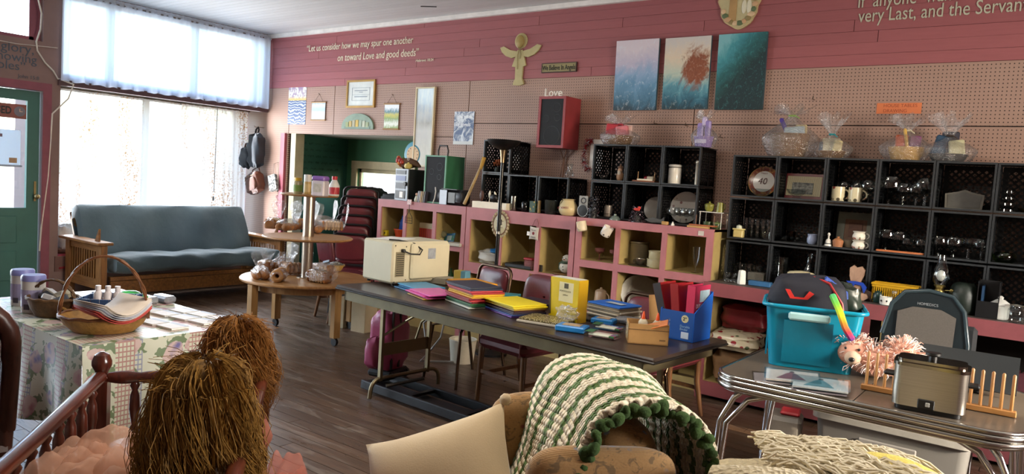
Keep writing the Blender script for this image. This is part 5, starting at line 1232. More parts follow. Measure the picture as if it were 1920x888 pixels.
cn = T('cream_crock', 'glossy cream oval crock with side lugs and lid on the ledge', 'crock', ((6.926, -0.480, 0.962)[0], -.47, ZC)); MB().lathe((0, 0, 0), [(.075, 0), (.085, .015), (.09, .1), (.092, .115)], 26, None, 1, .75).build('pot', mt('#cfc096', .18), cn, 45); MB().lathe((0, 0, .115), [(.094, 0), (.094, .012), (.08, .022), (.03, .03), (1e-4, .032)], 26, None, 1, .75).build('lid', mt('#d6c9a2', .18), cn, 45)
for s in (-1, 1): MB().rbox((s*.094, 0, .085), (.016, .03, .03), .006).build('lug', mt('#cfc096', .18), cn)
# wooden bear with blue bow
br = T('wooden_bear', 'cut-out wooden bear sitting with a blue ribbon bow', 'ornament', ((7.290, -0.520, 0.860)[0], -.5, ZC), 0); M_BW = wood('#8a6a56', '#b5927a', .6, 5, (6, 6, 2))
bp = [(-.05, 0), (.06, 0), (.085, .02), (.07, .045), (.03, .05), (.035, .1), (.03, .13), (-.02, .14), (-.045, .1), (-.06, .05)]
MB().prism(bp, .03, TR(0, .015, 0) @ RX(PI/2)).build('body', M_BW, br)
hp = [(-.03, .12), (.03, .12), (.045, .16), (.05, .2), (.03, .225), (.0, .215), (-.02, .228), (-.042, .21), (-.04, .16)]
MB().prism(hp, .028, TR(0, .014, 0) @ RX(PI/2)).build('head', M_BW, br)
MB().prism([(.03, .05), (.08, .03), (.1, .0), (.12, .03), (.1, .06), (.05, .08)], .02, TR(0, .03, 0) @ RX(PI/2)).build('leg', mt('#3a2a22', .7), br)
MB().prism([(-.055, .12), (0, .125), (.05, .12), (.075, .09), (.06, .05), (.04, .1), (0, .105), (-.02, .06), (-.045, .05), (-.03, .1)], .012, TR(0, -.016, 0) @ RX(PI/2)).build('ribbon', mt('#1d3fa0', .4), br)
for i, x in enumerate(((7.103, -0.420, 0.887)[0], (7.204, -0.450, 0.892)[0])): lat('preserve_jar', 'dark glass jar, %s of two beside the wooden bear' % ('left', 'right')[i], 'jar', (x, -.44, ZC), [(.035, 0), (.038, .01), (.036, .07), (.024, .09), (.026, .1), (.02, .1), (1e-4, .02)], glassy('smoky_glass', (.55, .5, .42), .08, .04, '#6a6252', .35), 'jars beside the bear')
# yellow basket
yb = T('yellow_basket', 'yellow plastic slatted basket on the counter ledge', 'basket', ((7.525, -0.440, 0.894)[0], -.45, ZC), -.02); M_YB = mt('#c29418', .4)
for z, e in ((.11, .0), (.125, .004), (.02, -.012)): 
    for s in (-1, 1): MB().box((0, s*(.06+e), z), (.26+2*e, .006, .012)).build('rail', M_YB, yb); MB().box((s*(.13+e), 0, z), (.006, .12+2*e, .012)).build('rail', M_YB, yb)
for i in range(19): MB().box((-.117+i*.013, -.055, .068), (.005, .004, .1)).build('slat', M_YB, yb)
for i in range(19): MB().box((-.117+i*.013, .055, .068), (.005, .004, .1)).build('slat', M_YB, yb)
MB().box((0, 0, .008), (.24, .11, .006)).build('bottom', M_YB, yb)
for s in (-1, 1): MB().box((s*.128, 0, .07), (.005, .1, .1)).build('end_plate', M_YB, yb)
sk_ = T('white_face_mug', 'small white mug with two dark eye holes', 'mug', ((7.492, -0.560, 0.858)[0], -.555, ZC)); MB().lathe((0, 0, 0), [(.034, 0), (.038, .01), (.038, .05), (.034, .05), (.033, .012), (1e-4, .01)], 20).build('cup', M_PORC, sk_, 45)
for s in (-1, 1): MB().sph((s*.016-.006, -.035, .026), (.006, .004, .007), 8, 6).build('eye', BLACK, sk_)
for i in range(3): lat('white_bowl', 'white ceramic bowl in the nested stack on the ledge, %s' % ('lowest', 'middle', 'topmost')[i], 'bowl', ((7.591, -0.560, 0.873)[0], -.555, ZC+.014*i), [(a*.044, b*.03) for a, b in BOWL], M_PORC, 'nested white bowls')
for i, x in enumerate(((7.533, -0.400, 0.945)[0], (7.624, -0.420, 0.949)[0])):
    j = T('corked_jar', 'small glass spice jar in front of the yellow basket, %s one' % ('left', 'right')[i], 'jar', (x, -.53, ZC+.0), 0, 'spice jars'); MB().lathe((0, 0, 0), [(.018, 0), (.02, .01), (.02, .06), (.014, .07), (.014, .08)], 14).build('body', M_GL2, j, 45); MB().lathe((0, 0, .078), [(.015, 0), (.015, .014)], 14).build('lid', mt('#8a7d68', .5), j, 45)
lat('green_pot', 'dark green glazed jar behind the white face mug', 'pot', ((7.453, -0.460, 0.914)[0]-.02, -.485, ZC), [(.03, 0), (.036, .02), (.034, .06), (.02, .08), (1e-4, .085)], mt('#16302a', .3))
# oil lamp
ol = T('oil_lamp', 'oil lamp with flowered porcelain base and tall glass chimney', 'lamp', ((7.783, -0.540, 0.879)[0], -.53, ZC))
MB().lathe((0, 0, 0), [(.04, 0), (.06, .01), (.078, .04), (.08, .07), (.06, .1), (.03, .112)], 26).build('base', M_FLW, ol, 50); MB().lathe((0, 0, .112), [(.028, 0), (.03, .015), (.02, .03), (.03, .045), (.034, .05), (.03, .055)], 20).build('burner', metal('#8f7f4c', .35), ol, 45)
MB().lathe((0, 0, .165), [(.028, 0), (.046, .035), (.05, .06), (.04, .1), (.025, .14), (.022, .19), (.02, .19), (.023, .14), (.038, .1), (.047, .06), (.026, 0)], 24, cap=False).build('chimney', M_GL2, ol, 50); MB().sph((0, 0, .225), (.026, .026, .035)).build('inner_globe', mt('#d9d6cf', .3), ol, True); MB().cyl((.03, 0, .135), (.065, -.02, .14), .003, n=6).sph((.068, -.022, .14), (.01, .004, .01), 8, 6).build('wick_knob', metal('#8f7f4c', .35), ol)
lat('dark_crock', 'dark green rounded crock behind the oil lamp', 'pot', ((7.911, -0.440, 0.889)[0], -.46, ZC), [(.07, 0), (.085, .03), (.085, .12), (.07, .17), (.05, .19), (1e-4, .195)], mt('#17211a', .45, 0, .2, 20, .3, 40))
lat('clear_tumbler', 'clear tumbler in front of the dark crock', 'glass', ((7.861, -0.580, 0.872)[0], -.585, ZC), [(a*.075, b*.075) for a, b in TUMB], M_GL2)
bb = T('black_letter_tray', 'black plastic magazine bin standing on the ledge', 'bin', ((8.045, -0.500, 0.876)[0], -.48, ZC)); 
for s in (-1, 1): MB().box((s*.055, 0, .11), (.005, .14, .22)).build('side', BLACK, bb)
MB().box((0, .068, .11), (.11, .005, .22)).build('back', BLACK, bb); MB().box((0, -.068, .05), (.11, .005, .1)).build('front', BLACK, bb); MB().box((-.03, -.0, .1), (.012, .12, .18)).build('blue_file', mt('#1c3c5c', .5), bb)
wj = T('white_lidded_jar', 'white porcelain jar with stepped lid and finial', 'jar', ((8.108, -0.520, 0.888)[0], -.5, ZC)); MB().lathe((0, 0, 0), [(.045, 0), (.05, .01), (.05, .08), (.046, .085)], 6).build('body', M_PORC, wj); MB().lathe((0, 0, .085), [(.054, 0), (.05, .012), (.025, .03), (.012, .036), (.016, .045), (.006, .055), (1e-4, .056)], 6).build('lid', M_PORC, wj)
gj = T('glass_mason_jar', 'clear glass jar at the right end of the ledge', 'jar', ((8.194, -0.580, 0.863)[0], -.57, ZC)); MB().lathe((0, 0, 0), [(.04, 0), (.044, .01), (.044, .075), (.034, .09), (.034, .1), (.03, .1), (.03, .09), (.04, .075), (1e-4, .012)], 20).build('body', M_GL2, gj, 45); MB().torus((0, 0, .1), .034, .004, 20, 6).build('rim', metal('#a8a8a0', .3), gj, True)

# --- block of six crates on the third pink shelf
zu, zl = 1.563, 1.251
x = (5.166, -0.250, 1.600)[0]; fg = T('glass_swan', 'cut-glass swan figurine in the upper left crate of the block', 'figurine', (x, -.27, zu)); MB().sph((0, 0, .03), (.045, .03, .03), 14, 8).build('body', M_GL2, fg, True); MB().tube([(.03, 0, .04), (.05, 0, .07), (.035, 0, .1), (.02, 0, .095)], [.012, .01, .009, .005], 8).build('neck', M_GL2, fg, True)
x = (5.346, -0.300, 1.629)[0]; gn = T('gnome_figurine', 'seated gnome figurine with red cap in the upper left crate', 'figurine', (x, -.3, zu)); MB().sph((0, 0, .04), (.032, .03, .045), 14, 9).build('body', mt('#a07a5a', .6), gn, True); MB().sph((0, -.005, .09), (.022, .022, .024), 12, 8).build('head', mt('#c9a184', .6), gn, True); MB().lathe((0, 0, .1), [(.022, 0), (.018, .015), (.006, .035), (1e-4, .045)], 12).build('cap', mt('#7d5a40', .6), gn, True); MB().sph((0, -.02, .07), (.016, .01, .025), 10, 7).build('beard', mt('#cfc3b0', .8), gn, True)
x = (5.588, -0.320, 1.582)[0]; tr_ = T('peg_tray', 'small wooden tray with two upright pegs and an apple', 'tray', (x, -.3, zu)); MB().box((0, 0, .012), (.2, .1, .012)).build('board', wood('#6b3a1e', '#94582f'), tr_); MB().box((.01, -.04, .024), (.14, .012, .012)).build('cream_bar', M_CER, tr_)
for s in (-1, 1): MB().cyl((s*.075, 0, .018), (s*.075, 0, .09), .004, n=8).build('peg', mt('#b08a60', .5), tr_)
MB().sph((.0, .0, .036), .02, 12, 8).build('apple', mt('#6e1420', .3), tr_, True); MB().rbox((.045, .0, .036), (.06, .05, .036), .006).build('white_block', mt('#b5aa94', .6), tr_)
x = (5.825, -0.280, 1.621)[0]; cj = T('clamp_jar', 'white ceramic canister with wire clamp lid', 'jar', (x, -.27, zu)); MB().lathe((0, 0, 0), [(.05, 0), (.052, .006), (.052, .13), (.05, .135)], 24).build('body', M_PORC, cj, 45); MB().lathe((0, 0, .138), [(.05, 0), (.054, .006), (.054, .016), (.045, .022), (1e-4, .024)], 24).build('lid', M_PORC, cj, 45); MB().torus((0, 0, .137), .054, .003, 24, 6).tube([(-.054, 0, .13), (-.062, 0, .14), (-.056, 0, .155)], .003, 5).build('clamp', metal('#8d8a80', .35), cj, True)
x = (6.046, -0.330, 1.659)[0]; lat('steel_cylinder', 'tall slim brushed canister with capped lid in the upper right crate', 'canister', (x-.005, -.33, zu), [(.018, 0), (.018, .17), (.02, .172), (.02, .19), (.016, .194), (1e-4, .194)], mt('#b9b2a4', .35, .4))
x = (5.280, -0.360, 1.296)[0]; cn = T('milk_can', 'small dull metal canister with wire basket', 'canister', (x, -.34, zl)); MB().lathe((0, 0, 0), [(.034, 0), (.036, .01), (.034, .09), (.03, .1), (.032, .105), (1e-4, .106)], 18).build('body', mt('#9a9084', .4, .5), cn, 45); MB().torus((0, 0, .035), .042, .002, 16, 5).torus((0, 0, .01), .042, .002, 16, 5).build('wire_basket', metal('#3a3632', .5), cn, True)
x = (5.410, -0.460, 1.248)[0]; lat('small_glass_bell', 'frosted glass bell dish on the pink shelf edge', 'bell', (x, -.45, 1.2415), [(.045, 0), (.046, .01), (.03, .03), (.012, .038), (.012, .05), (1e-4, .052)], glassy('frosted_glass', (.6, .65, .62), .15, .2, '#8fa096', .35))
def tinsel(name, label, loc, w_, h, cols, seed, n=130):
    r_ = random.Random(seed); t_ = T(name, label, 'decoration', loc)
    MB().lathe((0, 0, 0), [(w_*.35, 0), (w_*.3, h*.4), (w_*.12, h*.75), (1e-4, h*.9)], 12).build('core', mt('#0d0d0f', .5), t_, True)
    for k, (c, nm) in enumerate(cols):
        m = MB()
        for i in range(n):
            zz = r_.uniform(.05, .98)*h; rr = w_*.5*(1-zz/h*.8); a = r_.uniform(0, 2*PI); c0 = Vector((rr*.6*math.cos(a), rr*.6*math.sin(a), zz)); d = Vector((math.cos(a)*r_.uniform(.2, 1), math.sin(a)*r_.uniform(.2, 1), r_.uniform(-.5, .8))).normalized()*w_*.28
            m.tube([c0, c0+d], [.003, .0012], 4)
        o = m.build(nm, c, t_); o['kind'] = 'stuff'
tinsel('tinsel_tree', 'little black and silver tinsel tree beside the cookie jar', ((5.203, -0.500, 1.280)[0], -.46, 1.2415), .11, .17, ((mt('#15161a', .2, .3), 'dark_tinsel'), (metal('#c9c9d0', .15), 'silver_tinsel')), 3)
tinsel('tinsel_cat', 'black and silver tinsel ornament with a red bow', ((5.612, -0.480, 1.290)[0], -.46, 1.2415), .13, .11, ((mt('#15161a', .2, .3), 'dark_tinsel'), (metal('#c9b9c0', .15), 'silver_tinsel')), 7)
tag(MB().sph((0, 0, 0), (.03, .012, .012), 10, 6).sph((.02, 0, .012), (.014, .01, .014), 8, 6).build('red_bow', mt('#c4362c', .5), bpy.data.objects['tinsel_cat'], True, loc=(.01, -.03, .105)), None, None)
plate('grey white scalloped plate behind the tinsel ornament', ((5.622, -0.200, 1.336)[0], -.14, zl), .1, mt('#8f8a82', .3), .2)
plate('large flowered dinner plate in the lower right crate of the block', ((5.896, -0.180, 1.400)[0], -.16, zl), .13, spotted('#b9b3ab', '#7c5a58', 16, .22), .2)
for i, px in enumerate((0, 1, 2, 3)): glass('clear wine glass in front of the large flowered plate, %s from left' % ('first', 'second', 'third', 'fourth')[i], (5.86+.055*i, -.31+.012*(i % 2), zl), .13, WINE, None, 'wine glasses before the plate')
gf = tag(MB().prism([(-.09, .0), (-.03, -.022), (.05, -.014), (.08, -.03), (.078, .03), (.05, .008), (-.02, .02)], .016, TR(0, .008, .03) @ RX(PI/2)).build('pewter_fish', metal('#6a6a66', .35), None, loc=((5.775, -0.460, 1.240)[0], -.46, 1.2415)), 'small pewter fish lying on the shelf edge', 'ornament')
tag(MB().rbox((0, 0, .014), (.05, .035, .028), .004).build('wood_block', wood('#94703c', '#b58c50'), None, loc=((5.866, -0.470, 1.256)[0], -.47, 1.2415)), 'small pale wood block on the third pink shelf', 'block')
lat('white_pawn', 'tiny white knob ornament on the third pink shelf', 'ornament', ((5.930, -0.480, 1.244)[0], -.47, 1.2415), [(.014, 0), (.012, .012), (.006, .02), (.008, .028), (1e-4, .032)], M_PORC)
wt = T('wood_peg_rack', 'flat wooden rack with two pegs on the shelf corner', 'rack', ((6.170, -0.470, 1.241)[0], -.45, 1.2415)); MB().box((0, 0, .022), (.21, .05, .01)).build('upper_board', wood('#8a4a26', '#a8623a'), wt); MB().box((-.03, -.02, .008), (.17, .03, .014)).build('lower_board', wood('#a8804c', '#c39a5f'), wt)
for s in (-.06, .085): MB().cyl((s, 0, .025), (s, 0, .1), .0035, n=8).build('peg', mt('#6e4a34', .5), wt)
pt_ = tag(MB().box((0, 0, 0), (.045, .002, .035)).build('price_tag', mt('#b8b0a8', .7), None, loc=((6.187, -0.525, 1.206)[0], -.5205, (6.187, -0.525, 1.206)[2])), 'small white price tag stuck on the third shelf edge', 'tag')
# white wire rack with green pots, right of the block
x = 6.2; wr_ = T('wire_rack', 'small white wire shelf riser holding green pots', 'rack', (x, -.33, 1.2415)); M_WW = mt('#c9c6bc', .4)
for sx in (-1, 1):
    for sy in (-1, 1): MB().cyl((sx*.085, sy*.06, 0), (sx*.085, sy*.06, .125), .003, n=6).build('leg', M_WW, wr_)
MB().box((0, 0, .125), (.185, .13, .006)).build('shelf', M_WW, wr_)
M_OLI = mt('#7c7a34', .35); M_DOL = mt('#3a4a2c', .35)
gd = T('green_lidded_dish', 'olive green lidded sugar bowl on the wire riser', 'bowl', (x-.035, -.34, 1.37)); MB().lathe((0, 0, 0), [(.022, 0), (.034, .02), (.037, .045), (.037, .05)], 18).build('bowl', M_OLI, gd, 45); MB().lathe((0, 0, .05), [(.039, 0), (.03, .01), (.006, .016), (.008, .026), (1e-4, .028)], 18).build('lid', M_OLI, gd, 45)
gp_ = T('green_pitcher', 'olive green tapered pitcher on the wire riser', 'pitcher', (x+.05, -.34, 1.37)); MB().lathe((0, 0, 0), [(.03, 0), (.028, .03), (.022, .075), (.02, .075), (.024, .03), (1e-4, .006)], 18).build('body', M_OLI, gp_, 45); handle(.026, .02, .065, .018, .004, M_OLI, gp_)
lat('dark_green_pot', 'dark green pot standing under the wire riser', 'pot', (x-.035, -.35, 1.2415), [(.03, 0), (.036, .02), (.036, .05), (.033, .05), (1e-4, .01)], M_DOL)
gl = T('dark_green_jar', 'dark green lidded jar under the wire riser', 'jar', (x+.045, -.36, 1.2415)); MB().lathe((0, 0, 0), [(.03, 0), (.036, .015), (.034, .04)], 18).build('body', M_DOL, gl, 45); MB().lathe((0, 0, .04), [(.037, 0), (.03, .01), (.006, .014), (1e-4, .024)], 18).build('lid', mt('#6c7a4c', .35), gl, 45)
# --- cubbies of the third pink shelf
def hook_mug(label, px, ang, mat):
    x, y, z = px; m = mug(label, (x, -.555, z), .042, .082, mat, -PI/2, 'hanging mugs', (0, ang, 0)); return m
hook_mug('plain cream mug hanging on the third shelf edge', ((5.171, -0.555, 1.131)), -.25, mt('#cfc3a8', .3)); hook_mug('printed white mug hanging tilted on the third shelf edge', ((5.380, -0.555, 1.115)), .5, spotted('#d6d0c6', '#3a3030', 26, .22, '#a02f3a'))
M_PGL = glassy('pink_glass', (.75, .5, .48), .1, .05, '#a8706c', .4)
for i, x in enumerate(((5.249, -0.380, 0.932)[0], (5.393, -0.380, 0.921)[0])): glass('pink glass sundae dish in the third shelf, %s one' % ('left', 'right')[i], (x, -.38, .8905), .1, SAUC, M_PGL, 'pink sundae dishes', 'sundae_dish', 'dish', .6)
stm = T('grey_steamer', 'tall grey enamel coffee pot in the middle upper opening', 'pot', ((5.566, -0.280, 1.020)[0], -.28, .8905)); MB().lathe((0, 0, 0), [(.075, 0), (.078, .01), (.075, .17), (.082, .175), (.08, .185), (1e-4, .19)], 22).build('body', mt('#7d7359', .35, .3), stm, 45)
gb = T('gravy_boat', 'small metal gravy boat on a tray in the middle upper opening', 'dish', ((5.649, -0.420, 0.934)[0], -.42, .8905)); MB().lathe((0, 0, .008), [(.02, 0), (.035, .02), (.045, .05), (.042, .05), (.03, .02), (1e-4, .006)], 18, None, 1.2, .8).build('boat', metal('#8a8578', .3), gb, True); MB().lathe((0, 0, 0), [(.09, 0), (.095, .006), (1e-4, .007)], 22, None, 1.1, .7).build('tray', metal('#6a655a', .35), gb, True); handle(.045, .02, .05, .02, .004, metal('#8a8578', .3), gb, PI)
for i, (r, z) in enumerate(((.075, .8905), (.065, .955))): lat('white_casserole', 'white casserole dish, %s of the stack in the middle upper opening' % ('bottom', 'top')[i], 'dish', ((5.775, -0.360, 0.945)[0], -.38, z), [(r*.9, 0), (r, .01), (r, .06), (r*1.06, .063), (r*1.04, .068), (r*.95, .06), (1e-4, .02)], mt('#c3b893', .3), 'stacked casserole dishes')
for i, x in enumerate(((6.125, -0.380, 0.936)[0], (6.216, -0.380, 0.935)[0])): glass('tall cut-glass flute in the right upper opening, %s one' % ('left', 'right')[i], (x-.01, -.4, .8905), .2, FLUTE, None, 'cut glass flutes', 'flute', 'glass', .85)
tp = T('pale_pink_teapot', 'pale pink coffee pot with lid in the left lower opening', 'pot', ((5.301, -0.400, 0.567)[0], -.4, .5005)); MB().lathe((0, 0, 0), [(.05, 0), (.056, .01), (.05, .13), (.046, .135)], 20).build('body', mt('#b59a80', .35), tp, 45); MB().lathe((0, 0, .135), [(.048, 0), (.03, .012), (.01, .016), (.012, .028), (1e-4, .03)], 20).build('lid', mt('#b59a80', .35), tp, 45); handle(.05, .03, .12, .035, .006, mt('#b59a80', .35), tp)
for i in range(3): plate('big grey platter standing in the middle lower opening, %s' % ('frontmost', 'middle one', 'rearmost')[i], (5.6+.035*i, -.3+.03*i, .5005), .15-.01*i, mt('#8a8577', .35), .15, .55, 'platter', 'standing platters')
for i in range(4): tag(MB().lathe((0, 0, 0), [(1e-4, 0), (.07, 0), (.1, .014), (.1, .018), (1e-4, .008)], 26).build('dinner_plate', mt(('#b9b0a0', '#9c2f35', '#b9b0a0', '#a8a090')[i], .3), None, 40, loc=(5.76, -.36, .5005+.016*i)), 'dinner plate in the flat pile of the middle lower opening, %s' % ('lowest', 'red one', 'third up', 'top one')[i], 'plate', 'flat plate pile')
lat('peach_cup', 'small peach ceramic cup sitting on the plate pile', 'cup', (5.78, -.36, .575), [(.02, 0), (.036, .02), (.038, .04), (.034, .04), (1e-4, .01)], mt('#b07f68', .4))
# --- second pink shelf
ovx, ovz = (4.286, 1.114)
ovp = T('oval_lace_plaque', 'oval cream plaque with lace ruffle hanging on the middle shelf', 'plaque', (ovx, -.522, ovz)); MB().lathe((0, 0, 0), [(1e-4, .01), (.07, .01), (.078, 0)], 30, RX(PI/2) @ Matrix.Diagonal((1, 1.25, 1, 1))).build('face', mt('#bdb594', .5), ovp, True); MB().torus((0, -.008, 0), .075, .005, 30, 6, RX(PI/2), 1, 1.25).build('rim', mt('#6a4428', .5), ovp, True)
for i in range(22):
    a = 2*PI*i/22; MB().sph((.09*math.cos(a), -.004, .112*math.sin(a)), (.015, .008, .015), 8, 6).build('ruffle', mt('#a89878', .8), ovp, True)
for zz, ww in ((.03, .08), (.0, .06), (-.03, .07)): MB().box((0, -.0115, zz), (ww, .002, .005)).build('script_line', mt('#6f6650', .6), ovp)
MB().tube([(-.02, .0, .11), (0, .003, .16), (.02, .0, .11)], .002, 5).build('cord', mt('#a89878', .8), ovp)
pwx, pwz = (4.667, 1.066)
pz = T('teacher_pillow', 'tiny white printed pillow sign hanging from the middle shelf', 'wall ornament', (pwx, -.53, pwz), 0, None, (0, .05, 0)); m = pillow(.1, .115, .024); m.v = [tuple(RX(PI/2) @ Vector(k)) for k in m.v]; m.build('cushion', mt('#c3bdb2', .8), pz, True)
MB().sph((0, -.0125, 0), (.013, .003, .014), 10, 6).build('apple_print', mt('#7a1f28', .6), pz); text('print', 'Never', .02, mt('#3a3634', .7), TR(-.027, -.0125, .022) @ WALLTXT, pz, .0003); text('print', 'TEACH', .018, mt('#3a3634', .7), TR(-.03, -.0125, -.04) @ WALLTXT, pz, .0003)
MB().tube([(-.03, 0, .05), (-.005, .004, .12), (.01, .006, .13), (.03, .004, .1), (.035, 0, .05)], .0025, 5).build('cord', mt('#5a2a2c', .7), pz); MB().box((-.06, 0, -.01), (.03, .002, .035)).build('paper_tag', WHITE, pz)
sn = T('snowman_jar', 'white snowman cookie jar with green scarf in the middle shelf', 'jar', ((4.951, -0.420, 0.836)[0], -.42, .742)); M_SN = mt('#cfc9b8', .35); MB().sph((0, 0, .055), (.065, .055, .055)).build('body', M_SN, sn, True); MB().sph((.005, 0, .125), (.045, .042, .038)).build('head', M_SN, sn, True); MB().torus((0, 0, .095), .042, .012, 20, 8).box((-.045, -.03, .06), (.022, .01, .06)).build('scarf', mt('#3c4f3a', .7), sn, True)
for p_ in ((-.014, -.043, .135), (.018, -.043, .135), (.0, -.056, .06), (.002, -.052, .035)): MB().sph(p_, .0045, 8, 6).build('button', BLACK, sn)
MB().lathe((0, 0, 0), [(.006, 0), (1e-4, .02)], 8, TR(.002, -.042, .122) @ RX(PI/2)).build('nose', mt('#c46a2c', .6), sn); 
tag(MB().lathe((0, 0, 0), [(.08, 0), (.1, .008), (.1, .012), (1e-4, .008)], 26).build('brown_saucer', mt('#7d5a2c', .5), None, 40, loc=((4.931, -0.420, 0.805)[0], -.42, .7305)), 'brown saucer under the snowman jar', 'plate')
pb = T('plastic_bag', 'white and blue plastic bag in the left opening of the middle shelf', 'bag', (4.14, -.38, .7305)); soft(.26, .2, .13, .6, .08, 3).build('body', mt('#a9a69c', .35), pb, True, loc=(-.03, 0, .06)); soft(.14, .16, .05, .6, .1, 6).build('blue_label', mt('#2a6fa5', .35), pb, True, loc=(.05, -.01, .12))
tag(MB().rbox((0, 0, .02), (.3, .25, .04), .008).build('black_tray', BLACK, None, loc=(4.48, -.36, .7305)), 'flat black tray in the centre opening of the middle shelf', 'tray')
rt = T('red_lid_tub', 'small clear pink tub with red lid in the middle shelf', 'tub', ((4.588, -0.440, 0.804)[0], -.45, .7305)); MB().rbox((0, 0, .045), (.09, .07, .09), .01).build('tub', glassy('pinkish_plastic', (.8, .6, .6), .12, .1, '#b07878', .45), rt); MB().rbox((0, 0, .097), (.098, .078, .018), .005).build('lid', mt('#a02a34', .4), rt)
tag(MB().rbox((0, 0, .03), (.03, .02, .06), .003).build('dark_bottle', mt('#2a2420', .4), None, loc=((4.721, -0.480, 0.788)[0], -.47, .7305)), 'small dark box at the divider of the middle shelf', 'box')
# on top of the second pink shelf
ZS = 1.2425
wp = T('utensil_planter', 'long cream planter box full of kitchen utensils', 'planter', ((4.116, -0.470, 1.306)[0], -.455, ZS)); 
x0_ = .2
MB().box((0, -.035, .03), (.4, .006, .06)).build('side', M_CER, wp); MB().box((0, .035, .03), (.4, .006, .06)).build('side', M_CER, wp); MB().box((0, 0, .004), (.4, .07, .008)).build('bottom', M_CER, wp)
for s in (-1, 1): MB().box((s*.198, 0, .03), (.006, .07, .06)).build('end', M_CER, wp)
def utensil(label, dx, tilt, L, head, mat, hm, kind='ladle'):
    u = T(kind, label, 'utensil', (wp.location.x+dx, -.455, ZS+.012), 0, 'kitchen utensils in the planter', (0, tilt, 0)); MB().tube([(0, 0, 0), (0, 0, L)], [.006, .004], 6).build('handle', hm, u); MB().sph((0, -.004, L), head, 12, 8).build('head', mat, u, True)
utensil('black ladle bowl standing in the planter', .02, .12, .09, (.048, .03, .036), BLACK, DARK); utensil('dark wooden spoon in the planter', -.12, .02, .1, (.026, .014, .05), mt('#4a2c22', .5), mt('#4a2c22', .5), 'wooden_spoon'); utensil('white spatula in the planter', -.03, .05, .12, (.014, .008, .035), M_CER, M_CER, 'spatula'); utensil('pale whisk in the planter', .11, -.5, .14, (.01, .008, .03), M_CER, M_CER, 'whisk')
br_ = T('straw_brush', 'long pale wooden stick brush leaning at the left end of the planter', 'brush', (3.80, -.47, ZS)); MB().tube([(0, 0, .02), (.17, .03, .42)], [.016, .011], 8).build('stick', wood('#8a7048', '#b59a68', .6, 5, (8, 8, 1)), br_); MB().tube([(.15, .03, .36), (.18, .035, .47)], [.016, .02], 8).build('bristle', mt('#b08a3c', .8), br_, True)
lat('steel_vase', 'ribbed silver cylinder vase in the low crate row', 'vase', ((4.345, -0.400, 1.323)[0], -.42, ZS), [(.03, 0), (.032, .005), (.03, .13), (.026, .13), (.026, .02), (1e-4, .01)], metal('#8f8f86', .25), None, 8)
lat('black_vase', 'shiny black vase in the low crate row', 'vase', ((4.474, -0.420, 1.312)[0], -.42, ZS), [(.028, 0), (.036, .02), (.036, .08), (.028, .09), (1e-4, .092)], mt('#09090b', .12))
tag(MB().box((0, 0, .05), (.06, .035, .1)).build('crayon_box', paint(lambda t, g, s: t.mix(t.ramp(t.voro(3, g), [(.2, 1.0), (.3, 0.0)]), '#2f4a3c', '#c9a52c')), None, loc=((4.578, -0.450, 1.304)[0], -.44, ZS)), 'small green and yellow crayon box standing in the crate row', 'box')
tag(MB().rbox((0, 0, .055), (.018, .03, .11), .003).build('tan_block', mt('#8f7448', .6), None, loc=((4.641, -0.450, 1.309)[0]-.0, -.44, ZS)), 'narrow tan wooden block beside the crayon box', 'block')
lat('cut_glass_vase', 'wide dark cut-glass vase in front of the third low crate', 'vase', ((4.757, -0.430, 1.317)[0], -.43, ZS), [(.045, 0), (.052, .02), (.058, .12), (.052, .12), (.046, .03), (1e-4, .02)], glassy('smoked_crystal', (.5, .52, .5), .1, .06, '#3c403c', .3), None, 12)
ck = T('cookie_jar', 'round cream ceramic cookie jar lettered in red', 'jar', ((4.943, -0.460, 1.307)[0], -.435, ZS)); MB().lathe((0, 0, 0), [(.05, 0), (.066, .01), (.084, .045), (.082, .075), (.058, .115), (.05, .13), (.058, .142), (.052, .142), (.045, .13), (1e-4, .1)], 28).build('body', mt('#c9b78c', .25, 0, .06), ck, 50); handle(.07, .05, .125, .02, .006, mt('#c9b78c', .25), ck, PI); text('lettering', 'COOKIES', .026, mt('#8f2c26', .5), TR(-.055, -.0845, .055) @ WALLTXT @ RZ(.08), ck, .0006)
cr_ = T('glass_carafe', 'clear glass hourglass carafe standing on the low crates', 'carafe', ((4.812, -0.250, 1.622)[0], -.25, 1.57)); MB().lathe((0, 0, 0), [(.03, 0), (.042, .015), (.04, .04), (.02, .075), (.034, .12), (.036, .125), (.03, .12), (.016, .075), (.036, .04), (1e-4, .008)], 20).build('body', M_GL2, cr_, 50)
fn_ = T('silver_desk_speaker', 'silver and black computer speaker beside the crates', 'speaker', ((5.109, -0.460, 1.431)[0], -.43, ZS)); MB().rbox((0, .0, .085), (.09, .07, .17), .012).build('cabinet', mt('#2a2b2e', .4), fn_, 30); MB().box((0, -.037, .135), (.085, .006, .09)).build('fascia', mt('#8f8c84', .35, .3), fn_); MB().torus((0, -.041, .14), .022, .005, 20, 8, RX(PI/2)).build('driver_ring', mt('#3a3b3e', .3), fn_, True); MB().lathe((0, 0, 0), [(.05, 0), (.046, .01), (1e-4, .014)], 24, TR(0, -.035, .055) @ RX(PI/2)).build('woofer', mt('#1a1b1d', .5), fn_, True); MB().torus((0, -.04, .055), .05, .005, 24, 8, RX(PI/2)).build('driver_ring', metal('#a8a8a4', .3), fn_, True)
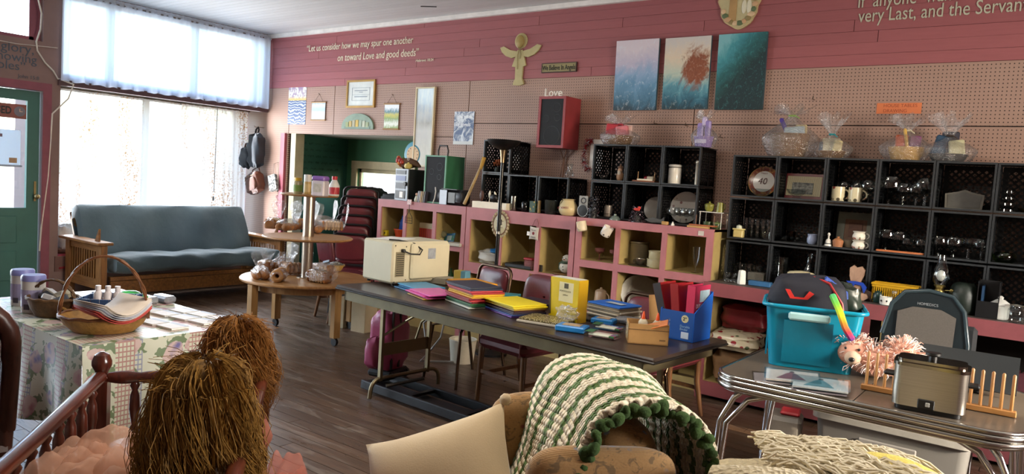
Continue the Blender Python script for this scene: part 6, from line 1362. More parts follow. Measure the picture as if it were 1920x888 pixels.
# things in the perched crate
fb = T('dried_flower_jar', 'little jar of dried orange flowers in the perched crate', 'plant', (4.02, -.28, 1.58)); MB().lathe((0, 0, 0), [(.022, 0), (.03, .02), (.02, .05)], 14).build('jar', mt('#3a4440', .4), fb, True); m = MB(); r_ = random.Random(2)
for i in range(26): m.sph((r_.uniform(-.03, .03), r_.uniform(-.02, .02), .06+r_.uniform(0, .06)), r_.uniform(.008, .014), 6, 4)
o = m.build('flowers', mt('#8f4a22', .7, 0, .4, 20), fb); o['kind'] = 'stuff'
tag(MB().box((0, 0, .09), (.12, .004, .17)).build('white_paper', mt('#b9b4aa', .7), None, loc=(4.16, -.2, 1.58)), 'white sheet of paper leaning inside the perched crate', 'paper')
# --- first pink shelf: audio gear on top
st = T('stereo_tower', 'grey and black mini stereo tower on the first pink shelf', 'stereo', ((2.946, -0.420, 1.273)[0], -.42, ZS), -.1); MB().rbox((0, .1, .16), (.2, .26, .32), .008).build('cabinet', mt('#16171a', .45), st); MB().box((0, -.034, .16), (.2, .012, .32)).build('fascia', mt('#7c8186', .35, .3), st)
for z, h, c in ((.285, .04, '#2b3138'), (.225, .05, '#5a6a94'), (.15, .06, '#3a3d44'), (.06, .08, '#17181b')): MB().box((-.01, -.042, z), (.15, .006, h)).build('module_window', mt(c, .3), st)
MB().lathe((0, 0, 0), [(.022, 0), (.02, .02), (1e-4, .02)], 18, TR(.07, -.04, .17) @ RX(PI/2)).build('volume_knob', mt('#111215', .3), st, 40); MB().box((.01, -.046, .06), (.05, .002, .06)).build('cassette_label', WHITE, st)
gs = T('green_speaker', 'green speaker box with black grille and carry handle', 'speaker', ((3.389, -0.450, 1.431)[0], -.45, ZS), 0); M_GSP = mt('#2f6a4c', .5, 0, .1); MB().box((0, .14, .235), (.28, .26, .47)).build('cabinet', M_GSP, gs)
for s in (-1, 1): MB().box((s*.132, .004, .235), (.016, .014, .47)).build('face_frame', mt('#5f9478', .5), gs); MB().box((0, .004, .235+s*.228), (.25, .014, .014)).build('face_frame', mt('#5f9478', .5), gs)
g_ = MB().box((0, .006, .235), (.25, .006, .44)).build('grille', mt('#17191e', .8, 0, .15, 200), gs)
for cx, cz, r in ((-.05, .31, .028), (.05, .36, .036), (.05, .26, .026)): MB().torus((cx, .0025, cz), r, .002, 22, 6, RX(PI/2)).build('driver_ring', mt('#3f454a', .6), g_)
MB().tube([(-.06, .1, .47), (-.065, .1, .52), (-.05, .1, .57), (.05, .1, .57), (.065, .1, .52), (.06, .1, .47)], .008, 8).build('carry_handle', mt('#1a1512', .5), gs, True)
rp = T('turquoise_clock', 'turquoise round wall clock with tan dial behind the tall panel', 'clock', ((2.665, 0.000, 1.715)[0], -.02, (2.664, 0.000, 1.727)[2])); MB().lathe((0, 0, 0), [(.14, 0), (.14, .02), (.09, .03)], 36, TR(0, .018, 0) @ RX(PI/2)).build('rim', mt('#1f7f94', .45), rp, 40); MB().lathe((0, 0, 0), [(.09, 0), (.09, .004), (1e-4, .004)], 30, TR(0, -.012, 0) @ RX(PI/2)).build('dial', mt('#c9a678', .5), rp, 40)
for i in range(12): MB().box((.072*math.cos(i*PI/6), -.0175, .072*math.sin(i*PI/6)), (.008, .003, .008)).build('hour_mark', mt('#3a2a20', .6), rp)
cc_ = T('cornucopia', 'woven cornucopia spilling fruit and a pale gourd on the stereo', 'decoration', ((2.937, -0.350, 1.591)[0], -.34, ZS+.3225), 0); MB().tube([(-.08, 0, .05), (.0, 0, .06), (.08, 0, .055), (.14, 0, .03)], [.06, .055, .035, .012], 12).build('horn', mt('#5a3d24', .8, 0, .3, 40, .6, 50), cc_, True)
r_ = random.Random(9)
for i in range(12): MB().sph((-.1+.05*r_.uniform(-1, 1), -.02+.04*r_.uniform(-1, 1), .03+.09*r_.random()), .02+.008*r_.random(), 10, 7).build('fruit', mt(('#b5561f', '#8f1f22', '#c97a24', '#5f6a2a', '#a83a28')[i % 5], .5), cc_, True)
MB().lathe((0, 0, 0), [(1e-4, .0), (.03, .004), (.042, .025), (.034, .05), (.01, .056), (.008, .066), (1e-4, .068)], 16, TR(.03, -.06, .0)).build('gourd', mt('#c9b562', .5), cc_, True); MB().torus((.02, -.055, .1), .012, .003, 14, 6, RX(PI/2)).build('ring', mt('#c9bfae', .4), cc_, True)
bx_ = T('boombox', 'black portable radio cassette player on the first pink shelf', 'radio', ((3.602, -0.420, 1.304)[0], -.42, ZS)); MB().rbox((0, .03, .075), (.33, .14, .15), .03).build('case', mt('#17181b', .4), bx_, 30); MB().box((-.03, -.042, .07), (.2, .006, .1)).build('cassette_door', mt('#24262a', .25), bx_); MB().box((0, -.03, .15), (.2, .05, .008)).build('button_row', mt('#3c3e42', .4), bx_)
for s in (-1, 1): MB().lathe((0, 0, 0), [(.045, 0), (.04, .006), (1e-4, .008)], 20, TR(s*.12-.0, -.04, .075) @ RX(PI/2)).build('speaker_grille', mt('#2d3036', .5), bx_, True)
tag(MB().box((0, 0, .07), (.09, .004, .14)).build('clear_sleeve', mt('#a8b4c4', .2), None, loc=((3.532, -0.500, 1.349)[0], -.475, ZS)), 'pale shiny sleeve leaning at the left of the radio', 'sleeve')
tag(MB().tube([(0, 0, .002), (.02, 0, .05), (.03, 0, .12), (.022, 0, .16)], .006, 6).build('white_arc', mt('#b5b2aa', .4), None, True, loc=((3.397, -0.470, 1.290)[0], -.47, ZS)), 'thin curved white handle piece beside the sleeve', 'part')
for i, c in enumerate(('#8d9098', '#9a9da2', '#b08a50', '#7d6a4a', '#3c3a44')): tag(MB().box((0, 0, .055), (.012, .1, .11)).build('cassette_case', mt(c, .4), None, loc=((3.204, -0.460, 1.245)[0]+.022*i, -.44, ZS), rot=(0, .12, 0)), 'cassette case in the short row before the green speaker, %s from left' % ('first', 'second', 'third', 'fourth', 'fifth')[i], 'cassette', 'row of cassette cases')
cf = T('china_figurine', 'small white china figurine beside the stereo', 'figurine', ((3.202, -0.480, 1.234)[0]-.02, -.475, ZS)); MB().lathe((0, 0, 0), [(.022, 0), (.026, .02), (.016, .05), (.012, .06)], 14).build('gown', mt('#b8b8a4', .4), cf, True); MB().sph((0, 0, .075), .015, 10, 8).build('head', mt('#c99f84', .5), cf, True)
# inside the first shelf
ob = T('orange_basket', 'small orange plastic basket in the first opening', 'basket', ((2.864, -0.360, 0.948)[0], -.36, .8605)); MB().lathe((0, 0, 0), [(.05, 0), (.07, .075), (.075, .075), (.053, .0)], 20, None, 1, .8, False).lathe((0, 0, 0), [(1e-4, .002), (.05, .002)], 20, None, 1, .8, False).build('tub', mt('#c4441c', .4), ob, 50); MB().torus((0, 0, .075), .073, .006, 20, 6, None, 1, .8).build('rim', mt('#d2521f', .4), ob, True); MB().tube([(-.07, 0, .075), (-.05, 0, .13), (-.01, 0, .15)], .003, 5).build('wire_handle', metal('#9a9590', .4), ob)
bbg = T('blue_snack_bag', 'crumpled shiny blue bag standing in the orange basket', 'bag', ((2.866, -0.340, 1.075)[0]+.01, -.33, .875), 0, None, (0, .25, 0)); soft(.13, .06, .2, .45, .08, 2).build('foil', mt('#1d4a9c', .25), bbg, True, loc=(0, 0, .11))
for i in range(2): 
    yc = T('yellow_cup', 'small yellow cup with a dark round mark, %s one' % ('left', 'right')[i], 'cup', ((2.672, -0.420, 0.864)[0]+.055*i, -.43, .8605), 0, 'yellow cups'); MB().rbox((0, 0, .03), (.045, .045, .06), .006).build('body', mt('#c9b21f', .45), yc); MB().sph((.0, -.0225, .03), (.01, .003, .01), 10, 6).build('mark', mt('#2a2418', .5), yc)
wk = T('wire_masher', 'black wire masher hanging from the first shelf front', 'utensil', ((3.145, -0.530, 1.070)[0], -.535, (3.134, -0.530, 1.218)[2]))
MB().tube([(0, 0, 0), (0, 0, -.06), (-.012, 0, -.09), (-.045, 0, -.13), (-.05, 0, -.19), (.05, 0, -.19), (.045, 0, -.13), (.012, 0, -.09), (0, 0, -.06)], .003, 6).build('outline_wire', mt('#1d1a18', .5, .4), wk)
for i in range(5): MB().tube([(-.035+.0175*i, 0, -.125), (-.036+.018*i, 0, -.19)], .0015, 4).build('mesh_wire', mt('#1d1a18', .5, .4), wk)
MB().tube([(-.045, 0, -.14), (.045, 0, -.14)], .0015, 4).tube([(-.048, 0, -.165), (.048, 0, -.165)], .0015, 4).build('mesh_wire', mt('#1d1a18', .5, .4), wk); MB().box((0, -.003, .02), (.055, .006, .05)).build('paper_tag', spotted('#c9a9a8', '#8a6a6c', 60, .3), wk)
rtb = T('red_snack_box', 'red and cream cardboard box in the second opening', 'box', ((3.199, -0.300, 0.965)[0], -.3, .8605)); MB().box((0, 0, .085), (.19, .06, .17)).build('carton', paint(lambda t, g, s: t.mix(t.math('GREATER_THAN', s[2], .68), t.mix(t.ramp(t.wave(2, 0, g, 'X'), [(.45, 0.0), (.55, 1.0)]), '#8f1f1c', '#a8341f'), '#b5a888')), rtb); MB().box((0, -.0305, .15), (.19, .001, .03)).build('label_band', mt('#b8ad90', .6), rtb)
mk = T('cheese_wedge', 'pale yellow wedge-shaped box in the second opening', 'box', ((3.449, -0.420, 0.937)[0], -.43, .8605)); MB().prism([(-.06, 0), (.06, 0), (.06, .05), (-.02, .06), (-.06, .03)], .05, TR(0, .025, 0) @ RX(PI/2)).build('wedge', mt('#b8ad78', .6), mk); soft(.12, .06, .06, .6, .06, 2).build('crumpled_wrap', mt('#8a8a6a', .5), mk, True, loc=(.02, .05, .085))
bk_ = T('green_book', 'small green and blue book leaning in the third opening', 'book', ((3.585, -0.420, 0.897)[0], -.42, .8605), 0, None, (math.radians(-25), -.15, 0)); MB().box((0, 0, .055), (.13, .014, .11)).build('cover', paint(lambda t, g, s: t.mix(t.ramp(t.noise(3, 2, .5, g), [(.45, 0.0), (.55, 1.0)]), '#1f5f3a', '#1f5f8a')), bk_); MB().box((.001, 0, .055), (.128, .01, .106)).build('pages', WHITE, bk_); MB().box((0, -.0075, .06), (.06, .001, .05)).build('title_patch', mt('#9ab0a8', .6), bk_)
tag(MB().rbox((0, 0, .015), (.2, .12, .03), .003).build('white_box', mt('#b5b0a2', .6), None, loc=((3.736, -0.480, 0.862)[0], -.49, .8605)), 'flat white box on the shelf lip of the third opening', 'box')
lat('green_bottle', 'small dark green bottle in the lower third opening', 'bottle', ((3.587, -0.360, 0.632)[0], -.36, .4505), [(.03, 0), (.032, .01), (.032, .1), (.012, .14), (.012, .17), (1e-4, .172)], mt('#1f4a2a', .2))

# ================================================================ gift baskets in cellophane
M_WICK = NT('wicker'); t = M_WICK; wv_ = t.wave(42, 1.5, None, 'Z'); n = t.noise(30, 3); t.col(t.mix(wv_, '#5d3a16', '#a8763a')).p(rough=.6); t.bump(t.math('ADD', wv_, t.wave(36, 0, None, 'X')), .8, .006); M_WICK = t.m
def cello_bag(par, w_, d, h, neck, top, seed=0, name='cellophane'):
    # bulging clear wrap tied at the neck with a flared, crumpled tail
    def fn(u, v):
        a = 2*PI*u; k = 1+.05*math.sin(7*a+seed)+.04*math.sin(13*a+seed*2+6*v)
        if v < .62:
            f = v/.62; r = (.86+.3*math.sin(PI*min(1, f*1.15)))*(1 if f < .45 else 1-.86*((f-.45)/.55)**1.3); z = neck*f
        else:
            f = (v-.62)/.38; r = .14+.62*f**1.2; z = neck+(top-neck)*f; k = 1+.28*math.sin(5*a+seed)+.18*math.sin(9*a+2*seed)
            z += .03*math.sin(6*a+seed)*f
        return (w_/2*r*k*math.cos(a), d/2*r*k*math.sin(a), z)
    return MB().grid(fn, 44, 26, True).build(name, CELLO, par, True)
def gift(label, loc, w_, h, top, col, items, seed, tie='#7a6a3a', rnd_=True):
    g = T('gift_basket', label, 'gift basket', loc, 0, 'cellophane wrapped gift baskets')
    MB().lathe((0, 0, 0), [(w_*.36, .003), (w_*.42, h*.5), (w_*.46, h), (w_*.43, h), (w_*.38, h*.5), (1e-4, .01)], 28, None, 1, .75).build('basket', col, g, 45)
    for i, (x, y, z, sx, sy, sz, c, rz) in enumerate(items): MB().rbox((0, 0, 0), (sx, sy, sz), .008).build('contents', mt(c, .5, 0, .15, 20), g, loc=(x, y, z), rot=(0, rz, .2))
    cello_bag(g, w_*1.12, w_*.95, h, h*1.1+top*.42, h*.5+top, seed)
    zt = h*1.1+top*.42; MB().torus((0, 0, zt), w_*.085, .006, 16, 6).tube([(w_*.08, -.02, zt), (w_*.2, -.03, zt-.02)], .004, 5).build('tie', mt(tie, .4), g, True)
    return g
ZG = 1.812
gift('brown wicker gift basket wrapped in cellophane, purple ribbon, leftmost on the crate wall', (6.70, -.24, ZG), .30, .17, .27, M_WICK, [(.03, -.02, .19, .14, .05, .06, '#a8bcc4', -.1), (-.05, 0, .22, .03, .03, .14, '#4a2f8a', -.45), (.06, .04, .2, .08, .06, .08, '#c9b98a', 0)], 1, '#7d9a4a')
gift('small low gift basket wrapped in cellophane with teal tie', (6.99, -.25, ZG), .22, .05, .27, M_WICK, [(0, 0, .09, .12, .06, .1, '#b5ae94', .0), (.05, -.03, .08, .06, .04, .09, '#c4b78a', .1), (-.05, -.02, .08, .05, .04, .07, '#4a5560', 0)], 2, '#1f8a8f')
gift('yellow straw gift basket wrapped in cellophane below the orange sign', (7.47, -.25, ZG), .24, .09, .24, mt('#b58a3c', .6, 0, .2, 30, .5, 40), [(-.03, 0, .13, .08, .06, .08, '#b5542c', 0), (.05, 0, .13, .07, .06, .07, '#7a4a6a', 0), (0, -.03, .14, .02, .02, .15, '#c9a04a', -.2)], 3, '#c9bfa0')
gift('dark gift tray with blue book wrapped in cellophane, rightmost on the crate wall', (7.72, -.25, ZG), .25, .05, .27, mt('#2a2320', .6), [(-.05, 0, .1, .08, .05, .14, '#1d3f5a', .25), (.05, -.03, .08, .09, .03, .12, '#b9b48e', -.15), (0, .04, .13, .1, .04, .14, '#33313d', 0)], 4, '#3a2a22')
gift('wicker gift basket of red and pink treats wrapped in cellophane on the block of crates', (5.28, -.24, 1.868), .27, .08, .2, M_WICK, [(-.06, -.02, .13, .1, .07, .09, '#b52f3c', .1), (.04, -.03, .12, .1, .06, .08, '#c9727a', -.15), (.06, .03, .13, .08, .06, .09, '#c9a9a0', .1), (-.04, .04, .15, .08, .06, .08, '#c4505c', 0)], 5, '#b52f3c')
pg = T('purple_gift_pail', 'lavender bath gift set in a purple pail wrapped in cellophane', 'gift basket', (6.03, -.24, 1.868)); MB().lathe((0, 0, 0), [(.065, 0), (.08, .08), (.083, .085), (.076, .085), (.06, .01), (1e-4, .01)], 24, None, 1, .7).build('pail', mt('#8a72b5', .4), pg, 45)
for x, z, w_, h, c in ((-.03, .13, .05, .12, '#9a86c4'), (.03, .14, .045, .14, '#8f7cb8'), (0, .2, .04, .08, '#c3b5d8')): MB().rbox((x, 0, z), (w_, .04, h), .01).build('bottle', mt(c, .35), pg)
cello_bag(pg, .18, .14, .1, .2, .27, 6); MB().box((0, -.058, .045), (.09, .003, .03)).build('label_band', mt('#c9c0dc', .5), pg)

# ================================================================ bread on the tiered table
M_BRD = mt('#a06a3a', .75, 0, .2, 14, .3, 40); M_CRUMB = mt('#c9a87c', .85, 0, .1, 30)
def bread_bag(kind, label, x, y, z, rz, seed, tail=1):
    b = T('bread_bag', label, 'bread', (x, y, z), rz, 'bagged bread on the tiered table'); r_ = random.Random(seed)
    if kind == 'bagel':
        for i in range(5): MB().torus((-.08+.04*i, 0, .056), .036, .02, 18, 8, RY(PI/2+r_.uniform(-.12, .12))).build('bagel', M_BRD if i % 2 else mt('#b5834c', .75, 0, .2, 14), b, True)
        L, r0 = .25, .062
    elif kind == 'loaf':
        for i in range(7): MB().rbox((-.09+.03*i, 0, .05), (.026, .11, .095), .02, 0, RY(r_.uniform(-.08, .08))).build('slice', M_BRD if i in (0, 6) else M_CRUMB, b, 40)
        L, r0 = .26, .068
    else:
        for i in range(6): MB().sph((-.07+.07*(i % 3), -.035+.07*(i//3), .036), (.042, .04, .034), 14, 9).build('roll', M_BRD, b, True)
        L, r0 = .26, .07
    def fn(u, v):
        a = 2*PI*u; k = 1+.07*math.sin(6*a+seed)+.06*math.sin(11*a+3*seed+8*v)
        if v < .65: f = v/.65; r = math.sin(.25+f*2.55)**.5; x_ = -L/2+L*f; zc = .055
        else: f = (v-.65)/.35; r = .22+.75*f; x_ = L/2+.02*f; zc = .06+.13*f*tail; 
        return (x_, r0*r*k*math.cos(a)*1.08, max(.001, zc+r0*.86*r*k*math.sin(a)))
    MB().grid(fn, 30, 22, True).build('plastic_bag', CELLO, b, True); return b
zl_ = .531
for i, (px, py, kd, rz) in enumerate(((488, 522, 'roll', 2.6), (523, 527, 'bagel', 2.3), (550, 512, 'bagel', 1.3), (500, 505, 'loaf', 2.4), (525, 500, 'roll', 1.8))):
    p = (((2.851, -2.010, 0.531)), ((3.052, -1.966, 0.531)), ((2.763, -1.588, 0.531)), ((2.471, -1.696, 0.531)), ((2.410, -1.469, 0.531)))[i]
    bread_bag(kd, ('bag of brown rolls at the left rim of the lower tier', 'bag of bagels at the front of the lower tier', 'bag of bagels beside the table pole on the lower tier', 'bag of sliced bread behind the rolls on the lower tier', 'bag of rolls at the back of the lower tier')[i], p[0], p[1], zl_, rz, i+1)
bread_bag('loaf', 'bag of sliced sandwich bread at the right front of the lower tier', *((3.260, -1.708, 0.531))[:2], zl_, .15, 11, .2); bread_bag('loaf', 'bag of dark sliced bread behind the sandwich bread', *((2.901, -1.389, 0.531))[:2], zl_, .3, 12, .2)
bk = T('snack_basket', 'small wicker basket filled with silver snack packets', 'basket', (*((2.683, -1.069, 0.531))[:2], zl_)); MB().lathe((0, 0, 0), [(.08, .002), (.12, .06), (.125, .06), (.085, .0)], 24, None, 1, .8, False).lathe((0, 0, 0), [(1e-4, .003), (.08, .003)], 24, None, 1, .8, False).build('basket', mt('#b58f48', .6, 0, .2, 30, .5, 40), bk, 50)
r_ = random.Random(5)
for i in range(9): MB().rbox((0, 0, 0), (.07, .05, .012), .005).build('packet', mt(('#8f9aa0', '#a8b0b0', '#7f8c94')[i % 3], .25, .3), bk, loc=(r_.uniform(-.07, .07), r_.uniform(-.05, .05), .058+.01*(i % 3)), rot=(r_.uniform(-.5, .5), r_.uniform(-.5, .5), r_.uniform(0, 3)))
mids = (((2.192, -1.426, 0.901)), ((2.423, -1.436, 0.901)), ((2.344, -1.189, 0.901)), ((2.670, -1.305, 0.901)), ((2.499, -0.957, 0.901)), ((2.030, -0.711, 0.901)))
for i, p in enumerate(mids):
    bread_bag(('loaf', 'roll', 'bagel', 'roll', 'loaf', 'roll')[i], 'bag of bread on the middle tier, %s' % ('at its left rim with an upright tail', 'second from the left rim', 'left of the pole', 'in front of the pole', 'at its right rim', 'behind the pole')[i], p[0], p[1], .901, (2.2, 1.9, 1.6, 2.4, 1.0, 1.2)[i], i+21, 1.3)
# bottles on the top tier
zu_ = 1.2805
def cap_bottle(name, label, p, prof, cap, mb, mc, lab=None):
    b = T(name, label, 'bottle', (p[0], p[1], zu_)); MB().lathe((0, 0, 0), prof, 20).build('body', mb, b, 45); MB().lathe((0, 0, prof[-1][1]), cap, 20).build('cap', mc, b, 45)
    if lab: MB().lathe((0, 0, 0), lab[0], 20, cap=False).build('label', lab[1], b)
    return b
cap_bottle('vitamin_bottle', 'clear vitamin bottle with yellow cap on the top tier', ((3.120, -1.863, 1.280)), [(.036, 0), (.038, .005), (.038, .1), (.028, .115)], [(.03, 0), (.03, .026), (1e-4, .026)], mt('#9c9068', .25), mt('#c9a21f', .4), ([(.0385, .025), (.0385, .08)], mt('#6f8a3a', .5, 0, .3, 14)))
cap_bottle('spice_tub', 'small jar with white cap behind the yellow-capped bottle', ((3.060, -1.716, 1.280)), [(.03, 0), (.032, .005), (.032, .1), (.03, .11)], [(.032, 0), (.032, .06), (1e-4, .062)], mt('#a88a50', .4), mt('#c4c4c0', .4), ([(.0325, .02), (.0325, .09)], mt('#b59c6c', .5)))
pbx = T('purple_formula_box', 'white and purple formula tub on the top tier', 'box', (*((3.409, -1.859, 1.280))[:2], zu_), .35); MB().rbox((0, 0, .065), (.12, .09, .13), .01).build('tub', mt('#b9b2b8', .4), pbx); MB().rbox((0, 0, .148), (.122, .092, .04), .012).build('lid', mt('#7a55a0', .4), pbx); MB().rbox((-.0605, 0, .07), (.002, .045, .1), .0008).build('side_stripe', mt('#5a3fb5', .4), pbx); MB().box((.0, -.0455, .07), (.07, .002, .07)).build('label', mt('#a8a49a', .5, 0, .2, 30), pbx)
jg = cap_bottle('red_cap_jug', 'white plastic jug with red cap and red label on the top tier', ((3.227, -1.560, 1.280)), [(.04, 0), (.045, .006), (.045, .09), (.025, .13), (.02, .14)], [(.024, 0), (.024, .03), (1e-4, .03)], mt('#c9c9c4', .35), mt('#b01f2a', .4), ([(.0455, .015), (.0455, .075)], mt('#a82a34', .5, 0, .3, 8)))

# ================================================================ microwave
mw = T('microwave', 'cream microwave oven turned back to front on the folding table', 'microwave', (4.75, -2.31, .7405), math.radians(-5.5)); M_MW = mt('#c3bb9f', .45, 0, .05, 5)
# local: +X away along the left side is negative, back face looks to +X
MB().rbox((-.165, .26, .16), (.33, .52, .285), .012).build('case', M_MW, mw)
MB().rbox((.012, .33, .165), (.03, .36, .25), .012).build('back_bulge', M_MW, mw)
v_ = MB().box((.003, .065, .15), (.004, .075, .17)).build('vent_plate', mt('#7d7358', .6), mw)
for i in range(11): MB().box((.0055, .065, .075+i*.0145), (.002, .062, .006)).build('vent_slot', mt('#3a3424', .7), v_)
MB().box((.028, .33, .22), (.002, .07, .075)).build('rating_label', mt('#8f949a', .5, 0, .2, 40), mw)
for p_ in ((.004, .02, .28), (.004, .115, .27), (.004, .02, .03), (.004, .12, .04), (.004, .5, .28)): MB().lathe((0, 0, 0), [(.005, 0), (.003, .003)], 8, TR(*p_) @ RY(PI/2)).build('screw', mt('#3a362e', .5), mw)
MB().tube([(.005, .08, .245), (.03, .085, .24), (.05, .12, .225), (.06, .19, .22), (.05, .22, .25), (.0, .19, .29), (-.06, .1, .309), (-.12, .06, .309)], .0055, 8).rbox((.015, .08, .245), (.03, .025, .022), .005).build('power_cord', mt('#1b1a18', .5), mw, True)
for sx in (-.3, -.03):
    for sy in (.04, .48): MB().cyl((sx, sy, 0), (sx, sy, .02), .012, n=8).build('foot', BLACK, mw)
tag(MB().box((0, 0, 0), (.2, .26, .002)).build('loose_papers', WHITE, None, loc=(4.55, -2.1, 1.045), rot=(0, 0, .3)), 'loose sheet of paper on top of the microwave', 'paper')

# ================================================================ school supplies on the folding table
ZF = .7405
def folder_stack(name, label, p, rz, w_, d, cols, th=.011, jit=.006, seed=1, cat='folders', warp=.0):
    s = T(name, label, cat, (p[0], p[1], ZF), rz); r_ = random.Random(seed); z = 0
    for c in cols:
        MB().rbox((0, 0, th/2), (w_+r_.uniform(-jit, jit), d+r_.uniform(-jit, jit), th*.94), .002).build('folder', mt(c, .4, 0, .06), s, loc=(r_.uniform(-jit, jit), r_.uniform(-jit, jit), z), rot=(0, 0, r_.uniform(-.03, .03))); z += th
    return s
folder_stack('blue_plastic_packs', 'flat pile of shiny blue packages in front of the microwave', ((4.952, -2.225, 0.740)), -.3, .25, .2, ('#1f5f8a', '#2a7fae', '#1c4a6e', '#2f8ab5'), .008, .02, 2, 'packages')
tag(MB().rbox((0, 0, .025), (.2, .12, .05), .004).build('grey_carton', mt('#8a8474', .6), None, loc=(*((4.782, -1.880, 0.740))[:2], ZF), rot=(0, 0, .2)), 'low grey carton beside the microwave', 'box')
tag(MB().rbox((0, 0, .035), (.11, .07, .07), .004).build('yellow_blue_carton', paint(lambda t, g, s: t.mix(t.math('GREATER_THAN', s[0], .6), '#a8903c', '#5a8a9c')), None, loc=(*((4.759, -1.580, 0.740))[:2], ZF), rot=(0, 0, .1)), 'small yellow and blue carton behind the amber folders', 'box')
folder_stack('pink_folders', 'pink and yellow folders in a low pile', ((5.186, -2.382, 0.740)), -.35, .26, .2, ('#b08a1c', '#a8327a', '#c43f8c', '#c9559c'), .009, .025, 4)
folder_stack('amber_folders', 'pile of amber yellow pocket folders near the middle chair', ((5.117, -1.890, 0.740)), -.3, .3, .24, ('#b57414', '#c9851a', '#c07a14', '#d08c1c', '#c9851a', '#d9981f'), .0095, .012, 5)
folder_stack('mixed_folders', 'tall pile of folders, navy on top with red, yellow and green below', ((5.521, -2.360, 0.740)), -.36, .31, .22, ('#b8bcb0', '#1f4a2c', '#2a5f34', '#8f1f22', '#a82a2c', '#7a1a1e', '#c99a1c', '#d6a81f', '#9c2830', '#b53a44', '#232a44', '#1d2438'), .0105, .01, 6)
folder_stack('yellow_top_folders', 'pile of folders with a bright yellow one on top', ((5.849, -2.375, 0.740)), -.36, .31, .23, ('#6a3f94', '#2a3f7a', '#2f2a3c', '#3f2a34', '#6a3a22', '#b59a1c', '#d0bc1f', '#d9c624'), .0088, .01, 8)
folder_stack('dark_folders', 'thin pile of dark purple plastic folders behind the yellow ones', ((5.743, -2.009, 0.740)), -.1, .28, .2, ('#2a2030', '#33203c', '#241c2a'), .008, .02, 9)
tag(MB().rbox((0, 0, .01), (.16, .1, .02), .003).build('teal_folder', mt('#2f7a80', .4), None, loc=(*((5.458, -1.929, 0.740))[:2], ZF), rot=(0, 0, .4)), 'teal folder corner behind the mixed folder pile', 'folder')
# yellow upright box file
yb_ = T('yellow_box_file', 'bright yellow upright box of folders with white label', 'box', (*((6.166, -2.309, 0.740))[:2], ZF), -.1); M_YB2 = mt('#c99f10', .45, 0, .05)
MB().box((0, -.042, .12), (.2, .004, .24)).build('front', mt('#c6ae10', .45), yb_); MB().box((0, .042, .12), (.2, .004, .24)).build('back', M_YB2, yb_)
for s in (-1, 1): MB().box((s*.1, 0, .12), (.004, .084, .24)).build('side', M_YB2, yb_)
MB().box((0, 0, .004), (.2, .084, .008)).build('bottom', M_YB2, yb_); MB().box((0, .0, .236), (.19, .076, .012)).build('paper_edges', mt('#b9b8ae', .7, 0, .1, 90), yb_)
MB().box((.015, -.0445, .165), (.1, .001, .11)).build('label', mt('#cfc79c', .6), yb_); MB().rbox((.015, -.0455, .2), (.03, .001, .028), .0004).build('label_mark', mt('#4a4634', .6), yb_); text('label_text', 'PORTFOLIOS', .0135, mt('#5f5a40', .6), TR(-.03, -.0455, .165) @ WALLTXT, yb_, .0002); text('label_text', 'yellow', .0135, mt('#5f5a40', .6), TR(-.006, -.0455, .145) @ WALLTXT, yb_, .0002)
MB().prism([(-.1, 0), (-.085, 0), (-.1, .19)], .002, TR(0, -.0445, .03) @ RX(PI/2)).build('torn_edge', mt('#3a3018', .7), yb_)
# composition books, clear bag, marker packs
cbk = T('composition_books', 'two speckled composition notebooks lying by the yellow box', 'notebooks', (*((6.127, -2.473, 0.740))[:2], ZF), .15); M_SPK = spotted('#5a5238', '#b9ad84', 150, .4)
for i in range(2): MB().rbox((.01*i, .01*i, .006+.0125*i), (.26, .19, .012), .002).build('cover', M_SPK if i else mt('#a8a090', .6), cbk); MB().rbox((.01*i, .01*i, .006+.0125*i), (.254, .186, .0095), .001).build('pages', mt('#b9b6ae', .7), cbk)
cl_ = T('clear_plastic_bag', 'crumpled clear plastic bag standing on the notebooks', 'bag', (*((6.217, -2.395, 0.740))[:2], ZF+.026)); soft(.12, .07, .07, .7, .16, 4).build('film', CELLO, cl_, True, loc=(0, 0, .032))
def bluebox(label, p, rz, w_, d, h): 
    b = T('blue_pencil_box', label, 'box', (p[0], p[1], ZF), rz, 'blue pencil boxes'); MB().rbox((0, 0, h/2), (w_, d, h), .006).build('box', mt('#1f6fae', .35), b); MB().box((.0, 0, h+.001), (w_*.6, d*.6, .002)).build('picture_label', mt('#9c8468', .5, 0, .4, 30), b)
bluebox('blue pencil box with picture label at the table front', ((6.351, -2.548, 0.740)), .25, .16, .11, .032); bluebox('blue pencil box behind the marker packs', ((6.348, -2.209, 0.740)), .2, .13, .09, .03)
for i, p in enumerate((((6.536, -2.560, 0.740)), ((6.457, -2.354, 0.740)))):
    mk_ = T('marker_pack', 'clear pack of coloured markers, %s' % ('front one', 'back one')[i], 'markers', (p[0], p[1], ZF), .15, 'marker packs')
    for k in range(6): MB().cyl((-.06, -.03+.012*k, .013), (.05, -.03+.012*k, .013), .0055, n=8).build('marker', mt('#b9bcae', .5), mk_); MB().cyl((.05, -.03+.012*k, .013), (.075, -.03+.012*k, .013), .006, n=8).build('marker_cap', mt(('#1f5a34', '#8f2a30', '#2a4a8a', '#6a2f6a', '#1d1f24', '#2f7a8a')[k], .4), mk_)
    MB().rbox((.0, 0, .013), (.17, .09, .026), .006).build('clear_case', GLASS, mk_); MB().box((-.06, 0, .0275), (.04, .08, .001)).build('label', mt('#2a5a3a', .5), mk_)
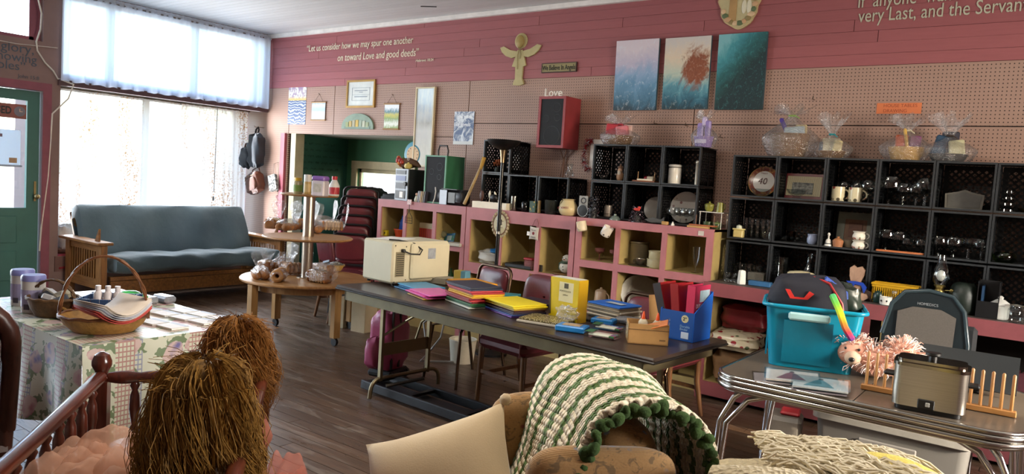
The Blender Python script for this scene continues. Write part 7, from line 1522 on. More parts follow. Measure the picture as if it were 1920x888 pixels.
for i in range(5): tag(MB().cyl((0, 0, .008), (.03, 0, .008), .008, n=10).build('black_clip', BLACK, None, loc=((6.250, -2.243, 0.740)[0]+.022*i, (6.250, -2.243, 0.740)[1]+.012*math.sin(i*3), ZF), rot=(0, 0, i*1.1)), 'small black clip scattered behind the marker packs, %s from left' % ('first', 'second', 'third', 'fourth', 'fifth')[i], 'clip', 'loose black clips')
# spiral notebooks
nb = T('notebook_stack', 'stack of spiral notebooks with a blue cover on top', 'notebooks', (*((6.279, -1.973, 0.740))[:2], ZF), -.2)
for i in range(8): MB().rbox((.006*math.sin(i*2), .006*math.cos(i*3), .005+.0105*i), (.25, .2, .0095), .002, .03*math.sin(i*1.7)).build('notebook', mt('#1d5fb5' if i == 7 else ('#a89c84', '#b5ab98', '#8f8470')[i % 3], .5), nb)
MB().box((.03, -.02, .0885), (.12, .05, .001)).build('price_sticker', mt('#a8b4bc', .4), nb)
tag(MB().rbox((0, 0, .02), (.17, .1, .03), .012).build('plastic_sleeves', glassy('cloudy_plastic', (.75, .77, .8), .25, .2, '#9a9ea6', .35), None, loc=(*((6.452, -2.086, 0.740))[:2], ZF), rot=(0, 0, .1)), 'bundle of cloudy plastic sleeves beside the notebooks', 'sleeves')
# cardboard carton with glue
cx_ = T('cardboard_carton', 'small open cardboard carton holding glue bottles', 'box', (*((6.736, -2.457, 0.740))[:2], ZF), .55); M_KRAFT = mt('#a07a48', .75, 0, .08, 14)
for s in (-1, 1): MB().box((s*.098, 0, .05), (.004, .15, .1)).build('side', M_KRAFT, cx_); MB().box((0, s*.073, .05), (.2, .004, .1)).build('side', M_KRAFT, cx_)
MB().box((0, 0, .003), (.2, .15, .006)).build('bottom', M_KRAFT, cx_); MB().box((0, -.0755, .072), (.2, .001, .004)).build('flap_seam', mt('#5f4424', .8), cx_); MB().box((.07, -.0755, .025), (.03, .001, .008)).build('stamp', mt('#6a4e2c', .8), cx_); MB().rbox((-.1005, -.0, .055), (.002, .13, .07), .0008).build('tape', mt('#c3b08c', .15), cx_)
for i in range(2):
    gl_ = T('glue_bottle', 'white glue bottle with orange cap in the carton, %s one' % ('left', 'right')[i], 'glue', (cx_.location.x-.04+.07*i, cx_.location.y+.03+.02*i, ZF+.0065), 0, 'glue bottles'); MB().lathe((0, 0, 0), [(.02, 0), (.022, .01), (.022, .085), (.012, .1)], 14, None, 1.2, .8).build('body', mt('#c9bfa4', .4), gl_, 45); MB().lathe((0, 0, .1), [(.011, 0), (.008, .02), (.003, .038), (1e-4, .04)], 12).build('cap', mt('#d9541c', .4), gl_, 45)
pk = T('pencil_packs', 'clear packs of orange pencils sticking out of the carton', 'pencils', (cx_.location.x+.03, cx_.location.y-.03, ZF+.085), .12, None, (.25, -.35, .3))
for k in range(7): MB().cyl((-.08, -.03+.01*k, 0), (.09, -.03+.01*k, 0), .0042, n=6).build('pencil', mt('#c4702c', .5), pk)
MB().rbox((.005, 0, .0), (.19, .085, .016), .005).build('clear_case', GLASS, pk)
tag(MB().box((0, 0, .09), (.15, .003, .18)).build('cardboard_sheet', M_KRAFT, None, loc=(*((6.599, -2.007, 0.740))[:2], ZF), rot=(-.15, 0, 1.1)), 'tan cardboard sheet standing behind the binders', 'cardboard')
# blue magazine box with binders
bmx = T('blue_binder_box', 'bright blue cardboard file box printed with binder lettering', 'box', (*((6.819, -2.178, 0.740))[:2], ZF), -.06); M_BB_LIT = mt('#0f5fc4', .45, 0, .04); M_BB_SHADE = mt('#1a4c94', .5, 0, .05)  # one blue card: sunlit sides and shaded front put into two colours
BW, BD = .19, .2
MB().prism([(-BW/2, 0), (BW/2, 0), (BW/2, .15), (-BW/2, .15)], .004, TR(0, -BD/2+.004, 0) @ RX(PI/2)).build('front', M_BB_SHADE, bmx)
for s in (-1, 1): MB().prism([(-BD/2, 0), (BD/2, 0), (BD/2, .25), (-BD/2, .15)], .004, TR(s*BW/2-.002, 0, 0) @ RZ(PI/2) @ RX(PI/2)).build('side', M_BB_LIT, bmx)
MB().box((0, BD/2, .125), (BW, .004, .25)).build('back', M_BB_LIT, bmx); MB().box((0, 0, .003), (BW, BD, .006)).build('bottom', M_BB_LIT, bmx)
MB().lathe((0, 0, 0), [(.02, 0), (.02, .001), (1e-4, .001)], 20, TR(.045, -BD/2, .115) @ RX(PI/2)).build('badge', mt('#c9bf94', .5), bmx); text('badge_text', '2”', .024, mt('#2a2a24', .5), TR(.034, -BD/2-.0015, .107) @ WALLTXT, bmx, .0002, bold=.0006)
for bd, zz in (('Durable', .07), ('Binder', .055)): text('lettering', bd, .017, mt('#8fb0d0', .5), TR(.02, -BD/2-.0015, zz) @ WALLTXT, bmx, .0002)
MB().rbox((.05, -BD/2-.001, .03), (.042, .001, .034), .0004).build('maker_mark', mt('#b9c4d4', .5), bmx)
def binder(label, dx, dy, tilt, col, spine):
    b = T('ring_binder', label, 'binder', bmx.matrix_basis @ Vector((dx, dy, .008)), -.06, 'ring binders in the blue box'); b.rotation_euler = (0, tilt, -.06)
    MB().box((0, -.0, .14), (.044, .006, .28)).build('spine', mt(spine, .3), b, loc=(0, -.085, 0))
    for s in (-1, 1): MB().box((s*.022, 0, .14), (.004, .17, .28)).build('cover', mt(col, .3), b)
    return b
binder('black ring binder leaning in the blue box', -.06, 0, -.3, '#8f1f22', '#3a3a3e'); binder('red ring binder with grey spine label in the blue box', .0, 0, -.14, '#9c1c24', '#8f2a2c')
pbn = binder('pink ring binder with pale printed cover in the blue box', .062, .0, .0, '#b52a52', '#c43a5a'); MB().box((.0245, .02, .225), (.001, .11, .06)).build('cover_print', mt('#a8c4d0', .4, 0, .2, 30), pbn); text('cover_text', 'DURABLE', .03, mt('#e3d0d6', .5), TR(.0245, -.07, .165) @ FRONTTXT, pbn, .0002, sx=.8, bold=.0008); text('cover_text', 'VIEW', .022, mt('#e3d0d6', .5), TR(.0245, -.07, .142) @ FRONTTXT, pbn, .0002, sx=.8)

# ================================================================ on the chrome table
ZK = .7635
t = NT('teal_tub_plastic'); t.col('#0a87a8').p(rough=.25, trans=.0, sub=.0); M_TEAL = t.m
bn = T('teal_storage_tub', 'teal plastic storage tub full of bags on the chrome table', 'tub', (7.50, -2.36, ZK), .28)
def tub(w0, d0, w1, d1, h, r, th=.004):
    ps = [(rrect(w0, d0, r, 5), 0), (rrect(w1, d1, r, 5), h)]; n = len(ps[0][0]); vs = []; fs = []
    for pl, z in ps+[(rrect(w1-th*2, d1-th*2, r, 5), h), (rrect(w0-th*2, d0-th*2, r, 5), .006)]: vs += [(x, y, z) for x, y in pl]
    for k in range(3):
        for i in range(n): j = (i+1) % n; fs.append((k*n+i, k*n+j, k*n+n+j, k*n+n+i))
    fs.append(tuple(reversed(range(n)))); fs.append(tuple(range(3*n, 4*n))); return MB()._add(vs, fs)
tub(.34, .27, .40, .33, .27, .04).build('body', M_TEAL, bn, 40)
MB().tube([(x, y, .272) for x, y in rrect(.42, .35, .05, 6)], .009, 8, True).build('rim', M_TEAL, bn, True)
MB().rbox((-.02, -.178, .235), (.17, .018, .035), .008).build('latch_handle', mt('#9cc4c8', .35), bn)
MB().box((-.02, -.156, .12), (.2, .012, .19), 0, RX(.105)).build('recess_panel', mt('#07657f', .3), bn)
for s in (-1, 1): MB().box((s*.187, 0, .14), (.008, .012, .24)).build('rib', M_TEAL, bn)
bx = T('navy_backpack', 'navy backpack with red trim stuffed into the teal tub', 'bag', (7.475, -2.37, ZK+.18), .28); soft(.33, .2, .27, .55, .03, 2).build('body', mt('#0b0d1e', .75, 0, .2, 12, .2, 40), bx, True, loc=(0, 0, .09)); MB().tube([(.0, -.04, .225), (.08, -.08, .2), (.135, -.1, .12), (.15, -.1, .05)], .006, 6).build('red_zip', mt('#8f1f24', .5), bx, True); MB().prism([(-.1, .16), (-.08, .16), (-.06, .13), (-.02, .13), (.0, .16), (.02, .15), (-.015, .11), (-.07, .11)], .012, TR(0, -.09, 0) @ RX(PI/2)).build('red_handle', mt('#c42a24', .5), bx); MB().tube([(.06, -.06, .22), (.15, -.03, .16), (.17, -.02, .06)], .012, 6).build('blue_edge', mt('#2a4a9c', .5), bx, True)
gbk = T('dark_green_bag', 'dark green shiny bag at the back of the teal tub', 'bag', (7.60, -2.29, ZK+.17), .28); soft(.16, .16, .24, .55, .06, 4).build('body', mt('#16241c', .4, 0, .2, 12), gbk, True, loc=(0, 0, .08))
tag(MB().box((0, 0, .06), (.045, .02, .16)).build('orange_folder', mt('#d9501c', .5), None, loc=(7.555, -2.43, ZK+.17), rot=(0, .15, .5)), 'orange card sticking out of the teal tub', 'card')
sl_ = T('rainbow_strap', 'rainbow coloured strap hanging over the rim of the teal tub', 'strap', (0, 0, 0)); t = NT('rainbow'); g = t.tc('Generated'); s_ = t.sep(g); t.col(t.ramp(s_[2], [(0, '#5a3f9c'), (.2, '#c43a4a'), (.4, '#d98a2c'), (.6, '#c9d62a'), (.8, '#6fc43a'), (1, '#2aa86a')])).p(rough=.4)
MB().tube([(7.60, -2.47, 1.10), (7.645, -2.52, 1.045), (7.675, -2.53, .98), (7.70, -2.50, .93)], .014, 6).build('strap', t.m, sl_, True)
# DVD sleeves
M_SLV = glassy('thin_sleeve', (1, 1, 1), .03, .08)
for i, (p, rz, c) in enumerate(((((7.503, -2.795, 0.765)), .35, '#b5aeb0'), (((7.546, -2.778, 0.780)), .3, '#ddd8d2'), (((7.658, -2.804, 0.765)), .25, '#a9a2ac'), (((7.664, -2.808, 0.780)), .22, '#d3dde0'))):
    d_ = T('plastic_sleeve_print', 'glossy picture card in a clear sleeve, %s' % ('lower left of the pile', 'upper left showing a red gown', 'lower right of the pile', 'upper right showing a blue gown')[i], 'card', (p[0], p[1], ZK+.004+(.018 if i % 2 else 0)), rz, 'picture cards in sleeves', (.06 if i % 2 else 0, -.03, rz))
    MB().box((0, 0, 0), (.2, .15, .006)).build('card', mt(c, .25), d_)
    if i % 2: MB().prism([(-.06, -.05), (.05, -.05), (.02, .02), (.0, .045), (-.02, .03)], .001, TR(0, 0, .0035)).build('printed_gown', mt(('#94545a', '#6f9aa8')[i//2], .3, 0, .2, 30), d_); MB().sph((0, .052, .004), (.01, .012, .001), 10, 6).build('printed_head', mt('#6a4a40', .4), d_)
    MB().box((0, 0, .006), (.215, .165, .001)).build('clear_sleeve', M_SLV, d_)
# pink shaggy dog
dg = T('pink_plush_dog', 'shaggy pink plush dog lying on the chrome table', 'plush toy', (7.725, -2.40, ZK), .15); M_FURB = mt('#d3a08c', .95, 0, .15, 20)
MB().sph((.05, .0, .07), (.12, .075, .065), 18, 12).sph((.15, .02, .1), (.06, .06, .07), 14, 10).build('body', M_FURB, dg, True); MB().sph((-.045, -.02, .105), (.062, .06, .062), 18, 12).build('head', M_FURB, dg, True)
MB().sph((-.03, -.075, .085), (.034, .036, .03), 14, 10).build('muzzle', mt('#c9ad96', .8), dg, True); MB().sph((-.032, -.112, .083), (.0125, .008, .01), 10, 8).build('nose', BLACK, dg, True)
for s in (-1, 1): MB().sph((-.035+s*.026, -.073, .122), .006, 8, 6).build('eye', BLACK, dg, True); MB().sph((-.045+s*.062, -.005, .09), (.022, .03, .055), 12, 8).build('ear', M_FURB, dg, True)
r_ = random.Random(12)
for nm, c, N in (('pink_fur', '#d8a896', 620), ('white_fur_tips', '#e2dad8', 560)):
    m = MB()
    for i in range(N):
        k = r_.random(); ctr, rad = ((-.045, -.015, .105), (.062, .05, .066)) if k < .4 else (((.05, 0, .07), (.12, .075, .065)) if k < .75 else ((.15, .02, .1), (.06, .06, .07)))
        a = r_.uniform(0, 2*PI); b = math.asin(r_.uniform(-.4, 1)); d = Vector((math.cos(a)*math.cos(b), math.sin(a)*math.cos(b), math.sin(b)))
        p0 = Vector(ctr)+Vector((d.x*rad[0], d.y*rad[1], d.z*rad[2]))
        if k < .4 and d.y < -.45 and d.z < .45: continue
        L = r_.uniform(.03, .06); q = p0+d*L*.6+Vector((r_.uniform(-.4, .4), r_.uniform(-.4, .4), r_.uniform(-.5, .3)))*L*.5; e = q+d*L*.2+Vector((r_.uniform(-.5, .5), r_.uniform(-.5, .5), -.5))*L*.5
        if e.z < .006: e.z = .006
        if q.z < .006: q.z = .006
        m.tube([p0, q, e], [.0026, .002, .0008], 4)
    o = m.build(nm, mt(c, .8, 0, .1, 30), dg); o['kind'] = 'stuff'
# peg rack
rk = T('dowel_rack', 'wooden rack of upright dowels behind the steel cooker', 'rack', (8.04, -2.635, ZK), .05); M_PINE = wood('#966536', '#b98850', .4, 5); M_PINEV = wood('#966536', '#b98850', .4, 5, (8, 8, 1))
MB().rbox((0, 0, .011), (.52, .03, .022), .003).build('base', M_PINE, rk)
for i in range(16): MB().tube([(-.242+i*.0323, 0, .02), (-.242+i*.0323, 0, .15), (-.242+i*.0323, 0, .155)], [.0062, .0062, .003], 10).build('dowel', M_PINEV, rk, 40)
# cooker
sc_ = T('steel_slow_cooker', 'stainless steel oblong slow cooker with black knob lid', 'slow cooker', (8.035, -2.775, ZK), .08); t = NT('brushed_steel'); n = t.noise(4, 3, .6, t.tc('Object', (1, 1, 90))); t.col(t.mix(n, '#a39d93', '#bdb7ad')).p(rough=.34, metal=1); M_BST = t.m
MB().prism(rrect(.235, .15, .03, 6), .145, TR(0, 0, .018)).build('body', M_BST, sc_, 40); MB().prism(rrect(.215, .13, .025, 5), .018).build('base', BLACK, sc_, 40)
ld = MB(); ld.prism(rrect(.245, .16, .034, 6), .012, TR(0, 0, .163)); ld.prism(rrect(.22, .135, .03, 6), .012, TR(0, 0, .175)); ld = ld.build('lid', metal('#8f887c', .18), sc_, 40)
MB().lathe((0, 0, .187), [(.014, 0), (.014, .012), (.026, .018), (.026, .026), (1e-4, .028)], 18).build('knob', BLACK, ld, 40)
for s in (-1, 1): MB().rbox((s*.135, 0, .115), (.04, .05, .014), .006).build('side_handle', BLACK, sc_)
cp = MB().rbox((-.005, -.077, .035), (.055, .006, .034), .003).build('control_panel', BLACK, sc_); MB().rbox((0, -.0815, .035), (.014, .004, .016), .002).build('switch', mt('#9a9a94', .4), cp)
# dark panel
dp = T('dark_easel_panel', 'slanted dark grey panel on stand behind the dowel rack', 'panel', (8.10, -2.30, ZK), .02); MB().box((0, 0, .09), (.37, .008, .16), 0, RX(-.55)).build('panel', mt('#23272a', .35), dp); MB().tube([(.05, -.02, .0), (.06, .02, .06)], .014, 8).tube([(-.1, -.02, .0), (-.09, .02, .06)], .014, 8).build('stand', DARK, dp, True)
# massage cushion on chrome chair
mc = T('chrome_armchair', 'chrome tube chair behind the chrome table carrying the massage cushion', 'chair', (7.83, -1.12, 0), 0)
for s in (-1, 1): MB().tube([(s*.24, -.2, .0), (s*.24, -.2, .6), (s*.24, -.14, .66), (s*.24, .1, .66), (s*.24, .14, .6), (s*.24, .16, .0)], .011, 8).build('side_frame', CHROME, mc, True)
MB().rbox((0, 0, .44), (.46, .42, .06), .02).build('seat', mt('#26282b', .6), mc, 30); MB().rbox((0, .17, .7), (.42, .05, .3), .02).build('backrest', mt('#26282b', .6), mc, 30)
mg = T('massage_cushion', 'black and grey massage seat cushion with rounded top', 'cushion', (7.80, -1.19, .4705), 0, None, (math.radians(-8), 0, 0)); pl_ = [(-.22, 0), (.22, 0), (.215, .3), (.18, .48), (.12, .555), (.0, .575), (-.12, .555), (-.18, .48), (-.215, .3)]
MB().prism(pl_, .07, TR(0, .07, 0) @ RX(PI/2)).build('shell', mt('#1a2226', .3), mg, 30); MB().prism([(-.14, .0), (.14, .0), (.145, .42), (.07, .455), (-.07, .455), (-.145, .42)], .012, TR(0, .0, .02) @ RX(PI/2)).build('mesh_panel', mt('#55504b', .9, 0, .1, 200), mg, 30); MB().tube([(a*1.0, 0.0, b) for a, b in pl_[1:]], .012, 8).build('piping', mt('#2c3a40', .25), mg, True); text('logo', 'HOMEDICS', .021, mt('#8a9094', .4), TR(0, -.002, .49) @ WALLTXT, mg, .0006, 'CENTER')

# ================================================================ on the cloth table
ZT = .7425
for i, p in enumerate((((4.490, -4.399, 0.745)), ((4.286, -4.370, 0.745)))):
    w_ = T('wipes_canister', 'white wipes canister with blue-violet lid, %s' % ('the nearer of the pair', 'the farther of the pair')[i], 'canister', (p[0], p[1], ZT), 0, 'wipes canisters'); MB().lathe((0, 0, 0), [(.048, 0), (.05, .005), (.05, .15)], 24).build('body', mt('#b9b7b4', .5, 0, .05), w_, 45); MB().lathe((0, 0, .15), [(.052, 0), (.052, .02), (.047, .028), (1e-4, .029)], 24).build('lid', mt('#7478b0', .4), w_, 45); MB().lathe((0, 0, 0), [(.0504, .03), (.0504, .11)], 24, cap=False).build('label', spotted('#8f8aa8', '#b9b4c0', 20, .3), w_); MB().box((.03, -.041, .03), (.025, .003, .025), .6).build('code_block', mt('#3a3844', .6), w_)
def wbasket(name, label, p, r, h, mat, sy=.8, rz=0, handle_h=0, hm=None):
    b = T(name, label, 'basket', (p[0], p[1], ZT), rz); MB().lathe((0, 0, 0), [(r*.7, .002), (r*.9, h*.5), (r, h), (r*.96, h), (r*.85, h*.5), (r*.66, .006)], 28, None, 1, sy, False).lathe((0, 0, 0), [(1e-4, .004), (r*.7, .004)], 28, None, 1, sy, False).build('bowl', mat, b, 50); MB().tube([(r*math.cos(a), r*sy*math.sin(a), h+.003*math.sin(a*12)) for a in [2*PI*i/40 for i in range(40)]], .007, 6, True).build('rim', hm or mat, b, True)
    if handle_h:
        for k in (0, 1): MB().tube([(r*math.cos(a)+.004*math.sin(9*a+k*3), .006*math.cos(9*a+k*3), h*.8+handle_h*math.sin(a)) for a in [PI*i/24 for i in range(25)]], .0055, 6).build('handle_strand', hm or mat, b, True)
    return b
M_STR = mt('#9c7338', .6, 0, .25, 40, .7, 50); M_DWK = mt('#5a3f22', .65, 0, .3, 40, .7, 50)
hb = wbasket('handled_basket', 'round straw basket with tall twisted handle holding papers', ((5.061, -4.337, 0.745)), .175, .07, M_STR, .8, .9, .27, mt('#6a4020', .5, 0, .3, 30, .5, 60))
for i in range(6):
    c = ('#a83a34', '#b5483c', '#b9b4b4', '#a9aebc', '#c4beb8', '#c9bcae')[i]
    MB().grid(lambda u, v, i=i: ((u-.5)*.24, (v-.5)*.18, .055+.007*i+.22*(u-.5)**2+.01*v), 10, 4).build('paper_sheet', mt(c, .7), hb, True, .003, loc=(.05, -.06, 0), rot=(0, 0, .75+.05*i))
sb = wbasket('twig_basket', 'dark twig basket with thin handle and odds and ends', ((4.626, -4.365, 0.745)), .12, .085, M_DWK, .8, .4, .1)
for i, (x, y, z, c) in enumerate(((-.03, 0, .08, '#2a2c34'), (.04, .02, .1, '#a8a08a'), (.02, -.04, .085, '#9a9a9c'), (-.05, .04, .09, '#8a8478'), (.06, -.03, .08, '#3c4450'))): MB().rbox((0, 0, 0), (.08, .05, .03), .006).build('contents', mt(c, .5), sb, loc=(x, y, z), rot=(.3, .4*(-1)**i, i))
fb_ = wbasket('flat_straw_basket', 'flat straw basket with loose pens between the other baskets', ((4.775, -4.284, 0.745)), .11, .05, M_STR, .8, .2)
for i in range(3): MB().cyl((-.07+.02*i, -.04+.03*i, .05), (.06+.02*i, .01+.02*i, .058), .005, n=6).build('pen', mt(('#4a3f8a', '#b9b48e', '#2a2a2e')[i], .4), fb_)
rbk = T('red_blue_basket', 'square woven basket in red with blue rim holding lotion bottles', 'basket', (*((4.753, -4.175, 0.745))[:2], ZT), .75)
for zz, c in ((.015, '#8f3a30'), (.035, '#a84a3c'), (.055, '#8f3a30'), (.08, '#2a4468')):
    for k in range(4):
        for i in range(6): MB().box((-.1+.04*i, -.1, zz), (.036, .006+.004*((i+int(zz*100)) % 2), .018 if zz < .07 else .026)).build('weave', mt(c, .5, 0, .15, 20), rbk, rot=(0, 0, k*PI/2))
MB().box((0, 0, .004), (.2, .2, .006)).build('bottom', M_STR, rbk)
for i in range(3):
    lb = T('lotion_bottle', 'small white lotion bottle in the red and blue basket, %s' % ('left', 'middle', 'right')[i], 'bottle', (rbk.location.x-.03+.032*i, rbk.location.y-.035+.03*i, ZT+.0075), 0, 'lotion bottles'); MB().lathe((0, 0, 0), [(.018, 0), (.02, .006), (.02, .1), (.011, .112)], 14).build('body', mt('#c4bcbc', .4), lb, 45); MB().lathe((0, 0, .112), [(.0125, 0), (.0125, .024), (1e-4, .025)], 14).build('cap', mt('#cfc8c8', .4), lb, 45)
for i, p in enumerate((((4.496, -3.947, 0.745)), ((4.615, -3.965, 0.745)))): lat('green_plastic_cup', 'translucent green plastic coil cup, %s' % ('farther one', 'nearer one')[i], 'cup', (p[0], p[1], ZT), [(.045, 0), (.05, .01), (.047, .02), (.051, .03), (.047, .04), (.05, .055), (.03, .065), (1e-4, .066)], glassy('green_plastic', (.2, .75, .25), .12, .1, '#2f9a44', .5), 'green plastic cups')
for i in range(2): tag(MB().rbox((0, 0, .02), (.13, .07, .038), .012).build('foil_packet', mt('#a9adb5', .2, .6, .2, 20, .6, 30), None, loc=((4.537, -3.850, 0.745)[0]+.02*i, (4.537, -3.850, 0.745)[1]+.085*i-.03, ZT+.0), rot=(0, 0, .1)), 'silver foil packet, %s of the pair on the tablecloth' % ('nearer', 'farther')[i], 'packet', 'foil packets')
k = 0
M_BKC = paint(lambda t, g, s: t.mix(t.math('GREATER_THAN', s[0], .72), t.mix(t.noise(3, 2, .5, g), '#b9b2b0', '#cfc9c4'), '#9aa0ae'))
for r in range(4):
    for c in range(3):
        if (r, c) == (3, 2): continue
        x = 5.16-.135*r-.02*c; y = -4.02+.105*c-.06*(c == 0); k += 1
        b = T('booklet', 'white booklet laid out on the tablecloth, row %s from the crib, %s' % (('one', 'two', 'three', 'four')[r], ('near column', 'middle column', 'far column')[c]), 'booklet', (x-.0, y-.02*r, ZT), PI/2+.12+.03*((r+c) % 3-1), 'booklets on the tablecloth')
        MB().box((0, 0, .004), (.088, .118, .0075)).build('pages', WHITE, b); MB().box((0, 0, .0085), (.09, .12, .0012)).build('cover', M_BKC, b)

# ================================================================ floor lamp and things on the floor
lp = T('torchiere_lamp', 'tall black torchiere floor lamp with dark bowl shade', 'floor lamp', (4.48, -.8, 0)); MB().lathe((0, 0, 0), [(.14, 0), (.14, .02), (.03, .04)], 28).build('base', BLACK, lp, 40); MB().cyl((0, 0, .04), (0, 0, 1.70), .016, n=14).build('pole', mt('#111112', .25, .3), lp, True); MB().lathe((0, 0, 1.05), [(.0185, 0), (.0185, .02)], 14).build('joint', STEEL, lp, True)
MB().lathe((0, 0, 1.66), [(.018, 0), (.02, .03), (.028, .09), (.032, .11)], 18).build('neck', metal('#8f7d62', .3), lp, True); MB().lathe((0, 0, 1.765), [(.03, 0), (.08, .02), (.13, .055), (.145, .085), (.14, .085), (.125, .057), (1e-4, .02)], 32).build('shade', mt('#0d0e10', .4), lp, 50); MB().rbox((.02, 0, 1.15), (.012, .02, .05), .004).build('switch', BLACK, lp)
bp_ = T('pink_trolley_bag', 'pink wheeled school bag with black pull handle under the table', 'bag', (4.47, -2.02, 0), .25); M_PB = mt('#a8486c', .4, 0, .2, 8, .25, 12)
soft(.2, .3, .44, .4, .03, 3).build('body', M_PB, bp_, True, loc=(0, 0, .29)); soft(.1, .22, .22, .4, .03, 5).build('front_pocket', M_PB, bp_, True, loc=(-.02, -.13, .22)); MB().rbox((.0, .0, .055), (.2, .26, .05), .015).build('base_guard', DARK, bp_)
for s in (-1, 1): MB().box((.09, s*.05-.06, .35), (.012, .018, .5)).build('pull_bar', BLACK, bp_); MB().lathe((0, 0, 0), [(.035, -.012), (.035, .012)], 16, TR(.08, s*.11, .036) @ RX(PI/2)).build('wheel', BLACK, bp_, 40)
MB().rbox((.09, -.06, .6), (.03, .13, .035), .01).build('pull_grip', BLACK, bp_); MB().tube([(.0, .02, .5), (.0, .0, .55), (.0, -.05, .55), (.0, -.07, .5)], .009, 6).build('top_loop', M_PB, bp_, True)
ff = T('folded_steel_frame', 'long black folded metal frame lying under the folding table', 'frame', (5.35, -2.30, 0), -.06); M_FR = mt('#1c1d1f', .4, .3)
for y in (-.13, .13): MB().rbox((0, y, .05), (1.5, .03, .06), .006).build('rail', M_FR, ff)
for x in (-.72, -.3, .2, .72): MB().box((x, 0, .06), (.035, .26, .02)).build('cross_bar', M_FR, ff)
MB().rbox((0, .0, .025), (1.48, .12, .03), .006).build('centre_rail', M_FR, ff); MB().tube([(-.5, -.13, .09), (-.38, .1, .13)], .012, 8).build('strut', mt('#4a463e', .4, .4), ff)
for i, (p, sx) in enumerate(((((2.816, -1.136, 0.000)), .19), (((3.123, -1.131, 0.000)), .17))): 
    b = T('upright_carton', 'tall pale carton on the floor under the bread table, %s one' % ('left', 'right')[i], 'box', (p[0], p[1]+.09, 0), .1, 'tall pale cartons'); MB().box((0, 0, .15), (sx, .17, .3)).build('carton', mt('#a8987a', .7, 0, .08), b); MB().box((-sx/2-.001, 0, .15), (.002, .04, .3)).build('tape', mt('#b5aa90', .4), b); MB().box((0, 0, .302), (.06, .1, .004)).build('flap', mt('#3a3028', .7), b)
wbk = T('white_bucket', 'white plastic bucket on the floor behind the chairs', 'bucket', (*((4.506, -1.217, 0.000))[:2], 0)); MB().lathe((0, 0, 0), [(.09, 0), (.11, .19), (.114, .19), (.094, 0)], 24, cap=False).lathe((0, 0, 0), [(1e-4, .004), (.09, .004)], 24, cap=False).build('body', mt('#b5ae9c', .5), wbk, 50); MB().torus((0, 0, .19), .112, .005, 24, 6).build('rim', mt('#b5ae9c', .5), wbk, True)
tag(MB().tube([(4.35, -1.5, .2), (4.3, -1.48, .32), (4.36, -1.4, .4), (4.45, -1.4, .34), (4.44, -1.42, .22), (4.36, -1.45, .1), (4.3, -1.5, .012), (4.5, -1.3, .012)], .008, 6).build('grey_cable', mt('#8a8680', .5), None, True), 'grey looped cable under the left end of the folding table', 'cable')
# clear tub and bags under the chrome table
ctb = T('clear_storage_tub', 'long clear plastic storage tub with lid under the chrome table', 'tub', (7.78, -1.67, .0)); tub(.62, .36, .68, .42, .4, .04).build('body', glassy('milky_plastic', (.7, .7, .7), .08, .15, '#8d8b88', .55), ctb, 40); MB().prism(rrect(.72, .46, .05, 5), .03, TR(0, 0, .4)).build('lid', mt('#8f8d88', .35), ctb, 40); MB().rbox((0, -.215, .3), (.26, .012, .09), .01).build('grip_panel', mt('#7d7b78', .35), ctb)
gbg = T('red_grey_parcel', 'grey and red wrapped parcel under the chrome table', 'parcel', (7.26, -1.75, .0), .2); MB().rbox((0, 0, .16), (.16, .2, .32), .02).build('box', mt('#7a1f22', .5), gbg); MB().rbox((0, -.01, .26), (.17, .2, .17), .02).build('grey_wrap', mt('#6a655e', .4, 0, .15, 12, .3, 20), gbg); MB().rbox((.02, 0, .355), (.1, .12, .02), .008).build('red_flap', mt('#a02830', .4), gbg)
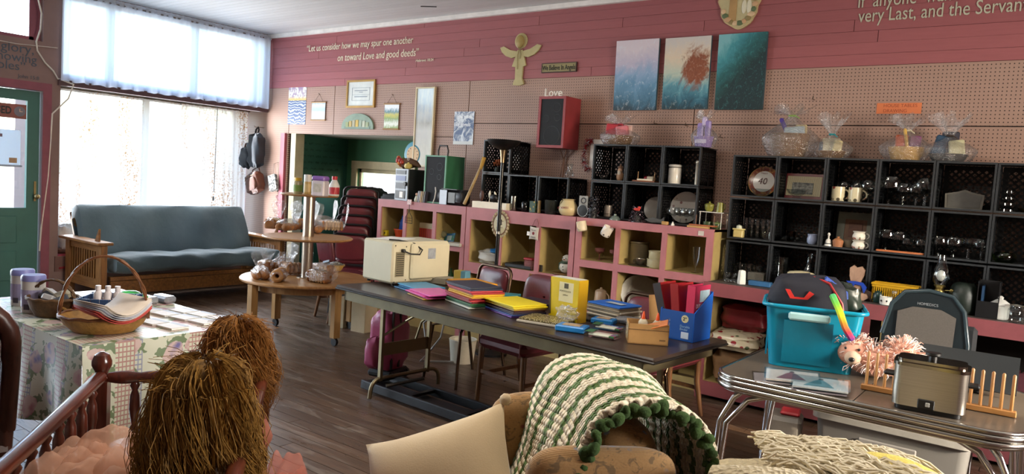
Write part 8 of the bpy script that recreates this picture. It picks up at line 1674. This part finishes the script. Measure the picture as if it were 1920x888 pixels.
# textiles stuffed under the long counter
M_QLT = spotted('#b5aa90', '#7d1a22', 14, .3, '#3a4a2a')
def folded(name, label, loc, w_, d, h, mat, seed, rz=0, cat='textile'):
    o = T(name, label, cat, loc, rz); soft(w_, d, h, .45, .05, seed).build('folds', mat, o, True, loc=(0, 0, h/2)); return o
folded('tan_sack', 'tan cloth sack at the left end under the long counter', (6.50, -.42, .1205), .3, .34, .26, mt('#7a5a38', .8, 0, .2, 10), 1, .2)
folded('flowered_quilt', 'folded cream quilt with red apples hanging out under the counter', (6.51, -.46, .38), .36, .42, .13, M_QLT, 2, .1)
folded('red_cushion', 'dark red cushion in clear plastic under the long counter', (6.52, -.32, .50), .34, .26, .2, mt('#6a1a20', .35, 0, .15, 10), 3)
folded('snack_sack', 'clear sack of tan packing pieces on the lower shelf', (6.78, -.45, .1205), .26, .26, .14, mt('#a8844c', .5, 0, .35, 40, .6, 60), 4)
folded('white_blanket_pile', 'rumpled off-white blanket on the lower shelf', (7.15, -.44, .1205), .4, .3, .2, mt('#a39a84', .85, 0, .15, 9), 5)
folded('maroon_blanket', 'maroon blanket heap under the counter at the right', (8.25, -.42, .1205), .6, .32, .42, mt('#57262e', .85, 0, .3, 8), 6)
folded('dark_coat_pile', 'dark grey clothes piled under the counter behind the massage cushion', (7.72, -.4, .1205), .5, .34, .5, mt('#2e2a28', .85, 0, .35, 8), 7)
folded('pink_cloth_bundle', 'pink and white cloth bundle behind the dowel rack', (8.42, -1.6, .5), .3, .24, .16, spotted('#a89a98', '#a83a5c', 8, .4), 8)
st_ = T('low_cloth_stand', 'low box stand carrying the pink cloth bundle', 'stand', (8.42, -1.6, 0)); MB().rbox((0, 0, .24), (.3, .28, .48), .01).build('body', mt('#3a3432', .7), st_); MB().box((0, -.142, .3), (.2, .004, .2)).build('front_panel', mt('#4a4340', .7), st_)
cap_ = T('dark_jacket', 'dark jacket and hats piled at the back of the alcove opening', 'clothes', (1.75, .55, 0)); MB().box((0, 0, .55), (.9, .5, 1.1)).build('cabinet_top', mt('#2b2f30', .7), cap_); soft(.34, .26, .24, .6, .06, 2).build('hat', mt('#33352c', .8), cap_, True, loc=(-.25, -.05, 1.2)); soft(.4, .26, .18, .6, .06, 5).build('jacket', mt('#26282a', .8), cap_, True, loc=(.15, -.05, 1.18))
for i, (x, z, w_, h) in enumerate(((.62, 1.02, .16, .2), (.80, .98, .16, .22), (1.0, .96, .15, .26), (.86, 1.24, .12, .16))): tag(MB().box((0, 0, 0), (w_, .002, h)).build('pinned_paper', mt('#8f948c', .7), None, loc=(x, .92, z)), 'paper pinned on the green alcove wall, %s' % ('far left', 'second from left', 'third from left', 'highest one')[i], 'paper', 'papers pinned in the alcove')
